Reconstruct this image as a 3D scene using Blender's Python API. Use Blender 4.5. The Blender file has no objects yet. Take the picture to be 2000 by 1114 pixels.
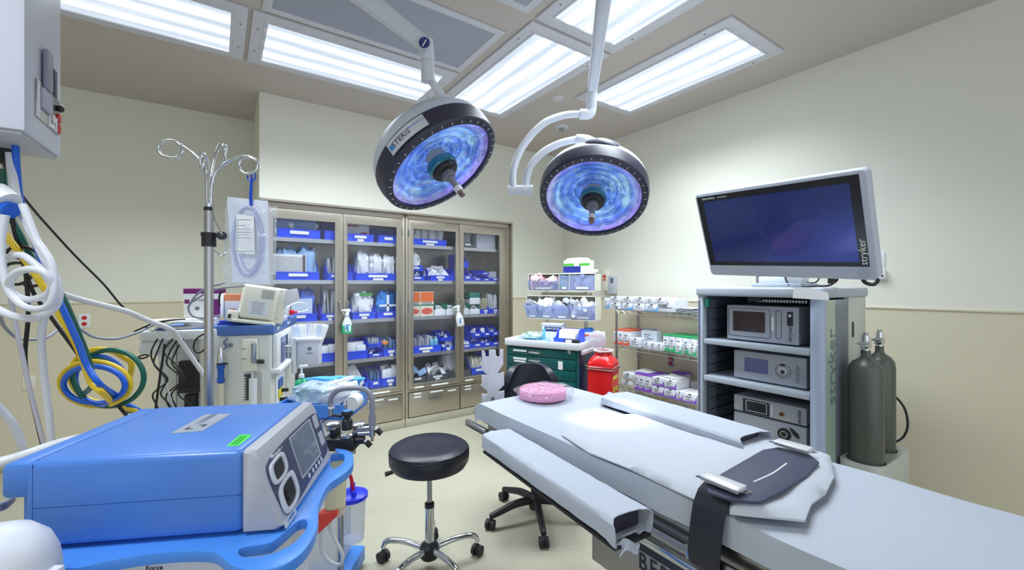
import bpy, bmesh, math, random
from mathutils import Vector, Matrix, noise

# ------------------------------------------------------------------ camera, world, exposure
SCN = bpy.context.scene
COL = SCN.collection
EYE = 1.5                       # camera height
YAW = math.radians(34.5)        # camera heading, clockwise from the room's +Y
FPX, CX, CY = 837.0, 1000.0, 557.0
cam = bpy.data.cameras.new('camera')
cam.lens = 36.0 * FPX / 2000.0
cam.sensor_width = 36.0
cam.clip_start = 0.02
cam_o = bpy.data.objects.new('camera', cam)
COL.objects.link(cam_o)
cam_o.location = (0, 0, EYE)
cam_o.rotation_euler = (math.pi / 2, 0, -YAW)
SCN.camera = cam_o
w = bpy.data.worlds.new('world'); SCN.world = w; w.use_nodes = True
w.node_tree.nodes['Background'].inputs[0].default_value = (0.84, 0.92, 1, 1)
w.node_tree.nodes['Background'].inputs[1].default_value = 1.15  # added soft fill, entering where the wall behind the camera is left out
vs = SCN.view_settings
vs.view_transform = 'Standard'; vs.look = 'None'; vs.gamma = 1.0; vs.use_curve_mapping = False
vs.exposure = 0.08
SCN.cycles.use_denoising = True
SCN.cycles.max_bounces = 10
SCN.cycles.diffuse_bounces = 5
SCN.cycles.transparent_max_bounces = 16
SCN.cycles.sample_clamp_indirect = 4.0

CEIL = 3.18
# ceiling troffers: x0, x1, y0, y1 (outer frame)
TROFFERS = [(2.63, 3.34, 1.42, 2.83, 'y'), (1.64, 2.35, 2.16, 3.59, 'y'), (1.64, 2.35, 0.70, 2.13, 'y'),
            (0.18, 1.57, 3.03, 3.75, 'x'), (-1.25, 0.155, 3.03, 3.75, 'x'),
            (-1.25, -0.54, 0.3, 1.71, 'y')]  # last one: unseen panel with lamp, added behind the viewer for extra light
PANEL_W = 25.0
for (x0, x1, y0, y1, ax) in TROFFERS:
    L = bpy.data.lights.new('troffer_lamp', 'AREA')
    L.shape = 'RECTANGLE'; L.size = x1 - x0 - .16; L.size_y = y1 - y0 - .16
    L.energy = PANEL_W; L.color = (0.85, 0.935, 1.0); L.spread = math.radians(122)
    o = bpy.data.objects.new('troffer_lamp', L); COL.objects.link(o)
    o.location = ((x0 + x1) / 2, (y0 + y1) / 2, CEIL - .035)

# ------------------------------------------------------------------ pixel helpers (2000x1114 frame)
SY, CYw = math.sin(YAW), math.cos(YAW)
def ray(px, py):
    t = (px - CX) / FPX
    return Vector((SY + CYw * t, CYw - SY * t, -(py - CY) / FPX))
def PD(px, py, dep): return ray(px, py) * dep + Vector((0, 0, EYE))
def PZ(px, py, z): return PD(px, py, (EYE - z) * FPX / (py - CY))
def PX(px, py, x): return PD(px, py, x / ray(px, py).x)
def PY(px, py, y): return PD(px, py, y / ray(px, py).y)
def CW(r, d, z): return Vector((SY * d + CYw * r, CYw * d - SY * r, z))

# ------------------------------------------------------------------ materials
def lin(c):
    return tuple(((v / 255) / 12.92 if v / 255 <= .04045 else ((v / 255 + .055) / 1.055) ** 2.4) for v in c) + (1,)
_m = {}
def mat(name, rgb=(200, 200, 200), rough=.5, metal=0., bump=0., scale=60., var=0., emit=0., alpha=1., coat=0., stretch=None, trans=0., erg=None, spec=.5, sheen=0.):
    if name in _m: return _m[name]
    m = bpy.data.materials.new(name); m.use_nodes = True
    nt = m.node_tree; b = nt.nodes['Principled BSDF']
    b.inputs['Base Color'].default_value = lin(rgb)
    b.inputs['Roughness'].default_value = rough
    b.inputs['Metallic'].default_value = metal
    b.inputs['Coat Weight'].default_value = coat
    b.inputs['Specular IOR Level'].default_value = spec
    b.inputs['Transmission Weight'].default_value = trans
    if sheen: b.inputs['Sheen Weight'].default_value = sheen
    if emit:
        b.inputs['Emission Color'].default_value = lin(erg or rgb); b.inputs['Emission Strength'].default_value = emit
    if alpha < 1: b.inputs['Alpha'].default_value = alpha
    if bump or var:
        tc = nt.nodes.new('ShaderNodeTexCoord'); mp = nt.nodes.new('ShaderNodeMapping')
        nt.links.new(tc.outputs['Object'], mp.inputs[0])
        if stretch: mp.inputs['Scale'].default_value = stretch
        nz = nt.nodes.new('ShaderNodeTexNoise'); nz.inputs['Scale'].default_value = scale; nz.inputs['Detail'].default_value = 4
        nt.links.new(mp.outputs[0], nz.inputs['Vector'])
        if bump:
            bp = nt.nodes.new('ShaderNodeBump'); bp.inputs['Strength'].default_value = bump; bp.inputs['Distance'].default_value = .01
            nt.links.new(nz.outputs['Fac'], bp.inputs['Height']); nt.links.new(bp.outputs[0], b.inputs['Normal'])
        if var:
            mx = nt.nodes.new('ShaderNodeMix'); mx.data_type = 'RGBA'
            a = lin(rgb)
            mx.inputs[6].default_value = tuple(v * (1 - var) for v in a[:3]) + (1,)
            mx.inputs[7].default_value = tuple(min(1, v * (1 + var)) for v in a[:3]) + (1,)
            nt.links.new(nz.outputs['Fac'], mx.inputs[0]); nt.links.new(mx.outputs[2], b.inputs['Base Color'])
    _m[name] = m
    return m
def film(name, rgb=(225, 232, 245), clear=.8, rough=.08, bump=0., scale=30.):
    """clear plastic or thin glass: transparent with a fresnel sheen and a faint body colour"""
    if name in _m: return _m[name]
    m = bpy.data.materials.new(name); m.use_nodes = True; nt = m.node_tree; nt.nodes.clear()
    out = nt.nodes.new('ShaderNodeOutputMaterial')
    tr = nt.nodes.new('ShaderNodeBsdfTransparent'); tr.inputs[0].default_value = (.97, .98, 1, 1)
    df = nt.nodes.new('ShaderNodeBsdfDiffuse'); df.inputs[0].default_value = lin(rgb)
    gl = nt.nodes.new('ShaderNodeBsdfGlossy'); gl.inputs['Roughness'].default_value = rough
    m1 = nt.nodes.new('ShaderNodeMixShader'); m1.inputs[0].default_value = clear
    m2 = nt.nodes.new('ShaderNodeMixShader'); fr = nt.nodes.new('ShaderNodeFresnel'); fr.inputs[0].default_value = 1.45
    nt.links.new(df.outputs[0], m1.inputs[1]); nt.links.new(tr.outputs[0], m1.inputs[2])
    ge = nt.nodes.new('ShaderNodeNewGeometry'); iv = nt.nodes.new('ShaderNodeMath'); iv.operation = 'SUBTRACT'; iv.inputs[0].default_value = 1
    mu = nt.nodes.new('ShaderNodeMath'); mu.operation = 'MULTIPLY'
    nt.links.new(ge.outputs['Backfacing'], iv.inputs[1]); nt.links.new(iv.outputs[0], mu.inputs[0]); nt.links.new(fr.outputs[0], mu.inputs[1])
    nt.links.new(mu.outputs[0], m2.inputs[0]); nt.links.new(m1.outputs[0], m2.inputs[1]); nt.links.new(gl.outputs[0], m2.inputs[2])
    if bump:
        tc = nt.nodes.new('ShaderNodeTexCoord'); nz = nt.nodes.new('ShaderNodeTexNoise'); nz.inputs['Scale'].default_value = scale
        bp = nt.nodes.new('ShaderNodeBump'); bp.inputs['Strength'].default_value = bump; bp.inputs['Distance'].default_value = .02
        nt.links.new(tc.outputs['Object'], nz.inputs['Vector']); nt.links.new(nz.outputs['Fac'], bp.inputs['Height'])
        for n in (gl, fr, df): nt.links.new(bp.outputs[0], n.inputs['Normal'])
    nt.links.new(m2.outputs[0], out.inputs[0])
    _m[name] = m
    return m

WALL_UP = mat('wall_paint', (228, 227, 215), .75, bump=.05, scale=120)
WALL_LO = mat('wall_panel_sheet', (214, 206, 182), .5, bump=.06, scale=90, var=.03)
CEILM = mat('ceiling_paint', (192, 183, 176), .85, bump=.03, scale=90)
RAILM = mat('rail_vinyl', (205, 198, 172), .5)
STEEL = mat('brushed_steel', (188, 180, 167), .36, .9, bump=.08, scale=14, var=.1, stretch=(60, 60, .8))
STEELD = mat('shelf_steel', (200, 200, 202), .35, .85)
CHROME = mat('chrome', (215, 218, 222), .12, 1.)
SATIN = mat('satin_steel', (180, 180, 182), .3, 1.)
BLACK = mat('black_plastic', (26, 26, 30), .45)
BLACKR = mat('black_rubber', (34, 32, 36), .6)
VINYL = mat('black_vinyl', (30, 32, 48), .33, bump=.12, scale=180)
WHITE = mat('white_plastic', (225, 227, 230), .4)
CREAM = mat('cream_plastic', (222, 220, 205), .45)
ARMW = mat('white_enamel', (208, 212, 222), .3)
PAPER = mat('white_paper', (235, 236, 238), .7)
LABEL = mat('label_white', (240, 241, 240), .6)
BINB = mat('blue_bin_plastic', (36, 80, 245), .38, var=.08, scale=8)
BINBM = mat('blue_bin_small', (30, 70, 235), .38)
BING = mat('grey_bin_plastic', (92, 92, 96), .5)
INK = mat('ink_dark', (40, 44, 66), .6)
INKG = mat('ink_grey', (120, 124, 132), .6)
SCREEN = mat('screen_glass', (10, 12, 26), .12, coat=.5)
GLASS = film('door_glass', clear=.985, rough=.02)
CLEAR = film('clear_plastic', (190, 202, 245), clear=.66, rough=.1)
BAGF = film('clear_bag', (235, 240, 248), clear=.55, rough=.15, bump=.8, scale=45)
POUCH = mat('white_pouch', (232, 233, 236), .55, bump=.3, scale=50)
PLBLUE = mat('pale_blue_film', (150, 185, 225), .4, bump=.4, scale=40)
SHEET = mat('white_sheet', (180, 187, 200), .85, bump=.5, scale=5)
SHEET2 = mat('white_sheet_folded', (188, 194, 204), .85, bump=.4, scale=8)
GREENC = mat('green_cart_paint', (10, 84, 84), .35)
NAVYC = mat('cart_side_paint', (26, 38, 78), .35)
RED = mat('red_plastic', (214, 24, 30), .3)
DEVB = mat('device_blue', (76, 126, 206), .3, bump=.03, scale=300)
DEVBT = mat('cart_blue', (72, 138, 226), .35)
DEVG = mat('device_grey', (172, 174, 184), .4)
DEVD = mat('device_dark_face', (62, 68, 100), .4)
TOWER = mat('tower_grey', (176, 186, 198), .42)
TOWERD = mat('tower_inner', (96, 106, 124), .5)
UNITG = mat('unit_silver', (172, 178, 190), .32, .35)
PINK = mat('pink_foam', (232, 150, 190), .8, bump=.2, scale=120)

# ------------------------------------------------------------------ mesh builder
class MB:
    def __init__(s):
        s.v, s.f, s.m, s.T = [], [], [], Matrix()
    def add(s, vs_, fs, mi=0):
        o = len(s.v)
        s.v += [s.T @ Vector(p) for p in vs_]
        s.f += [tuple(i + o for i in f) for f in fs]
        s.m += [mi] * len(fs)
        return s
    def bm(s, b, mi=0):
        b.verts.index_update()
        s.add([v.co.copy() for v in b.verts], [[v.index for v in f.verts] for f in b.faces], mi); b.free()
        return s
    def box(s, x0, x1, y0, y1, z0, z1, mi=0, b=0., seg=2):
        x0, x1 = sorted((x0, x1)); y0, y1 = sorted((y0, y1)); z0, z1 = sorted((z0, z1))
        if b <= 0:
            return s.add([(x0, y0, z0), (x1, y0, z0), (x1, y1, z0), (x0, y1, z0), (x0, y0, z1), (x1, y0, z1), (x1, y1, z1), (x0, y1, z1)],
                         [(3, 2, 1, 0), (4, 5, 6, 7), (0, 1, 5, 4), (1, 2, 6, 5), (2, 3, 7, 6), (3, 0, 4, 7)], mi)
        bb = bmesh.new(); bmesh.ops.create_cube(bb, size=1)
        for v in bb.verts:
            v.co = Vector(((x0 + x1) / 2 + v.co.x * (x1 - x0), (y0 + y1) / 2 + v.co.y * (y1 - y0), (z0 + z1) / 2 + v.co.z * (z1 - z0)))
        b = min(b, .49 * min(x1 - x0, y1 - y0, z1 - z0))
        bmesh.ops.bevel(bb, geom=bb.edges[:], offset=b, segments=seg, affect='EDGES', profile=.5)
        return s.bm(bb, mi)
    def tube(s, pts, r, n=10, sub=6, closed=False, mi=0, taper=None):
        P = [Vector(p) for p in pts]
        if sub > 1 and len(P) > 2:
            Q = []; N = len(P)
            rng = range(N if closed else N - 1)
            for i in rng:
                if closed: p0, p1, p2, p3 = P[(i - 1) % N], P[i], P[(i + 1) % N], P[(i + 2) % N]
                else: p0, p1, p2, p3 = P[max(i - 1, 0)], P[i], P[i + 1], P[min(i + 2, N - 1)]
                for k in range(sub):
                    t = k / sub
                    Q.append(.5 * ((2 * p1) + (p2 - p0) * t + (2 * p0 - 5 * p1 + 4 * p2 - p3) * t * t + (3 * p1 - p0 - 3 * p2 + p3) * t ** 3))
            if not closed: Q.append(P[-1])
            P = Q
        N = len(P); vs_ = []; fs = []
        tan = []
        for i in range(N):
            a = P[(i + 1) % N] if (closed or i < N - 1) else P[i]
            c = P[i - 1] if (closed or i > 0) else P[i]
            d = a - c
            tan.append(d.normalized() if d.length > 1e-9 else Vector((0, 0, 1)))
        up = Vector((0, 0, 1)) if abs(tan[0].z) < .9 else Vector((1, 0, 0))
        u = tan[0].cross(up).normalized()
        for i in range(N):
            t = tan[i]; u = (u - t * u.dot(t))
            u = u.normalized() if u.length > 1e-6 else t.orthogonal().normalized()
            v = t.cross(u)
            rr = r if taper is None else r + (taper - r) * i / (N - 1)
            for k in range(n):
                a = 2 * math.pi * k / n
                vs_.append(P[i] + (u * math.cos(a) + v * math.sin(a)) * rr)
        for i in range(N if closed else N - 1):
            j = (i + 1) % N
            for k in range(n):
                k2 = (k + 1) % n
                fs.append((i * n + k, i * n + k2, j * n + k2, j * n + k))
        if not closed:
            fs.append(tuple(range(n - 1, -1, -1))); fs.append(tuple((N - 1) * n + k for k in range(n)))
        return s.add(vs_, fs, mi)
    def cyl(s, p0, p1, r0, r1=None, n=20, mi=0):
        return s.tube([p0, p1], r0, n, 1, mi=mi, taper=r1)
    def lathe(s, prof, c=(0, 0, 0), n=32, mi=0, axis=None, cap=True):
        """prof: list of (r, z)"""
        A = Matrix() if axis is None else Vector((0, 0, 1)).rotation_difference(Vector(axis)).to_matrix().to_4x4()
        c = Vector(c); vs_ = []; fs = []
        for (r, z) in prof:
            for k in range(n):
                a = 2 * math.pi * k / n
                vs_.append(c + A @ Vector((r * math.cos(a), r * math.sin(a), z)))
        for i in range(len(prof) - 1):
            for k in range(n):
                k2 = (k + 1) % n
                fs.append((i * n + k, i * n + k2, (i + 1) * n + k2, (i + 1) * n + k))
        if cap:
            if prof[0][0] > 1e-5: fs.append(tuple(range(n - 1, -1, -1)))
            if prof[-1][0] > 1e-5: fs.append(tuple((len(prof) - 1) * n + k for k in range(n)))
        return s.add(vs_, fs, mi)
    def prism(s, outer, z0, z1, holes=(), b=0., mi=0):
        """outline in local XY extruded z0..z1, with holes"""
        bb = bmesh.new(); edges = []
        for loop in [outer] + list(holes):
            vv = [bb.verts.new((p[0], p[1], z0)) for p in loop]
            for i in range(len(vv)): edges.append(bb.edges.new((vv[i], vv[(i + 1) % len(vv)])))
        if holes:
            bmesh.ops.triangle_fill(bb, edges=edges, use_beauty=True)
        else:
            bb.faces.new(vv)
        fl = bb.faces[:]
        r = bmesh.ops.extrude_face_region(bb, geom=fl)
        for e in r['geom']:
            if isinstance(e, bmesh.types.BMVert): e.co.z = z1
        bmesh.ops.recalc_face_normals(bb, faces=bb.faces[:])
        if b > 0:
            ed = [e for e in bb.edges if len(e.link_faces) == 2 and e.calc_face_angle(0) > .5 and abs(e.verts[0].co.z - e.verts[1].co.z) < 1e-6]
            bmesh.ops.bevel(bb, geom=ed, offset=b, segments=2, affect='EDGES', profile=.5, clamp_overlap=True)
        return s.bm(bb, mi)
    def ball(s, c, r, n=16, mi=0, jit=0., seed=0, pw=1.):
        """ellipsoid / lumpy super-ellipsoid"""
        if not hasattr(r, '__len__'): r = (r, r, r)
        vs_ = []; fs = []; m = n // 2
        f = lambda t: math.copysign(abs(t) ** pw, t)
        for i in range(m + 1):
            th = math.pi * i / m
            for k in range(n):
                a = 2 * math.pi * k / n
                d = Vector((f(math.sin(th)) * f(math.cos(a)), f(math.sin(th)) * f(math.sin(a)), f(math.cos(th))))
                q = 1 + (jit * (noise.noise(d * 2.3 + Vector((seed * 7.1, seed * 3.3, seed))) + .45 * noise.noise(d * 6.5 + Vector((seed * 2.1, seed, 4)))) if jit else 0)
                vs_.append((c[0] + d.x * r[0] * q, c[1] + d.y * r[1] * q, c[2] + d.z * r[2] * q))
        for i in range(m):
            for k in range(n):
                k2 = (k + 1) % n
                fs.append((i * n + k, (i + 1) * n + k, (i + 1) * n + k2, i * n + k2))
        return s.add(vs_, fs, mi)
    def grid(s, fn, nu, nv, mi=0, thick=0.):
        vs_ = [Vector(fn(i / nu, j / nv)) for j in range(nv + 1) for i in range(nu + 1)]
        W = nu + 1
        fs = [(j * W + i, j * W + i + 1, (j + 1) * W + i + 1, (j + 1) * W + i) for j in range(nv) for i in range(nu)]
        if thick:
            nn = len(vs_); nrm = [Vector((0, 0, 0)) for _ in vs_]
            for f in fs:
                q = (vs_[f[1]] - vs_[f[0]]).cross(vs_[f[3]] - vs_[f[0]])
                for k in f: nrm[k] += q
            vs_ += [vs_[k] - nrm[k].normalized() * thick for k in range(nn)]
            fs += [tuple(i + nn for i in reversed(f)) for f in fs]
            for i in range(nu):
                fs.append((i + 1, i, i + nn, i + 1 + nn)); a = nv * W + i; fs.append((a, a + 1, a + 1 + nn, a + nn))
            for j in range(nv):
                a = j * W; fs.append((a, a + W, a + W + nn, a + nn)); a += nu; fs.append((a + W, a, a + nn, a + W + nn))
        return s.add(vs_, fs, mi)
    def build(s, name, mats, parent=None, world=False, loc=None, rz=0., sharp=38):
        me = bpy.data.meshes.new(name)
        vs_ = s.v
        if world and parent is not None:
            inv = RM[parent.name].inverted(); vs_ = [inv @ v for v in vs_]
        me.from_pydata([tuple(v) for v in vs_], [], s.f)
        if not isinstance(mats, (list, tuple)): mats = [mats]
        for m in mats: me.materials.append(m)
        me.polygons.foreach_set('material_index', s.m)
        me.polygons.foreach_set('use_smooth', [True] * len(s.f))
        me.update()
        bb = bmesh.new(); bb.from_mesh(me); bmesh.ops.recalc_face_normals(bb, faces=bb.faces[:]); bb.to_mesh(me); bb.free()
        me.set_sharp_from_angle(angle=math.radians(sharp))
        o = bpy.data.objects.new(name, me); COL.objects.link(o)
        if parent is not None: o.parent = parent
        if loc is not None: o.location = loc; o.rotation_euler = (0, 0, rz)
        RM[o.name] = Matrix.Translation(loc or (0, 0, 0)) @ Matrix.Rotation(rz, 4, 'Z')
        if parent is not None: RM[o.name] = RM[parent.name] @ RM[o.name]
        return o
RM = {}
def tag(o, label=None, cat=None, group=None, kind=None):
    if label: o['label'] = label
    if cat: o['category'] = cat
    if group: o['group'] = group
    if kind: o['kind'] = kind
    return o
def root(name, loc, rz, label, cat, group=None):
    o = bpy.data.objects.new(name, None); COL.objects.link(o)
    o.empty_display_size = .1; o.location = loc; o.rotation_euler = (0, 0, rz)
    RM[o.name] = Matrix.Translation(loc) @ Matrix.Rotation(rz, 4, 'Z')
    return tag(o, label, cat, group)
def tubes_thing(name, pts, r, m, label, cat, group=None, n=10, sub=8, closed=False):
    """a hose or cable through world points"""
    base = Vector(pts[0]); b = MB(); b.tube([Vector(p) - base for p in pts], r, n, sub, closed)
    return tag(b.build(name, m, loc=base), label, cat, group)
def text_obj(s_, size, parent, M, m, name='lettering', depth=.0006, align='CENTER', sx=1., sp=1.):
    cu = bpy.data.curves.new(name, 'FONT'); cu.body = s_; cu.size = size; cu.extrude = depth
    cu.align_x = align; cu.align_y = 'CENTER'; cu.resolution_u = 2; cu.space_character = sp
    t = bpy.data.objects.new('tmp', cu); COL.objects.link(t)
    me = bpy.data.meshes.new_from_object(t); bpy.data.objects.remove(t)
    me.name = name
    me.transform(M @ Matrix.Diagonal((sx, 1, 1, 1)))
    me.materials.clear(); me.materials.append(m)
    o = bpy.data.objects.new(name, me); COL.objects.link(o)
    if parent is not None: o.parent = parent
    return o
def frame(origin, xdir, ydir):
    """matrix whose local X is xdir, local Y ydir, Z the normal"""
    x = Vector(xdir).normalized(); y = Vector(ydir); y = (y - x * y.dot(x)).normalized(); z = x.cross(y)
    return Matrix(((x.x, y.x, z.x, origin[0]), (x.y, y.y, z.y, origin[1]), (x.z, y.z, z.z, origin[2]), (0, 0, 0, 1)))
def rounded(x0, x1, y0, y1, r, n=5):
    out = []
    for cx_, cy_, a0 in ((x1 - r, y1 - r, 0), (x0 + r, y1 - r, 90), (x0 + r, y0 + r, 180), (x1 - r, y0 + r, 270)):
        for k in range(n + 1):
            a = math.radians(a0 + 90 * k / n); out.append((cx_ + r * math.cos(a), cy_ + r * math.sin(a)))
    return out
def smooth_loop(pts, sub=4):
    N = len(pts); out = []
    P = [Vector((p[0], p[1])) for p in pts]
    for i in range(N):
        p0, p1, p2, p3 = P[i - 1], P[i], P[(i + 1) % N], P[(i + 2) % N]
        for k in range(sub):
            t = k / sub
            out.append(.5 * ((2 * p1) + (p2 - p0) * t + (2 * p0 - 5 * p1 + 4 * p2 - p3) * t * t + (3 * p1 - p0 - 3 * p2 + p3) * t ** 3))
    return [(p.x, p.y) for p in out]
R = math.radians
rnd = random.Random(7)

# ================================================================== THE ROOM
XR, YB, YA, XS, XL, YF = 3.787, 4.31, 5.13, 0.30, -2.6, -2.2
RAILZ = 1.335
def struct(name, b, m): return tag(b.build(name, m), kind='structure')
def fl_mat():
    m = mat('floor_vinyl', (206, 196, 160), .38, bump=.02, scale=60); nt = m.node_tree; b = nt.nodes['Principled BSDF']
    tc = nt.nodes.new('ShaderNodeTexCoord'); n1 = nt.nodes.new('ShaderNodeTexNoise'); n1.inputs['Scale'].default_value = 140; n1.inputs['Detail'].default_value = 3
    n2 = nt.nodes.new('ShaderNodeTexNoise'); n2.inputs['Scale'].default_value = 2.2
    r1 = nt.nodes.new('ShaderNodeValToRGB'); r1.color_ramp.elements[0].position = .35; r1.color_ramp.elements[1].position = .65
    r1.color_ramp.elements[0].color = lin((160, 156, 136)); r1.color_ramp.elements[1].color = lin((188, 184, 166))
    nt.links.new(tc.outputs['Object'], n1.inputs['Vector']); nt.links.new(tc.outputs['Object'], n2.inputs['Vector'])
    nt.links.new(n1.outputs['Fac'], r1.inputs[0]); nt.links.new(r1.outputs[0], b.inputs['Base Color'])
    mr = nt.nodes.new('ShaderNodeMapRange'); mr.inputs[3].default_value = .28; mr.inputs[4].default_value = .5
    nt.links.new(n2.outputs['Fac'], mr.inputs[0]); nt.links.new(mr.outputs[0], b.inputs['Roughness'])
    return m
FLOORM = fl_mat()
struct('floor', MB().box(XL - .1, XR + .1, YF - .1, YA + .1, -.1, 0), FLOORM)
b = MB(); b.box(XL, XR, 2.86, 2.864, 0, .0006).box(1.9, 1.904, YF, YB, 0, .0006)
struct('trim_1', b, mat('floor_seam', (176, 166, 132), .5))
struct('ceiling', MB().box(XL - .1, XR + .1, YF - .1, YA + .1, CEIL, CEIL + .1), CEILM)
struct('wall_right', MB().box(XR, XR + .1, YF - .1, YA + .1, 0, CEIL), WALL_UP)
struct('wall_left', MB().box(XL - .1, XL, YF - .1, YA + .1, 0, CEIL), WALL_UP)
b = MB()
b.box(XL, XR, YA, YA + .1, 0, CEIL)
struct('wall_alcove', b, WALL_UP)
b = MB()
b.box(XS, XR, YB, YB + .06, 2.262, CEIL)        # soffit over the cabinets
b.box(XS, XS + .012, YB + .06, YA, 0, CEIL)     # return of the bump-out
b.box(2.975, XR, YB, YB + .06, 0, 2.262)
struct('wall_back', b, WALL_UP)
for nm, bx in (('right', (XR - .006, XR, YF, YB)), ('back', (2.975, XR - .006, YB - .006, YB)), ('alcove', (XL, XS, YA - .006, YA)), ('left', (XL, XL + .006, YF, YA - .006))):
    struct('wall_panel_' + nm, MB().box(bx[0], bx[1], bx[2], bx[3], .1, RAILZ), WALL_LO)
    dx = (bx[0] - (.006 if nm == 'right' else 0), bx[1] + (.006 if nm == 'left' else 0), bx[2] - (.006 if nm in ('back', 'alcove') else 0), bx[3])
    struct('chair_rail_' + nm, MB().box(dx[0], dx[1], dx[2], dx[3], RAILZ, RAILZ + .014, b=.003), RAILM)
    struct('baseboard_' + nm, MB().box(dx[0], dx[1], dx[2], dx[3], 0, .1, b=.004), FLOORM)

# ceiling troffers
TFR = mat('troffer_frame', (206, 206, 214), .45)
def diffuser_mat(ax):
    m = bpy.data.materials.new('troffer_diffuser_' + ax); m.use_nodes = True; nt = m.node_tree
    b = nt.nodes['Principled BSDF']; b.inputs['Base Color'].default_value = (.25, .27, .3, 1); b.inputs['Roughness'].default_value = .3
    tc = nt.nodes.new('ShaderNodeTexCoord'); sp = nt.nodes.new('ShaderNodeSeparateXYZ'); nt.links.new(tc.outputs['Object'], sp.inputs[0])
    ma = nt.nodes.new('ShaderNodeMath'); ma.operation = 'MULTIPLY'; ma.inputs[1].default_value = 2 * math.pi / .155
    nt.links.new(sp.outputs[0 if ax == 'y' else 1], ma.inputs[0])
    co = nt.nodes.new('ShaderNodeMath'); co.operation = 'COSINE'; nt.links.new(ma.outputs[0], co.inputs[0])
    nz = nt.nodes.new('ShaderNodeTexNoise'); nz.inputs['Scale'].default_value = 5; mp = nt.nodes.new('ShaderNodeMapping')
    mp.inputs['Scale'].default_value = (4, .25, 1) if ax == 'y' else (.25, 4, 1)
    nt.links.new(tc.outputs['Object'], mp.inputs[0]); nt.links.new(mp.outputs[0], nz.inputs['Vector'])
    ad = nt.nodes.new('ShaderNodeMath'); ad.operation = 'MULTIPLY_ADD'; ad.inputs[1].default_value = .25
    nt.links.new(co.outputs[0], ad.inputs[0]); nt.links.new(nz.outputs['Fac'], ad.inputs[2])
    rp = nt.nodes.new('ShaderNodeValToRGB'); e = rp.color_ramp.elements
    e[0].position = .2; e[0].color = (.52, .60, .72, 1); e[1].position = .80; e[1].color = (2.4, 2.5, 2.6, 1)
    el = e.new(.5); el.color = (.80, .87, .95, 1)
    nt.links.new(ad.outputs[0], rp.inputs[0]); nt.links.new(rp.outputs[0], b.inputs['Emission Color'])
    b.inputs['Emission Strength'].default_value = .95
    wv = nt.nodes.new('ShaderNodeTexWave'); wv.inputs['Scale'].default_value = 60; wv.bands_direction = 'Y' if ax == 'y' else 'X'
    nt.links.new(tc.outputs['Object'], wv.inputs['Vector'])
    bp = nt.nodes.new('ShaderNodeBump'); bp.inputs['Strength'].default_value = .2; bp.inputs['Distance'].default_value = .002
    nt.links.new(wv.outputs['Fac'], bp.inputs['Height']); nt.links.new(bp.outputs[0], b.inputs['Normal'])
    return m
DIFF = {a: diffuser_mat(a) for a in 'xy'}
TL = ['ceiling light panel nearest the right wall, four tube troffer', 'ceiling light panel between the two surgical lamps',
      'ceiling light panel at the top centre, cut by the frame, behind the white arm', 'long ceiling light panel over the glass cabinet, beside the grey vent',
      'ceiling light panel at the top left, beside the hanging white box',
      'unseen light panel added behind the viewer on the left to brighten the room']
for i, (x0, x1, y0, y1, ax) in enumerate(TROFFERS):
    cx_, cy_ = (x0 + x1) / 2, (y0 + y1) / 2; hx, hy = (x1 - x0) / 2, (y1 - y0) / 2
    r = root('ceiling_light', (cx_, cy_, CEIL), 0, TL[i], 'ceiling light', 'recessed ceiling light panels')
    b = MB(); q = .075
    b.prism([(-hx, -hy), (hx, -hy), (hx, hy), (-hx, hy)], -.016, 0, [[(-hx + q, -hy + q), (hx - q, -hy + q), (hx - q, hy - q), (-hx + q, hy - q)]], b=.004)
    b.prism([(-hx + q, -hy + q), (hx - q, -hy + q), (hx - q, hy - q), (-hx + q, hy - q)], -.022, -.012, [[(-hx + q + .012, -hy + q + .012), (hx - q - .012, -hy + q + .012), (hx - q - .012, hy - q - .012), (-hx + q + .012, hy - q - .012)]])
    b.build('frame', TFR, r)
    MB().box(-hx + q, hx - q, -hy + q, hy - q, -.014, -.003).build('diffuser', DIFF[ax], r)
    for sx in (-1, 1):
        for sy in (-1, 1): b = MB(); b.cyl((sx * (hx - .035), sy * (hy - .2), -.018), (sx * (hx - .035), sy * (hy - .2), -.01), .006, n=10); b.build('screw', mat('screw_dark', (90, 90, 96), .4, .6), r)
GRL = mat('vent_mesh', (168, 172, 188), .6, bump=.4, scale=500)
for (x0, x1, y0, y1, lb) in ((.22, 1.57, 2.36, 3.0, 'grey perforated ceiling vent beside the long light panel'), (.22, 1.57, 1.42, 2.12, 'grey ceiling vent at the top edge, only its corner showing')):
    cx_, cy_ = (x0 + x1) / 2, (y0 + y1) / 2; hx, hy = (x1 - x0) / 2, (y1 - y0) / 2; q = .05
    r = root('ceiling_vent', (cx_, cy_, CEIL), 0, lb, 'vent', 'ceiling air vents')
    MB().prism([(-hx, -hy), (hx, -hy), (hx, hy), (-hx, hy)], -.014, 0, [[(-hx + q, -hy + q), (hx - q, -hy + q), (hx - q, hy - q), (-hx + q, hy - q)]], b=.004).build('frame', TFR, r)
    MB().box(-hx + q, hx - q, -hy + q, hy - q, -.008, -.002).build('mesh_panel', GRL, r)
p = PZ(1090, 192, CEIL)
tag(MB().lathe([(0, -.012), (.045, -.01), (.052, -.004), (.052, 0)]).build('sprinkler_cover', TFR, loc=(p.x, p.y, CEIL)), 'small round white cap on the ceiling above the smoke detector', 'ceiling cap')
p = PZ(1097, 248, CEIL)
r = root('smoke_detector', (p.x, p.y, CEIL), 0, 'round white smoke detector on the ceiling behind the curved lamp arm', 'smoke detector')
MB().lathe([(0, -.02), (.06, -.02), (.07, -.012), (.075, 0)]).build('base_ring', TFR, r)
MB().lathe([(0, -.05), (.022, -.048), (.03, -.02)]).build('sensor', mat('detector_grey', (150, 150, 156), .5), r)

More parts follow.
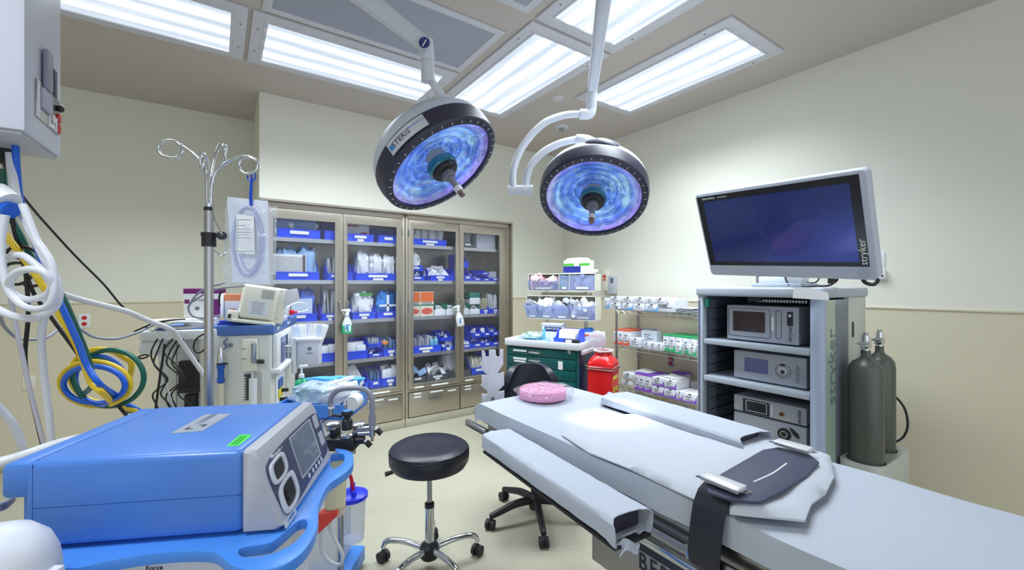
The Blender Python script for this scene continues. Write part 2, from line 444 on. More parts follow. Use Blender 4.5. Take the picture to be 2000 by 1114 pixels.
# wall plates
def outlet(loc, nrm, label, red=True, w=.075, h=.12, plate=WHITE, name='wall_outlet', sock=True):
    M = frame(loc, Vector((0, 0, 1)).cross(Vector(nrm)), (0, 0, 1))
    r = root(name, loc, math.atan2(M[1][0], M[0][0]), label, 'outlet' if sock else 'wall plate')
    b = MB(); b.T = Matrix.Rotation(math.pi / 2, 4, 'X')
    b.box(-w / 2, w / 2, -h / 2, h / 2, 0, .006, b=.002); b.build('plate', plate, r)
    if sock:
        for s in (-1, 1):
            b = MB(); b.T = Matrix.Rotation(math.pi / 2, 4, 'X')
            b.lathe([(.017, .004), (.017, .009), (.015, .010), (0, .010)], (0, s * .026, 0), 20)
            b.build('socket', mat('socket_red', (190, 30, 30), .4), r)
    return r
q = PY(165, 627, YA - .006); outlet(q, (0, -1, 0), 'wall outlet with two red sockets, left of the white shelf')
q = PY(57, 749, YA - .006); outlet(q, (0, -1, 0), 'blank cream wall plate low on the wall behind the hoses', plate=CREAM, name='wall_plate', sock=False)
q = PX(1310, 704, XR - .006); outlet(q, (-1, 0, 0), 'steel wall outlet with red sockets behind the wire shelves', plate=SATIN)
q = PX(1719, 510, XR); outlet(q, (-1, 0, 0), 'white switch plate on the wall beside the big monitor', w=.055, h=.13, name='wall_switch', sock=False)
q = PX(1719, 536, XR)
r = root('wall_intercom', q, 0, 'small white wall box just under the switch plate by the monitor', 'wall box')
MB().box(-.03, 0, -.035, .035, -.035, .03, b=.004).build('case', WHITE, r)
MB().cyl((-.034, -.02, -.012), (-.028, -.02, -.012), .006, n=12).build('knob', BLACK, r)
q = PX(1198, 556, XR)
r = root('wall_control_box', q, 0, 'grey wall control box with small screen above the wire shelf', 'control box')
MB().box(-.05, 0, -.06, .06, -.11, .10, b=.005).build('case', mat('ctl_grey', (190, 196, 206), .4), r)
MB().box(-.054, -.05, -.045, .0, .02, .075).build('display', mat('ctl_disp', (110, 118, 140), .3), r)
q = PX(1187, 548, XR)
r = root('wall_phone', (q.x, q.y, q.z), 0, 'cream wall unit with red markings beside the grey control box', 'wall unit')
MB().box(-.06, 0, -.045, .035, -.12, .13, b=.005).build('case', CREAM, r)
MB().box(-.063, -.06, -.03, .02, .03, .06).box(-.063, -.06, -.03, .02, .0, .014).build('red_stripe', mat('mark_red', (214, 60, 50), .5), r)

# ================================================================== GLASS CABINETS
YD = 4.36                                        # door face plane
def cxp(px): return PY(px, 557, YD).x
SH = [1.935, 1.545, 1.155, .755]                 # shelf tops
GB, GT = .445, 2.10                              # glass bottom, top
def cabinet(x0, x1, xm, gl, gr, label, skip_left=False):
    r = root('supply_cabinet', ((x0 + x1) / 2, YD, 0), 0, label, 'cabinet', 'steel glass-door supply cabinets')
    bk = 4.86
    b = MB()
    b.box(x0, x0 + .03, YD + .03, bk, .0, 2.24).box(x1 - .03, x1, YD + .03, bk, 0, 2.24).box(x0, x1, bk, bk + .02, .08, 2.24)
    b.box(x0, x1, YD + .03, bk, 2.2, 2.24).box(x0, x1, YD + .03, bk, .40, GB - .004).box(x0, x1, YD + .04, bk, .0, .085)
    b.box(x0, x0 + .028, YD - .005, YD + .03, .085, 2.24, b=.002).box(x1 - .028, x1, YD - .005, YD + .03, .085, 2.24, b=.002)
    b.box(x0 + .028, x1 - .028, YD - .004, YD + .03, 2.195, 2.24).box(x0 + .028, x1 - .028, YD - .002, YD + .03, .36, .385)
    b.build('body', STEEL, r, world=True)
    MB().box(x0, x1, YD - .012, YD + .04, 0, .085, b=.004).build('toe_kick', FLOORM, r, world=True)
    for z in SH:
        for a, c in ((x0 + .03, x1 - .03),):
            b = MB(); b.box(a, c, YD + .05, bk, z - .012, z).box(a, c, YD + .045, YD + .05, z - .034, z + .002)
            b.build('shelf', STEELD, r, world=True)
    for side, (a, c, g0, g1) in enumerate(((x0 + .03, xm - .002, gl[0], gl[1]), (xm + .002, x1 - .03, gr[0], gr[1]))):
        b = MB(); b.T = Matrix.Translation((0, YD, 0)) @ Matrix.Rotation(math.pi / 2, 4, 'X')
        b.prism([(a, .39), (c, .39), (c, 2.19), (a, 2.19)], -.02, .008, [[(g0, GB), (g1, GB), (g1, GT), (g0, GT)]], b=.003)
        d = b.build('door', STEEL, r, world=True)
        RM[d.name] = RM[r.name]
        MB().box(g0 - .008, g1 + .008, YD + .003, YD + .007, GB - .008, GT + .008).build('glass_pane', GLASS, d, world=True)
        b = MB(); b.T = Matrix.Translation((0, YD, 0)) @ Matrix.Rotation(math.pi / 2, 4, 'X')
        b.prism([(g0 - .006, GB - .012), (g1 + .006, GB - .012), (g1 + .006, GB), (g0 - .006, GB)], .006, .014)
        b.build('glazing_bar', STEELD, d, world=True)
        hx = (c - .035) if side == 0 else (a + .035)
        MB().tube([(hx, YD - .008, 1.24), (hx, YD - .035, 1.245), (hx, YD - .035, 1.33), (hx, YD - .008, 1.335)], .006, 8, 5).build('handle', SATIN, d, world=True)
        hx = a + .004 if side == 0 else c - .004
        for z in (2.05, 1.28, .52):
            MB().cyl((hx, YD - .012, z - .035), (hx, YD - .012, z + .035), .006, n=8).build('hinge', SATIN, d, world=True)
        dw = MB().box(a + .003, c - .003, YD - .012, YD + .02, .095, .352, b=.003).build('drawer', STEEL, r, world=True)
        RM[dw.name] = RM[r.name]
        m_ = (a + c) / 2
        MB().box(m_ - .075, m_ + .075, YD - .024, YD - .012, .262, .27).box(m_ - .075, m_ + .075, YD - .015, YD - .010, .262, .295).build('pull', SATIN, dw, world=True)
        for (lx, lz, lw) in ((a + .10, .33, .04), (m_ + .02, .325, .075), (c - .1, .31, .05), (a + .1, .295, .04)):
            MB().box(lx - lw, lx + lw, YD - .0135, YD - .012, lz, lz + .014).build('label_strip', LABEL, dw, world=True)
        for (lx, lw) in ((a + .12, .05), (m_ + .06, .10)):
            MB().box(lx - lw, lx + lw, YD - .0095, YD - .008, .395, .412).build('label_strip', LABEL, d, world=True)
    return r
X1a, X1b, X2a, X2b = .325, 1.627, 1.633, 2.955
cabinet(X1a, X1b, cxp(670), (cxp(533), cxp(654)), (cxp(678.5), cxp(774)), 'left-hand steel cabinet with two glass doors, behind the clear hanging bag')
cabinet(X2a, X2b, cxp(897.5), (cxp(807.5), cxp(889.5)), (cxp(905.5), cxp(975)), 'right-hand steel cabinet with two glass doors, nearest the green drawer cart')
struct('cabinet_trim', MB().box(.305, 2.975, YB - .004, YB + .05, 2.243, 2.262).box(.305, .322, YB, YB + .06, 0, 2.243).box(2.958, 2.975, YB, YB + .06, 0, 2.243), STEEL)

# ---- bins
def bin_mb(w, d, h, t=.004):
    """hopper-front bin, front at y=0, opening towards -y"""
    fh = h * .45; b = MB(); hw = w / 2; sh = d * .38
    b.box(-hw, hw, 0, d, 0, t)
    b.box(-hw, hw, d - t, d, 0, h)
    tp = .012
    b.add([(-hw + .004, 0, 0), (hw - .004, 0, 0), (hw, -tp, fh), (-hw, -tp, fh), (-hw + .004, t, 0), (hw - .004, t, 0), (hw, -tp + t, fh), (-hw, -tp + t, fh)],
          [(0, 1, 2, 3), (7, 6, 5, 4), (3, 2, 6, 7), (0, 4, 5, 1), (0, 3, 7, 4), (1, 5, 6, 2)])
    for s in (-1, 1):
        x = s * hw; xi = s * (hw - t)
        pr = [(0, 0), (d, 0), (d, h), (sh, h), (sh * .35, fh), (-tp, fh)]
        n = len(pr)
        b.add([(x, p[0], p[1]) for p in pr] + [(xi, p[0], p[1]) for p in pr],
              [tuple(range(n)), tuple(range(2 * n - 1, n - 1, -1))] + [(i, (i + 1) % n, (i + 1) % n + n, i + n) for i in range(n)])
    b.box(-hw - .003, hw + .003, -tp - .003, -tp + .004, fh - .008, fh)     # lip
    return b
def bin_(px0, px1, z, h, label, m=BINB, depth=.3, y=None, lab=1, nm='storage_bin', rz=0.):
    y = (YD + .07) if y is None else y
    a, c = PY(px0, 557, y).x, PY(px1, 557, y).x
    r = root(nm, ((a + c) / 2, y, z), rz, label, 'storage bin', 'open-front storage bins in the glass cabinets')
    w_ = (c - a) * .985; b = bin_mb(w_, depth, h); sh = b.build('shell', m, r)
    if lab:
        MB().box(-w_ * .22, w_ * .22, -.0165, -.0145, h * .2, h * .36).build('label_card', LABEL, r)
        if lab > 1: MB().box(-w_ * .12, w_ * .12, -.0155, -.0135, h * .02, h * .15).build('label_card', LABEL, r)
    return ((a + c) / 2, y, z, w_, depth, h)
def pouches(B, n, label, hh=1.25, m=POUCH, lean=.12, cat='packet', nm='supply_packet', k=.5, th=.006):
    """thin flat packets standing in bin B"""
    cx_, y, z, w_, d, h = B
    for i in range(n):
        t = (i + .5) / n
        H_ = h * hh * rnd.uniform(.85, 1.1); W_ = w_ * .8
        b = MB(); b.ball((0, 0, H_ / 2), (min(W_, .14) / 2 if k == 0 else W_ / 2 * k * 1.6, th, H_ / 2), 12, pw=.45, jit=.12, seed=i)
        o = b.build(nm, m, loc=(cx_ + rnd.uniform(-.05, .05) * w_, y + .02 + t * d * .75, z + .006))
        o.rotation_euler = (rnd.uniform(-.5, .1) * lean * 3, rnd.uniform(-1, 1) * lean, rnd.uniform(-.2, .2))
        tag(o, label, cat, label[:60])
def spines(B, n, label, hh=1.5, m=POUCH, cat='packet', nm='supply_packet', th=.0045):
    """packets filed on edge across the bin, seen edge-on"""
    cx_, y, z, w_, d, h = B
    for i in range(n):
        H_ = h * hh * rnd.uniform(.9, 1.08)
        b = MB(); b.ball((0, 0, H_ / 2), (th, d * .36, H_ / 2), 12, pw=.4, jit=.1, seed=i + 3)
        o = b.build(nm, m, loc=(cx_ - w_ / 2 + w_ * (i + .7) / (n + .5), y + d * .42, z + .006)); o.rotation_euler = (0, rnd.uniform(-.12, .12), 0)
        tag(o, label, cat, label[:60])
def bag(B, label, hh=1.4, m=POUCH, n=1, nm='supply_bag', cat='bag', fill=.92):
    cx_, y, z, w_, d, h = B
    for i in range(n):
        H_ = h * hh * rnd.uniform(.92, 1.05); ww = w_ * fill / n
        b = MB(); b.ball((0, 0, H_ / 2), (ww / 2, d * .32, H_ / 2), 28, pw=.62, jit=.34, seed=i + int(cx_ * 50) % 17)
        o = b.build(nm, m, loc=(cx_ - w_ * fill / 2 + ww * (i + .5), y + d * .4, z + .006))
        tag(o, label, cat, label[:60] if n > 1 else None)
def boxes(B, nx, label, hh=1.0, m=PAPER, rows=2, nm='supply_box', cat='box', dd=.07):
    cx_, y, z, w_, d, h = B; ww = w_ * .9 / nx
    for i in range(nx):
        for j in range(rows):
            H_ = h * hh * rnd.uniform(.8, 1.1)
            o = MB().box(-ww * .47, ww * .47, 0, dd, 0, H_, b=.003).build(nm, m, loc=(cx_ - w_ * .45 + ww * (i + .5), y + .012 + j * (dd + .01), z + .006)); o.rotation_euler = (0, 0, rnd.uniform(-.04, .04))
            tag(o, label, cat, label[:60])
def bits(B, n, label, hh=.9, m=POUCH, nm='small_packet', cat='packet', s=.022):
    cx_, y, z, w_, d, h = B
    for i in range(n):
        c = (rnd.uniform(-.40, .40) * w_, .02 + rnd.random() * d * .5, 0)
        o = MB().ball((0, 0, 0), (s, s * .28, s * 1.5), 10, pw=.5, jit=.2, seed=i).build(nm, m, loc=(cx_ + c[0], y + c[1], z + h * hh * rnd.uniform(.35, .85)))
        o.rotation_euler = (rnd.uniform(-.9, .9), rnd.uniform(-1, 1), rnd.uniform(-1, 1)); tag(o, label, cat, label[:60])
GRNBX = mat('green_box', (30, 120, 96), .55); ORBX = mat('orange_box', (236, 110, 44), .55); CYANP = mat('cyan_pack', (40, 130, 215), .45, bump=.3, scale=40)
REDMK = mat('mark_red2', (196, 50, 50), .5); PURP = mat('purple_card', (126, 74, 200), .5); BLUEMK = mat('mark_blue', (60, 130, 210), .5)
z1, z2, z3, z4, z5 = [s + .001 for s in SH] + [GB]
# top shelf
B = bin_(541, 626, z1, .19, 'wide blue bin on the top shelf behind the first glass door'); bag(B, 'white wrapped pack in the top shelf bin behind the first glass door', 1.0); 
tag(MB().box(-.2, .14, 0, .012, 0, .15, b=.002).build('paper_sleeve', mat('sleeve_blue', (120, 150, 200), .5), loc=(B[0], B[1] + .02, B[2] + .03)), 'pale blue printed sleeve standing in the top shelf bin, first glass door', 'sleeve')
bin_(634, 656, z1, .2, 'narrow blue bin at the right end of the top shelf, first glass door', lab=0)
B = bin_(676, 730, z1, .17, 'blue bin holding a white and red carton, top shelf, second glass door', lab=2)
r = root('carton', (B[0] - .02, B[1] + .06, B[2] + .045), R(4), 'white carton with dark red print in the top shelf bin, second glass door', 'carton')
o = MB().box(-.13, .13, 0, .12, 0, .15, b=.003).build('case', PAPER, r); MB().box(-.12, .02, -.001, 0, .11, .125).box(.04, .11, -.001, 0, .04, .06).build('print', REDMK, r)
bin_(739, 777, z1, .17, 'empty blue bin on the top shelf behind the second glass door')
B = bin_(805, 872, z1, .15, 'wide low blue bin of wrapped rolls, top shelf, third glass door', lab=2)
bag(B, 'white wrapped roll in the low bin, top shelf, third glass door', 1.5, n=4, nm='wrapped_roll')
B = bin_(900, 925, z1, .13, 'grey bin with clear bag on the top shelf, fourth glass door', m=BING); bag(B, 'clear plastic bag in the grey bin, top shelf, fourth glass door', 1.7, BAGF)
q = PY(948, 557, 4.46).x
tag(MB().box(-.13, .13, 0, .26, 0, .235, b=.004).build('white_carton', mat('carton_lav', (205, 205, 222), .6), loc=(q, 4.44, z1)), 'plain pale carton on the top shelf behind the fourth glass door', 'carton')
# second shelf
B = bin_(538, 624, z2, .17, 'widest blue bin on the second shelf, first glass door', lab=1); bag(B, 'pale blue wrapped packs in clear film, second shelf, first glass door', 1.9, PLBLUE, n=2)
r = root('instruction_card', (B[0] - .06, B[1] + .012, B[2] + .05), 0, 'printed grey instruction card in front of the pale blue packs, second shelf', 'card')
MB().box(-.16, .13, 0, .004, 0, .19).build('sheet', PAPER, r); MB().box(-.15, .10, -.001, 0, .02, .17).build('print', mat('print_grey', (188, 188, 184), .7, var=.3, scale=40), r); MB().box(.10, .125, -.001, 0, .0, .185).build('dark_edge', mat('print_brown', (96, 78, 76), .7), r)
B = bin_(640, 662, z2, .15, 'narrow blue bin at the right of the second shelf, first glass door'); spines(B, 4, 'white packet filed on edge, second shelf, first glass door', 1.6)
B = bin_(664, 689, z2, .17, 'narrow blue bin at the left of the second shelf, second glass door', lab=0); spines(B, 3, 'dark-edged packet filed on edge, second shelf, second glass door', 1.5, PLBLUE)
B = bin_(694, 779, z2, .16, 'wide blue bin heaped with white packs, second shelf, second glass door', lab=2); bag(B, 'bulky white pack in the wide bin, second shelf, second glass door', 1.75, n=3)
B = bin_(800, 829, z2, .105, 'lower small bin of the stack at left, second shelf, third door', BINB); bits(B, 7, 'gauze packet in the lower stacked bin, second shelf, third door')
B = bin_(798, 826, z2 + .108, .11, 'upper small bin of the stack at left, second shelf, third door', BINB); bag(B, 'white gauze bag in the upper stacked bin, second shelf, third door', 1.8, n=1); 
B = bin_(841, 877, z2, .14, 'blue bin full of loose white packets, second shelf, third glass door', lab=2); bits(B, 22, 'loose white packet in the full bin, second shelf, third door', 1.15, s=.035)
bin_(878, 893, z2, .15, 'blue bin against the middle stile, second shelf, third glass door', lab=0)
bin_(904, 921, z2, .15, 'tall blue bin at the left of the second shelf, fourth glass door', lab=1)
bin_(898, 915, z2 + .155, .16, 'blue bin stacked on the tall bin, second shelf, fourth door', lab=0)
B = bin_(923, 940, z2, .085, 'small blue bin of red-printed packets, second shelf, fourth door'); bits(B, 4, 'pink printed packet in a small bin, second shelf, fourth door', m=mat('pink_pack', (220, 180, 190), .6))
bin_(941, 957, z2, .07, 'lower one of two small stacked bins, second shelf, fourth door')
bin_(939, 954, z2 + .073, .065, 'upper one of two small stacked bins, second shelf, fourth door')
B = bin_(958, 974, z2, .085, 'small blue bin at the right end of the second shelf, fourth door'); spines(B, 3, 'white card leaning in the rightmost small bin, second shelf', 1.3, PAPER)
# third shelf
B = bin_(534, 620, z3, .17, 'wide blue bin of blue draped packs, third shelf, first glass door'); bag(B, 'blue drape pack in clear film, third shelf, first glass door', 1.7, mat('drape_pack', (84, 108, 200), .4, bump=.4, scale=30), n=2)
o = MB().box(-.2, .16, 0, .004, 0, .17).build('pack_insert', mat('insert_pale', (196, 208, 226), .6, var=.15, scale=30), loc=(B[0] - .02, B[1] + .01, B[2] + .045)); tag(o, 'pale printed insert in front of the blue drape pack, third shelf', 'insert')
B = bin_(628, 660, z3, .15, 'blue bin of tall white pouches, third shelf, first glass door', lab=2); spines(B, 5, 'tall white pouch filed on edge, third shelf, first glass door', 2.1)
B = bin_(688, 733, z3, .15, 'blue bin of tall white bags, third shelf, second glass door', lab=2)
bag(B, 'tall white bag with green band, third shelf, second glass door', 1.9, n=1)
tag(MB().box(-.075, .075, 0, .003, 0, .028).build('green_band', mat('band_green', (60, 150, 60), .5), loc=(B[0] + .02, B[1] + .022, B[2] + .235)), 'green printed band on the tall white bag, third shelf', 'band')
B = bin_(737, 777, z3, .15, 'blue bin with a bright blue pack, third shelf, second glass door', lab=1); bag(B, 'bright blue wrapped pack with white tape, third shelf, second door', 1.75, CYANP)
r = root('pack_tape', (B[0], B[1] + .0, B[2] + .05), 0, 'white tape cross on the bright blue pack', 'tape'); MB().box(-.012, .012, -.006, .0, .02, .19).box(-.09, .09, -.006, 0, .07, .09).build('strips', PAPER, r)
for k, (a, c) in enumerate(((800, 820.5), (821.5, 847))):
    xa, xc = PY(a, 557, 4.44).x, PY(c, 557, 4.44).x; w_ = xc - xa
    r = root('glove_carton', ((xa + xc) / 2, 4.44, z3), 0, 'orange and white carton, %s one of the pair on the third shelf' % ('left' if k == 0 else 'right'), 'carton', 'orange cartons behind the third glass door')
    MB().box(-w_ / 2, w_ / 2, 0, .24, 0, .27, b=.002).build('case', mat('carton_cream', (236, 226, 206), .6), r)
    MB().box(-w_ / 2 + .003, w_ / 2 - .003, -.0015, .0, .16, .265).build('orange_panel', ORBX, r)
    MB().box(-w_ / 2 + .003, w_ / 2 - .003, -.0015, .0, .115, .13).build('green_stripe', GRNBX, r)
    b = MB()
    for j in range(9): b.box(-w_ * .4 + j * w_ * .09, -w_ * .4 + j * w_ * .09 + w_ * .035 * (1 + j % 2), -.0015, 0, .133, .158)
    b.build('barcode', INKG, r)
    MB().lathe([(w_ * .42, 0), (w_ * .42, .002), (0, .002)], (0, 0, 0), 24, axis=(0, -1, 0)).build('red_emblem', mat('emblem_red', (222, 92, 70), .5), r).location = (0, 0, .055)
    r.children[-1].scale = (1, 1, .55)
def gbox(px0, px1, z, h, label, up=False):
    xa, xc = PY(px0, 557, 4.44).x, PY(px1, 557, 4.44).x; w_ = (xc - xa) * .98
    r = root('tubing_box', ((xa + xc) / 2, 4.44, z), 0, label, 'box', 'green and white boxes on the third shelf')
    MB().box(-w_ / 2, w_ / 2, 0, .22, 0, h * .55, b=.002).build('case', PAPER, r)
    if up: MB().box(-w_ / 2, w_ / 2, 0.001, .22, h * .4, h, b=.002).build('green_top', GRNBX, r)
    else:
        MB().box(-w_ / 2, -w_ / 2 + .012, 0.0, .2, h * .5, h).box(w_ / 2 - .012, w_ / 2, 0, .2, h * .5, h).box(-w_ / 2, w_ / 2, .19, .2, h * .5, h).build('green_sides', GRNBX, r)
        for j in range(3): tag(MB().tube([(-w_ * .3, 0, 0), (0, -.01, .04), (w_ * .3, 0, 0)], .006, 8, 5).build('coiled_tube', POUCH, r, loc=(0, .03 + j * .04, h * .52)))
gbox(849, 870, z3, .13, 'open green and white box beside the orange cartons, third shelf'); gbox(871.5, 892, z3, .13, 'open green and white box next to the middle stile, third shelf')
gbox(900, 916, z3, .13, 'open green and white box at the left of the fourth door'); gbox(917.5, 937.5, z3, .11, 'open green and white box under the dark green box, fourth door')
gbox(917.5, 937.5, z3 + .115, .14, 'dark green topped box on the open box, third shelf, fourth door', True)
B = bin_(939, 956, z3, .12, 'blue bin of tan packets, third shelf, fourth glass door', lab=2); spines(B, 4, 'tan paper packet standing in a blue bin, third shelf, fourth door', 1.5, mat('tan_pack', (214, 206, 176), .6))
B = bin_(958, 975, z3, .12, 'blue bin of leaning sleeves, right end of third shelf', lab=2); spines(B, 4, 'long leaning white sleeve, right end of the third shelf', 2.0, PAPER)
# fourth shelf
B = bin_(560, 620, z4, .2, 'blue bin behind the white wall dispenser, fourth shelf, first door'); pouches(B, 3, 'white pouch in the bin behind the dispenser, fourth shelf', .9)
B = bin_(623, 661, z4, .19, 'tall blue bin of white boxes, fourth shelf, first glass door', lab=0); boxes(B, 2, 'white box in the tall blue bin, fourth shelf, first door', .8)
B = bin_(675, 718, z4, .18, 'blue bin of stacked white boxes, fourth shelf, second door', lab=0); boxes(B, 2, 'white box in the left bin, fourth shelf, second door', .8)
B = bin_(720, 747, z4, .095, 'lower small bin of the pair, fourth shelf, second door'); bits(B, 4, 'white wrapped item in the lower small bin, fourth shelf, second door')
B = bin_(720, 746, z4 + .1, .095, 'upper small bin of the pair, fourth shelf, second door', lab=0); spines(B, 4, 'white stick packet in the upper small bin, fourth shelf', 1.0)
B = bin_(749, 778, z4, .17, 'blue bin with orange lid and tubes, fourth shelf, second door', lab=2); spines(B, 5, 'clear tube packet at the right of the fourth shelf, second door', 1.0, PLBLUE)
tag(MB().lathe([(.035, 0), (.035, .03), (.03, .035), (0, .035)]).build('orange_cap', mat('cap_orange', (240, 140, 40), .4), loc=(B[0] - .05, B[1] + .05, B[2] + .12)), 'orange cap lying in the bin, fourth shelf, second door', 'cap')
B = bin_(800, 861, z4, .17, 'wide blue bin of sleeves and bottles, fourth shelf, third door', lab=2); spines(B, 7, 'white or black sleeve in the wide bin, fourth shelf, third door', 1.0)
for k in range(2): tag(MB().lathe([(.024, 0), (.024, .09), (.012, .105), (.012, .12), (0, .12)]).build('cyan_bottle', mat('cyan_b', (110, 190, 215), .3), loc=(B[0] + .09 + k * .05, B[1] + .04, B[2] + .03)), 'cyan bottle in the wide bin, fourth shelf, third door', 'bottle', 'cyan bottles in the wide bin')
B = bin_(864, 886, z4, .1, 'lower small bin beside the wide one, fourth shelf, third door', lab=2); bits(B, 5, 'white packet in the lower small bin, fourth shelf, third door')
B = bin_(862, 884, z4 + .105, .1, 'upper small bin beside the wide one, fourth shelf, third door', lab=0); bits(B, 5, 'white packet in the upper small bin, fourth shelf, third door')
for k, (a, c) in enumerate(((900, 921), (922, 941.5), (943, 958.5), (959.5, 975))):
    nm = ('first', 'second', 'third', 'last')[k]
    B = bin_(a, c, z4, .115, 'lower blue bin, %s column, fourth shelf, fourth glass door' % nm); bits(B, 5, 'white packet in the lower bin of the %s column, fourth shelf' % nm, s=.018)
    if k:
        B = bin_(a, c - 1, z4 + .12, .12, 'upper blue bin, %s column, fourth shelf, fourth glass door' % nm); bits(B, 6, 'white packet in the upper bin of the %s column, fourth shelf' % nm, s=.018)
# bottom shelf
B = bin_(560, 650, z5, .12, 'wide blue bin on the cabinet floor behind the first glass door', lab=0); bits(B, 10, 'flat green and white packet on the cabinet floor, first door', m=mat('pk_green', (170, 205, 195), .5), s=.05)
for k in range(4):
    o = MB().ball((0, 0, 0), (.055, .006, .12), 12, pw=.4, jit=.1, seed=k).build('supply_packet', POUCH, loc=(PY(692 - k * 4, 557, 4.5).x, 4.48 + k * .03, z5 + .13)); o.rotation_euler = (R(-14), R(-24 - k * 3), 0)
    tag(o, 'white pouch leaning on the cabinet floor, second glass door', 'packet', 'leaning pouches behind the second door')
bin_(712, 720, z5, .17, 'very narrow blue bin on the cabinet floor, second door', lab=0)
B = bin_(722, 744, z5, .17, 'blue bin of clear packs on the cabinet floor, second door', lab=1); spines(B, 4, 'clear pack in the narrow bin on the cabinet floor, second door', 1.0, PLBLUE)
B = bin_(746, 777, z5, .19, 'blue bin of white cartons on the cabinet floor, second door', lab=2); boxes(B, 3, 'white carton on the cabinet floor behind the second door', 1.0, rows=3, dd=.05)
B = bin_(800, 831, z5, .12, 'grey bin of clear packets, left on the cabinet floor, third door', BING, lab=1); bits(B, 9, 'clear packet in the left grey bin, cabinet floor', 1.35, PLBLUE, s=.035)
B = bin_(833, 874, z5, .12, 'grey bin with white label strips, cabinet floor, third door', BING, lab=2); bits(B, 10, 'clear packet in the labelled grey bin, cabinet floor', 1.35, POUCH, s=.035)
B = bin_(876, 899, z5, .14, 'grey bin under a big clear bag, cabinet floor, third door', BING, lab=0, depth=.3, y=4.46); bag(B, 'big clear bag on the grey bin, cabinet floor, third door', 2.0, mat('bag_pale', (205, 205, 212), .4, bump=.5, scale=30), fill=1.5)
bin_(901, 919, z5, .15, 'grey bin at the left of the cabinet floor, fourth door', BING, lab=0)
B = bin_(921, 947, z5, .17, 'blue bin of cream rolls on the cabinet floor, fourth door', lab=1); bag(B, 'cream roll in the blue bin on the cabinet floor, fourth door', 1.1, mat('roll_cream', (226, 222, 204), .6), n=3, nm='cream_roll')
bin_(949, 974, z5, .2, 'blue bin at the right end of the cabinet floor, fourth door', lab=0)

# spray bottles hanging on the door handles
def spray(px, py_top, rz_, tilt, body_m, liquid, label):
    c = PY(px, py_top, YD - .07)
    r = root('spray_bottle', c, 0, label, 'spray bottle', 'spray bottles hanging on the door handles')
    r.rotation_euler = (0, tilt, rz_)
    b = MB(); b.lathe([(0, -.235), (.043, -.235), (.047, -.228), (.046, -.15), (.038, -.12), (.02, -.08), (.016, -.06), (0, -.06)], n=28)
    bd = b.build('bottle_body', body_m, r); bd.scale = (1, .62, 1)
    if liquid:
        b = MB(); b.lathe([(0, -.233), (.0445, -.233), (.048, -.226), (.0475, -.155), (0, -.155)], n=28); lq = b.build('green_liquid', liquid, r); lq.scale = (1.02, .66, 1)
    MB().lathe([(.019, -.066), (.019, -.04), (.014, -.035), (0, -.035)], n=16).build('collar', WHITE, r)
    b = MB(); b.T = Matrix.Rotation(math.pi / 2, 4, 'X')
    b.prism([(-.055, -.012), (-.05, -.004), (.02, .002), (.034, -.012), (.022, -.03), (.014, -.042), (-.012, -.042), (-.016, -.022), (-.04, -.018), (-.055, -.02)], -.011, .011, b=.003)
    b.build('spray_head', WHITE, r)
    MB().tube([(-.03, 0, -.018), (-.034, 0, -.035), (-.03, 0, -.055)], .004, 8, 4).build('trigger', WHITE, r)
    MB().box(-.026, .026, -.031, -.0295, -.215, -.13, b=.0005).build('label_panel', LABEL, r)
    MB().box(-.022, .022, -.032, -.031, -.155, -.145).build('label_band', BLUEMK, r); MB().box(-.02, .0, -.032, -.031, -.20, -.16).build('label_print', BLUEMK, r)
spray(678, 604, 0, 0, mat('bottle_clearish', (214, 226, 222), .3), mat('green_liq', (60, 190, 140), .25), 'upright clear spray bottle of green liquid on the second glass door')
spray(893, 597, 0, R(-11), WHITE, None, 'white spray bottle with blue label, tilted on the fourth glass door')

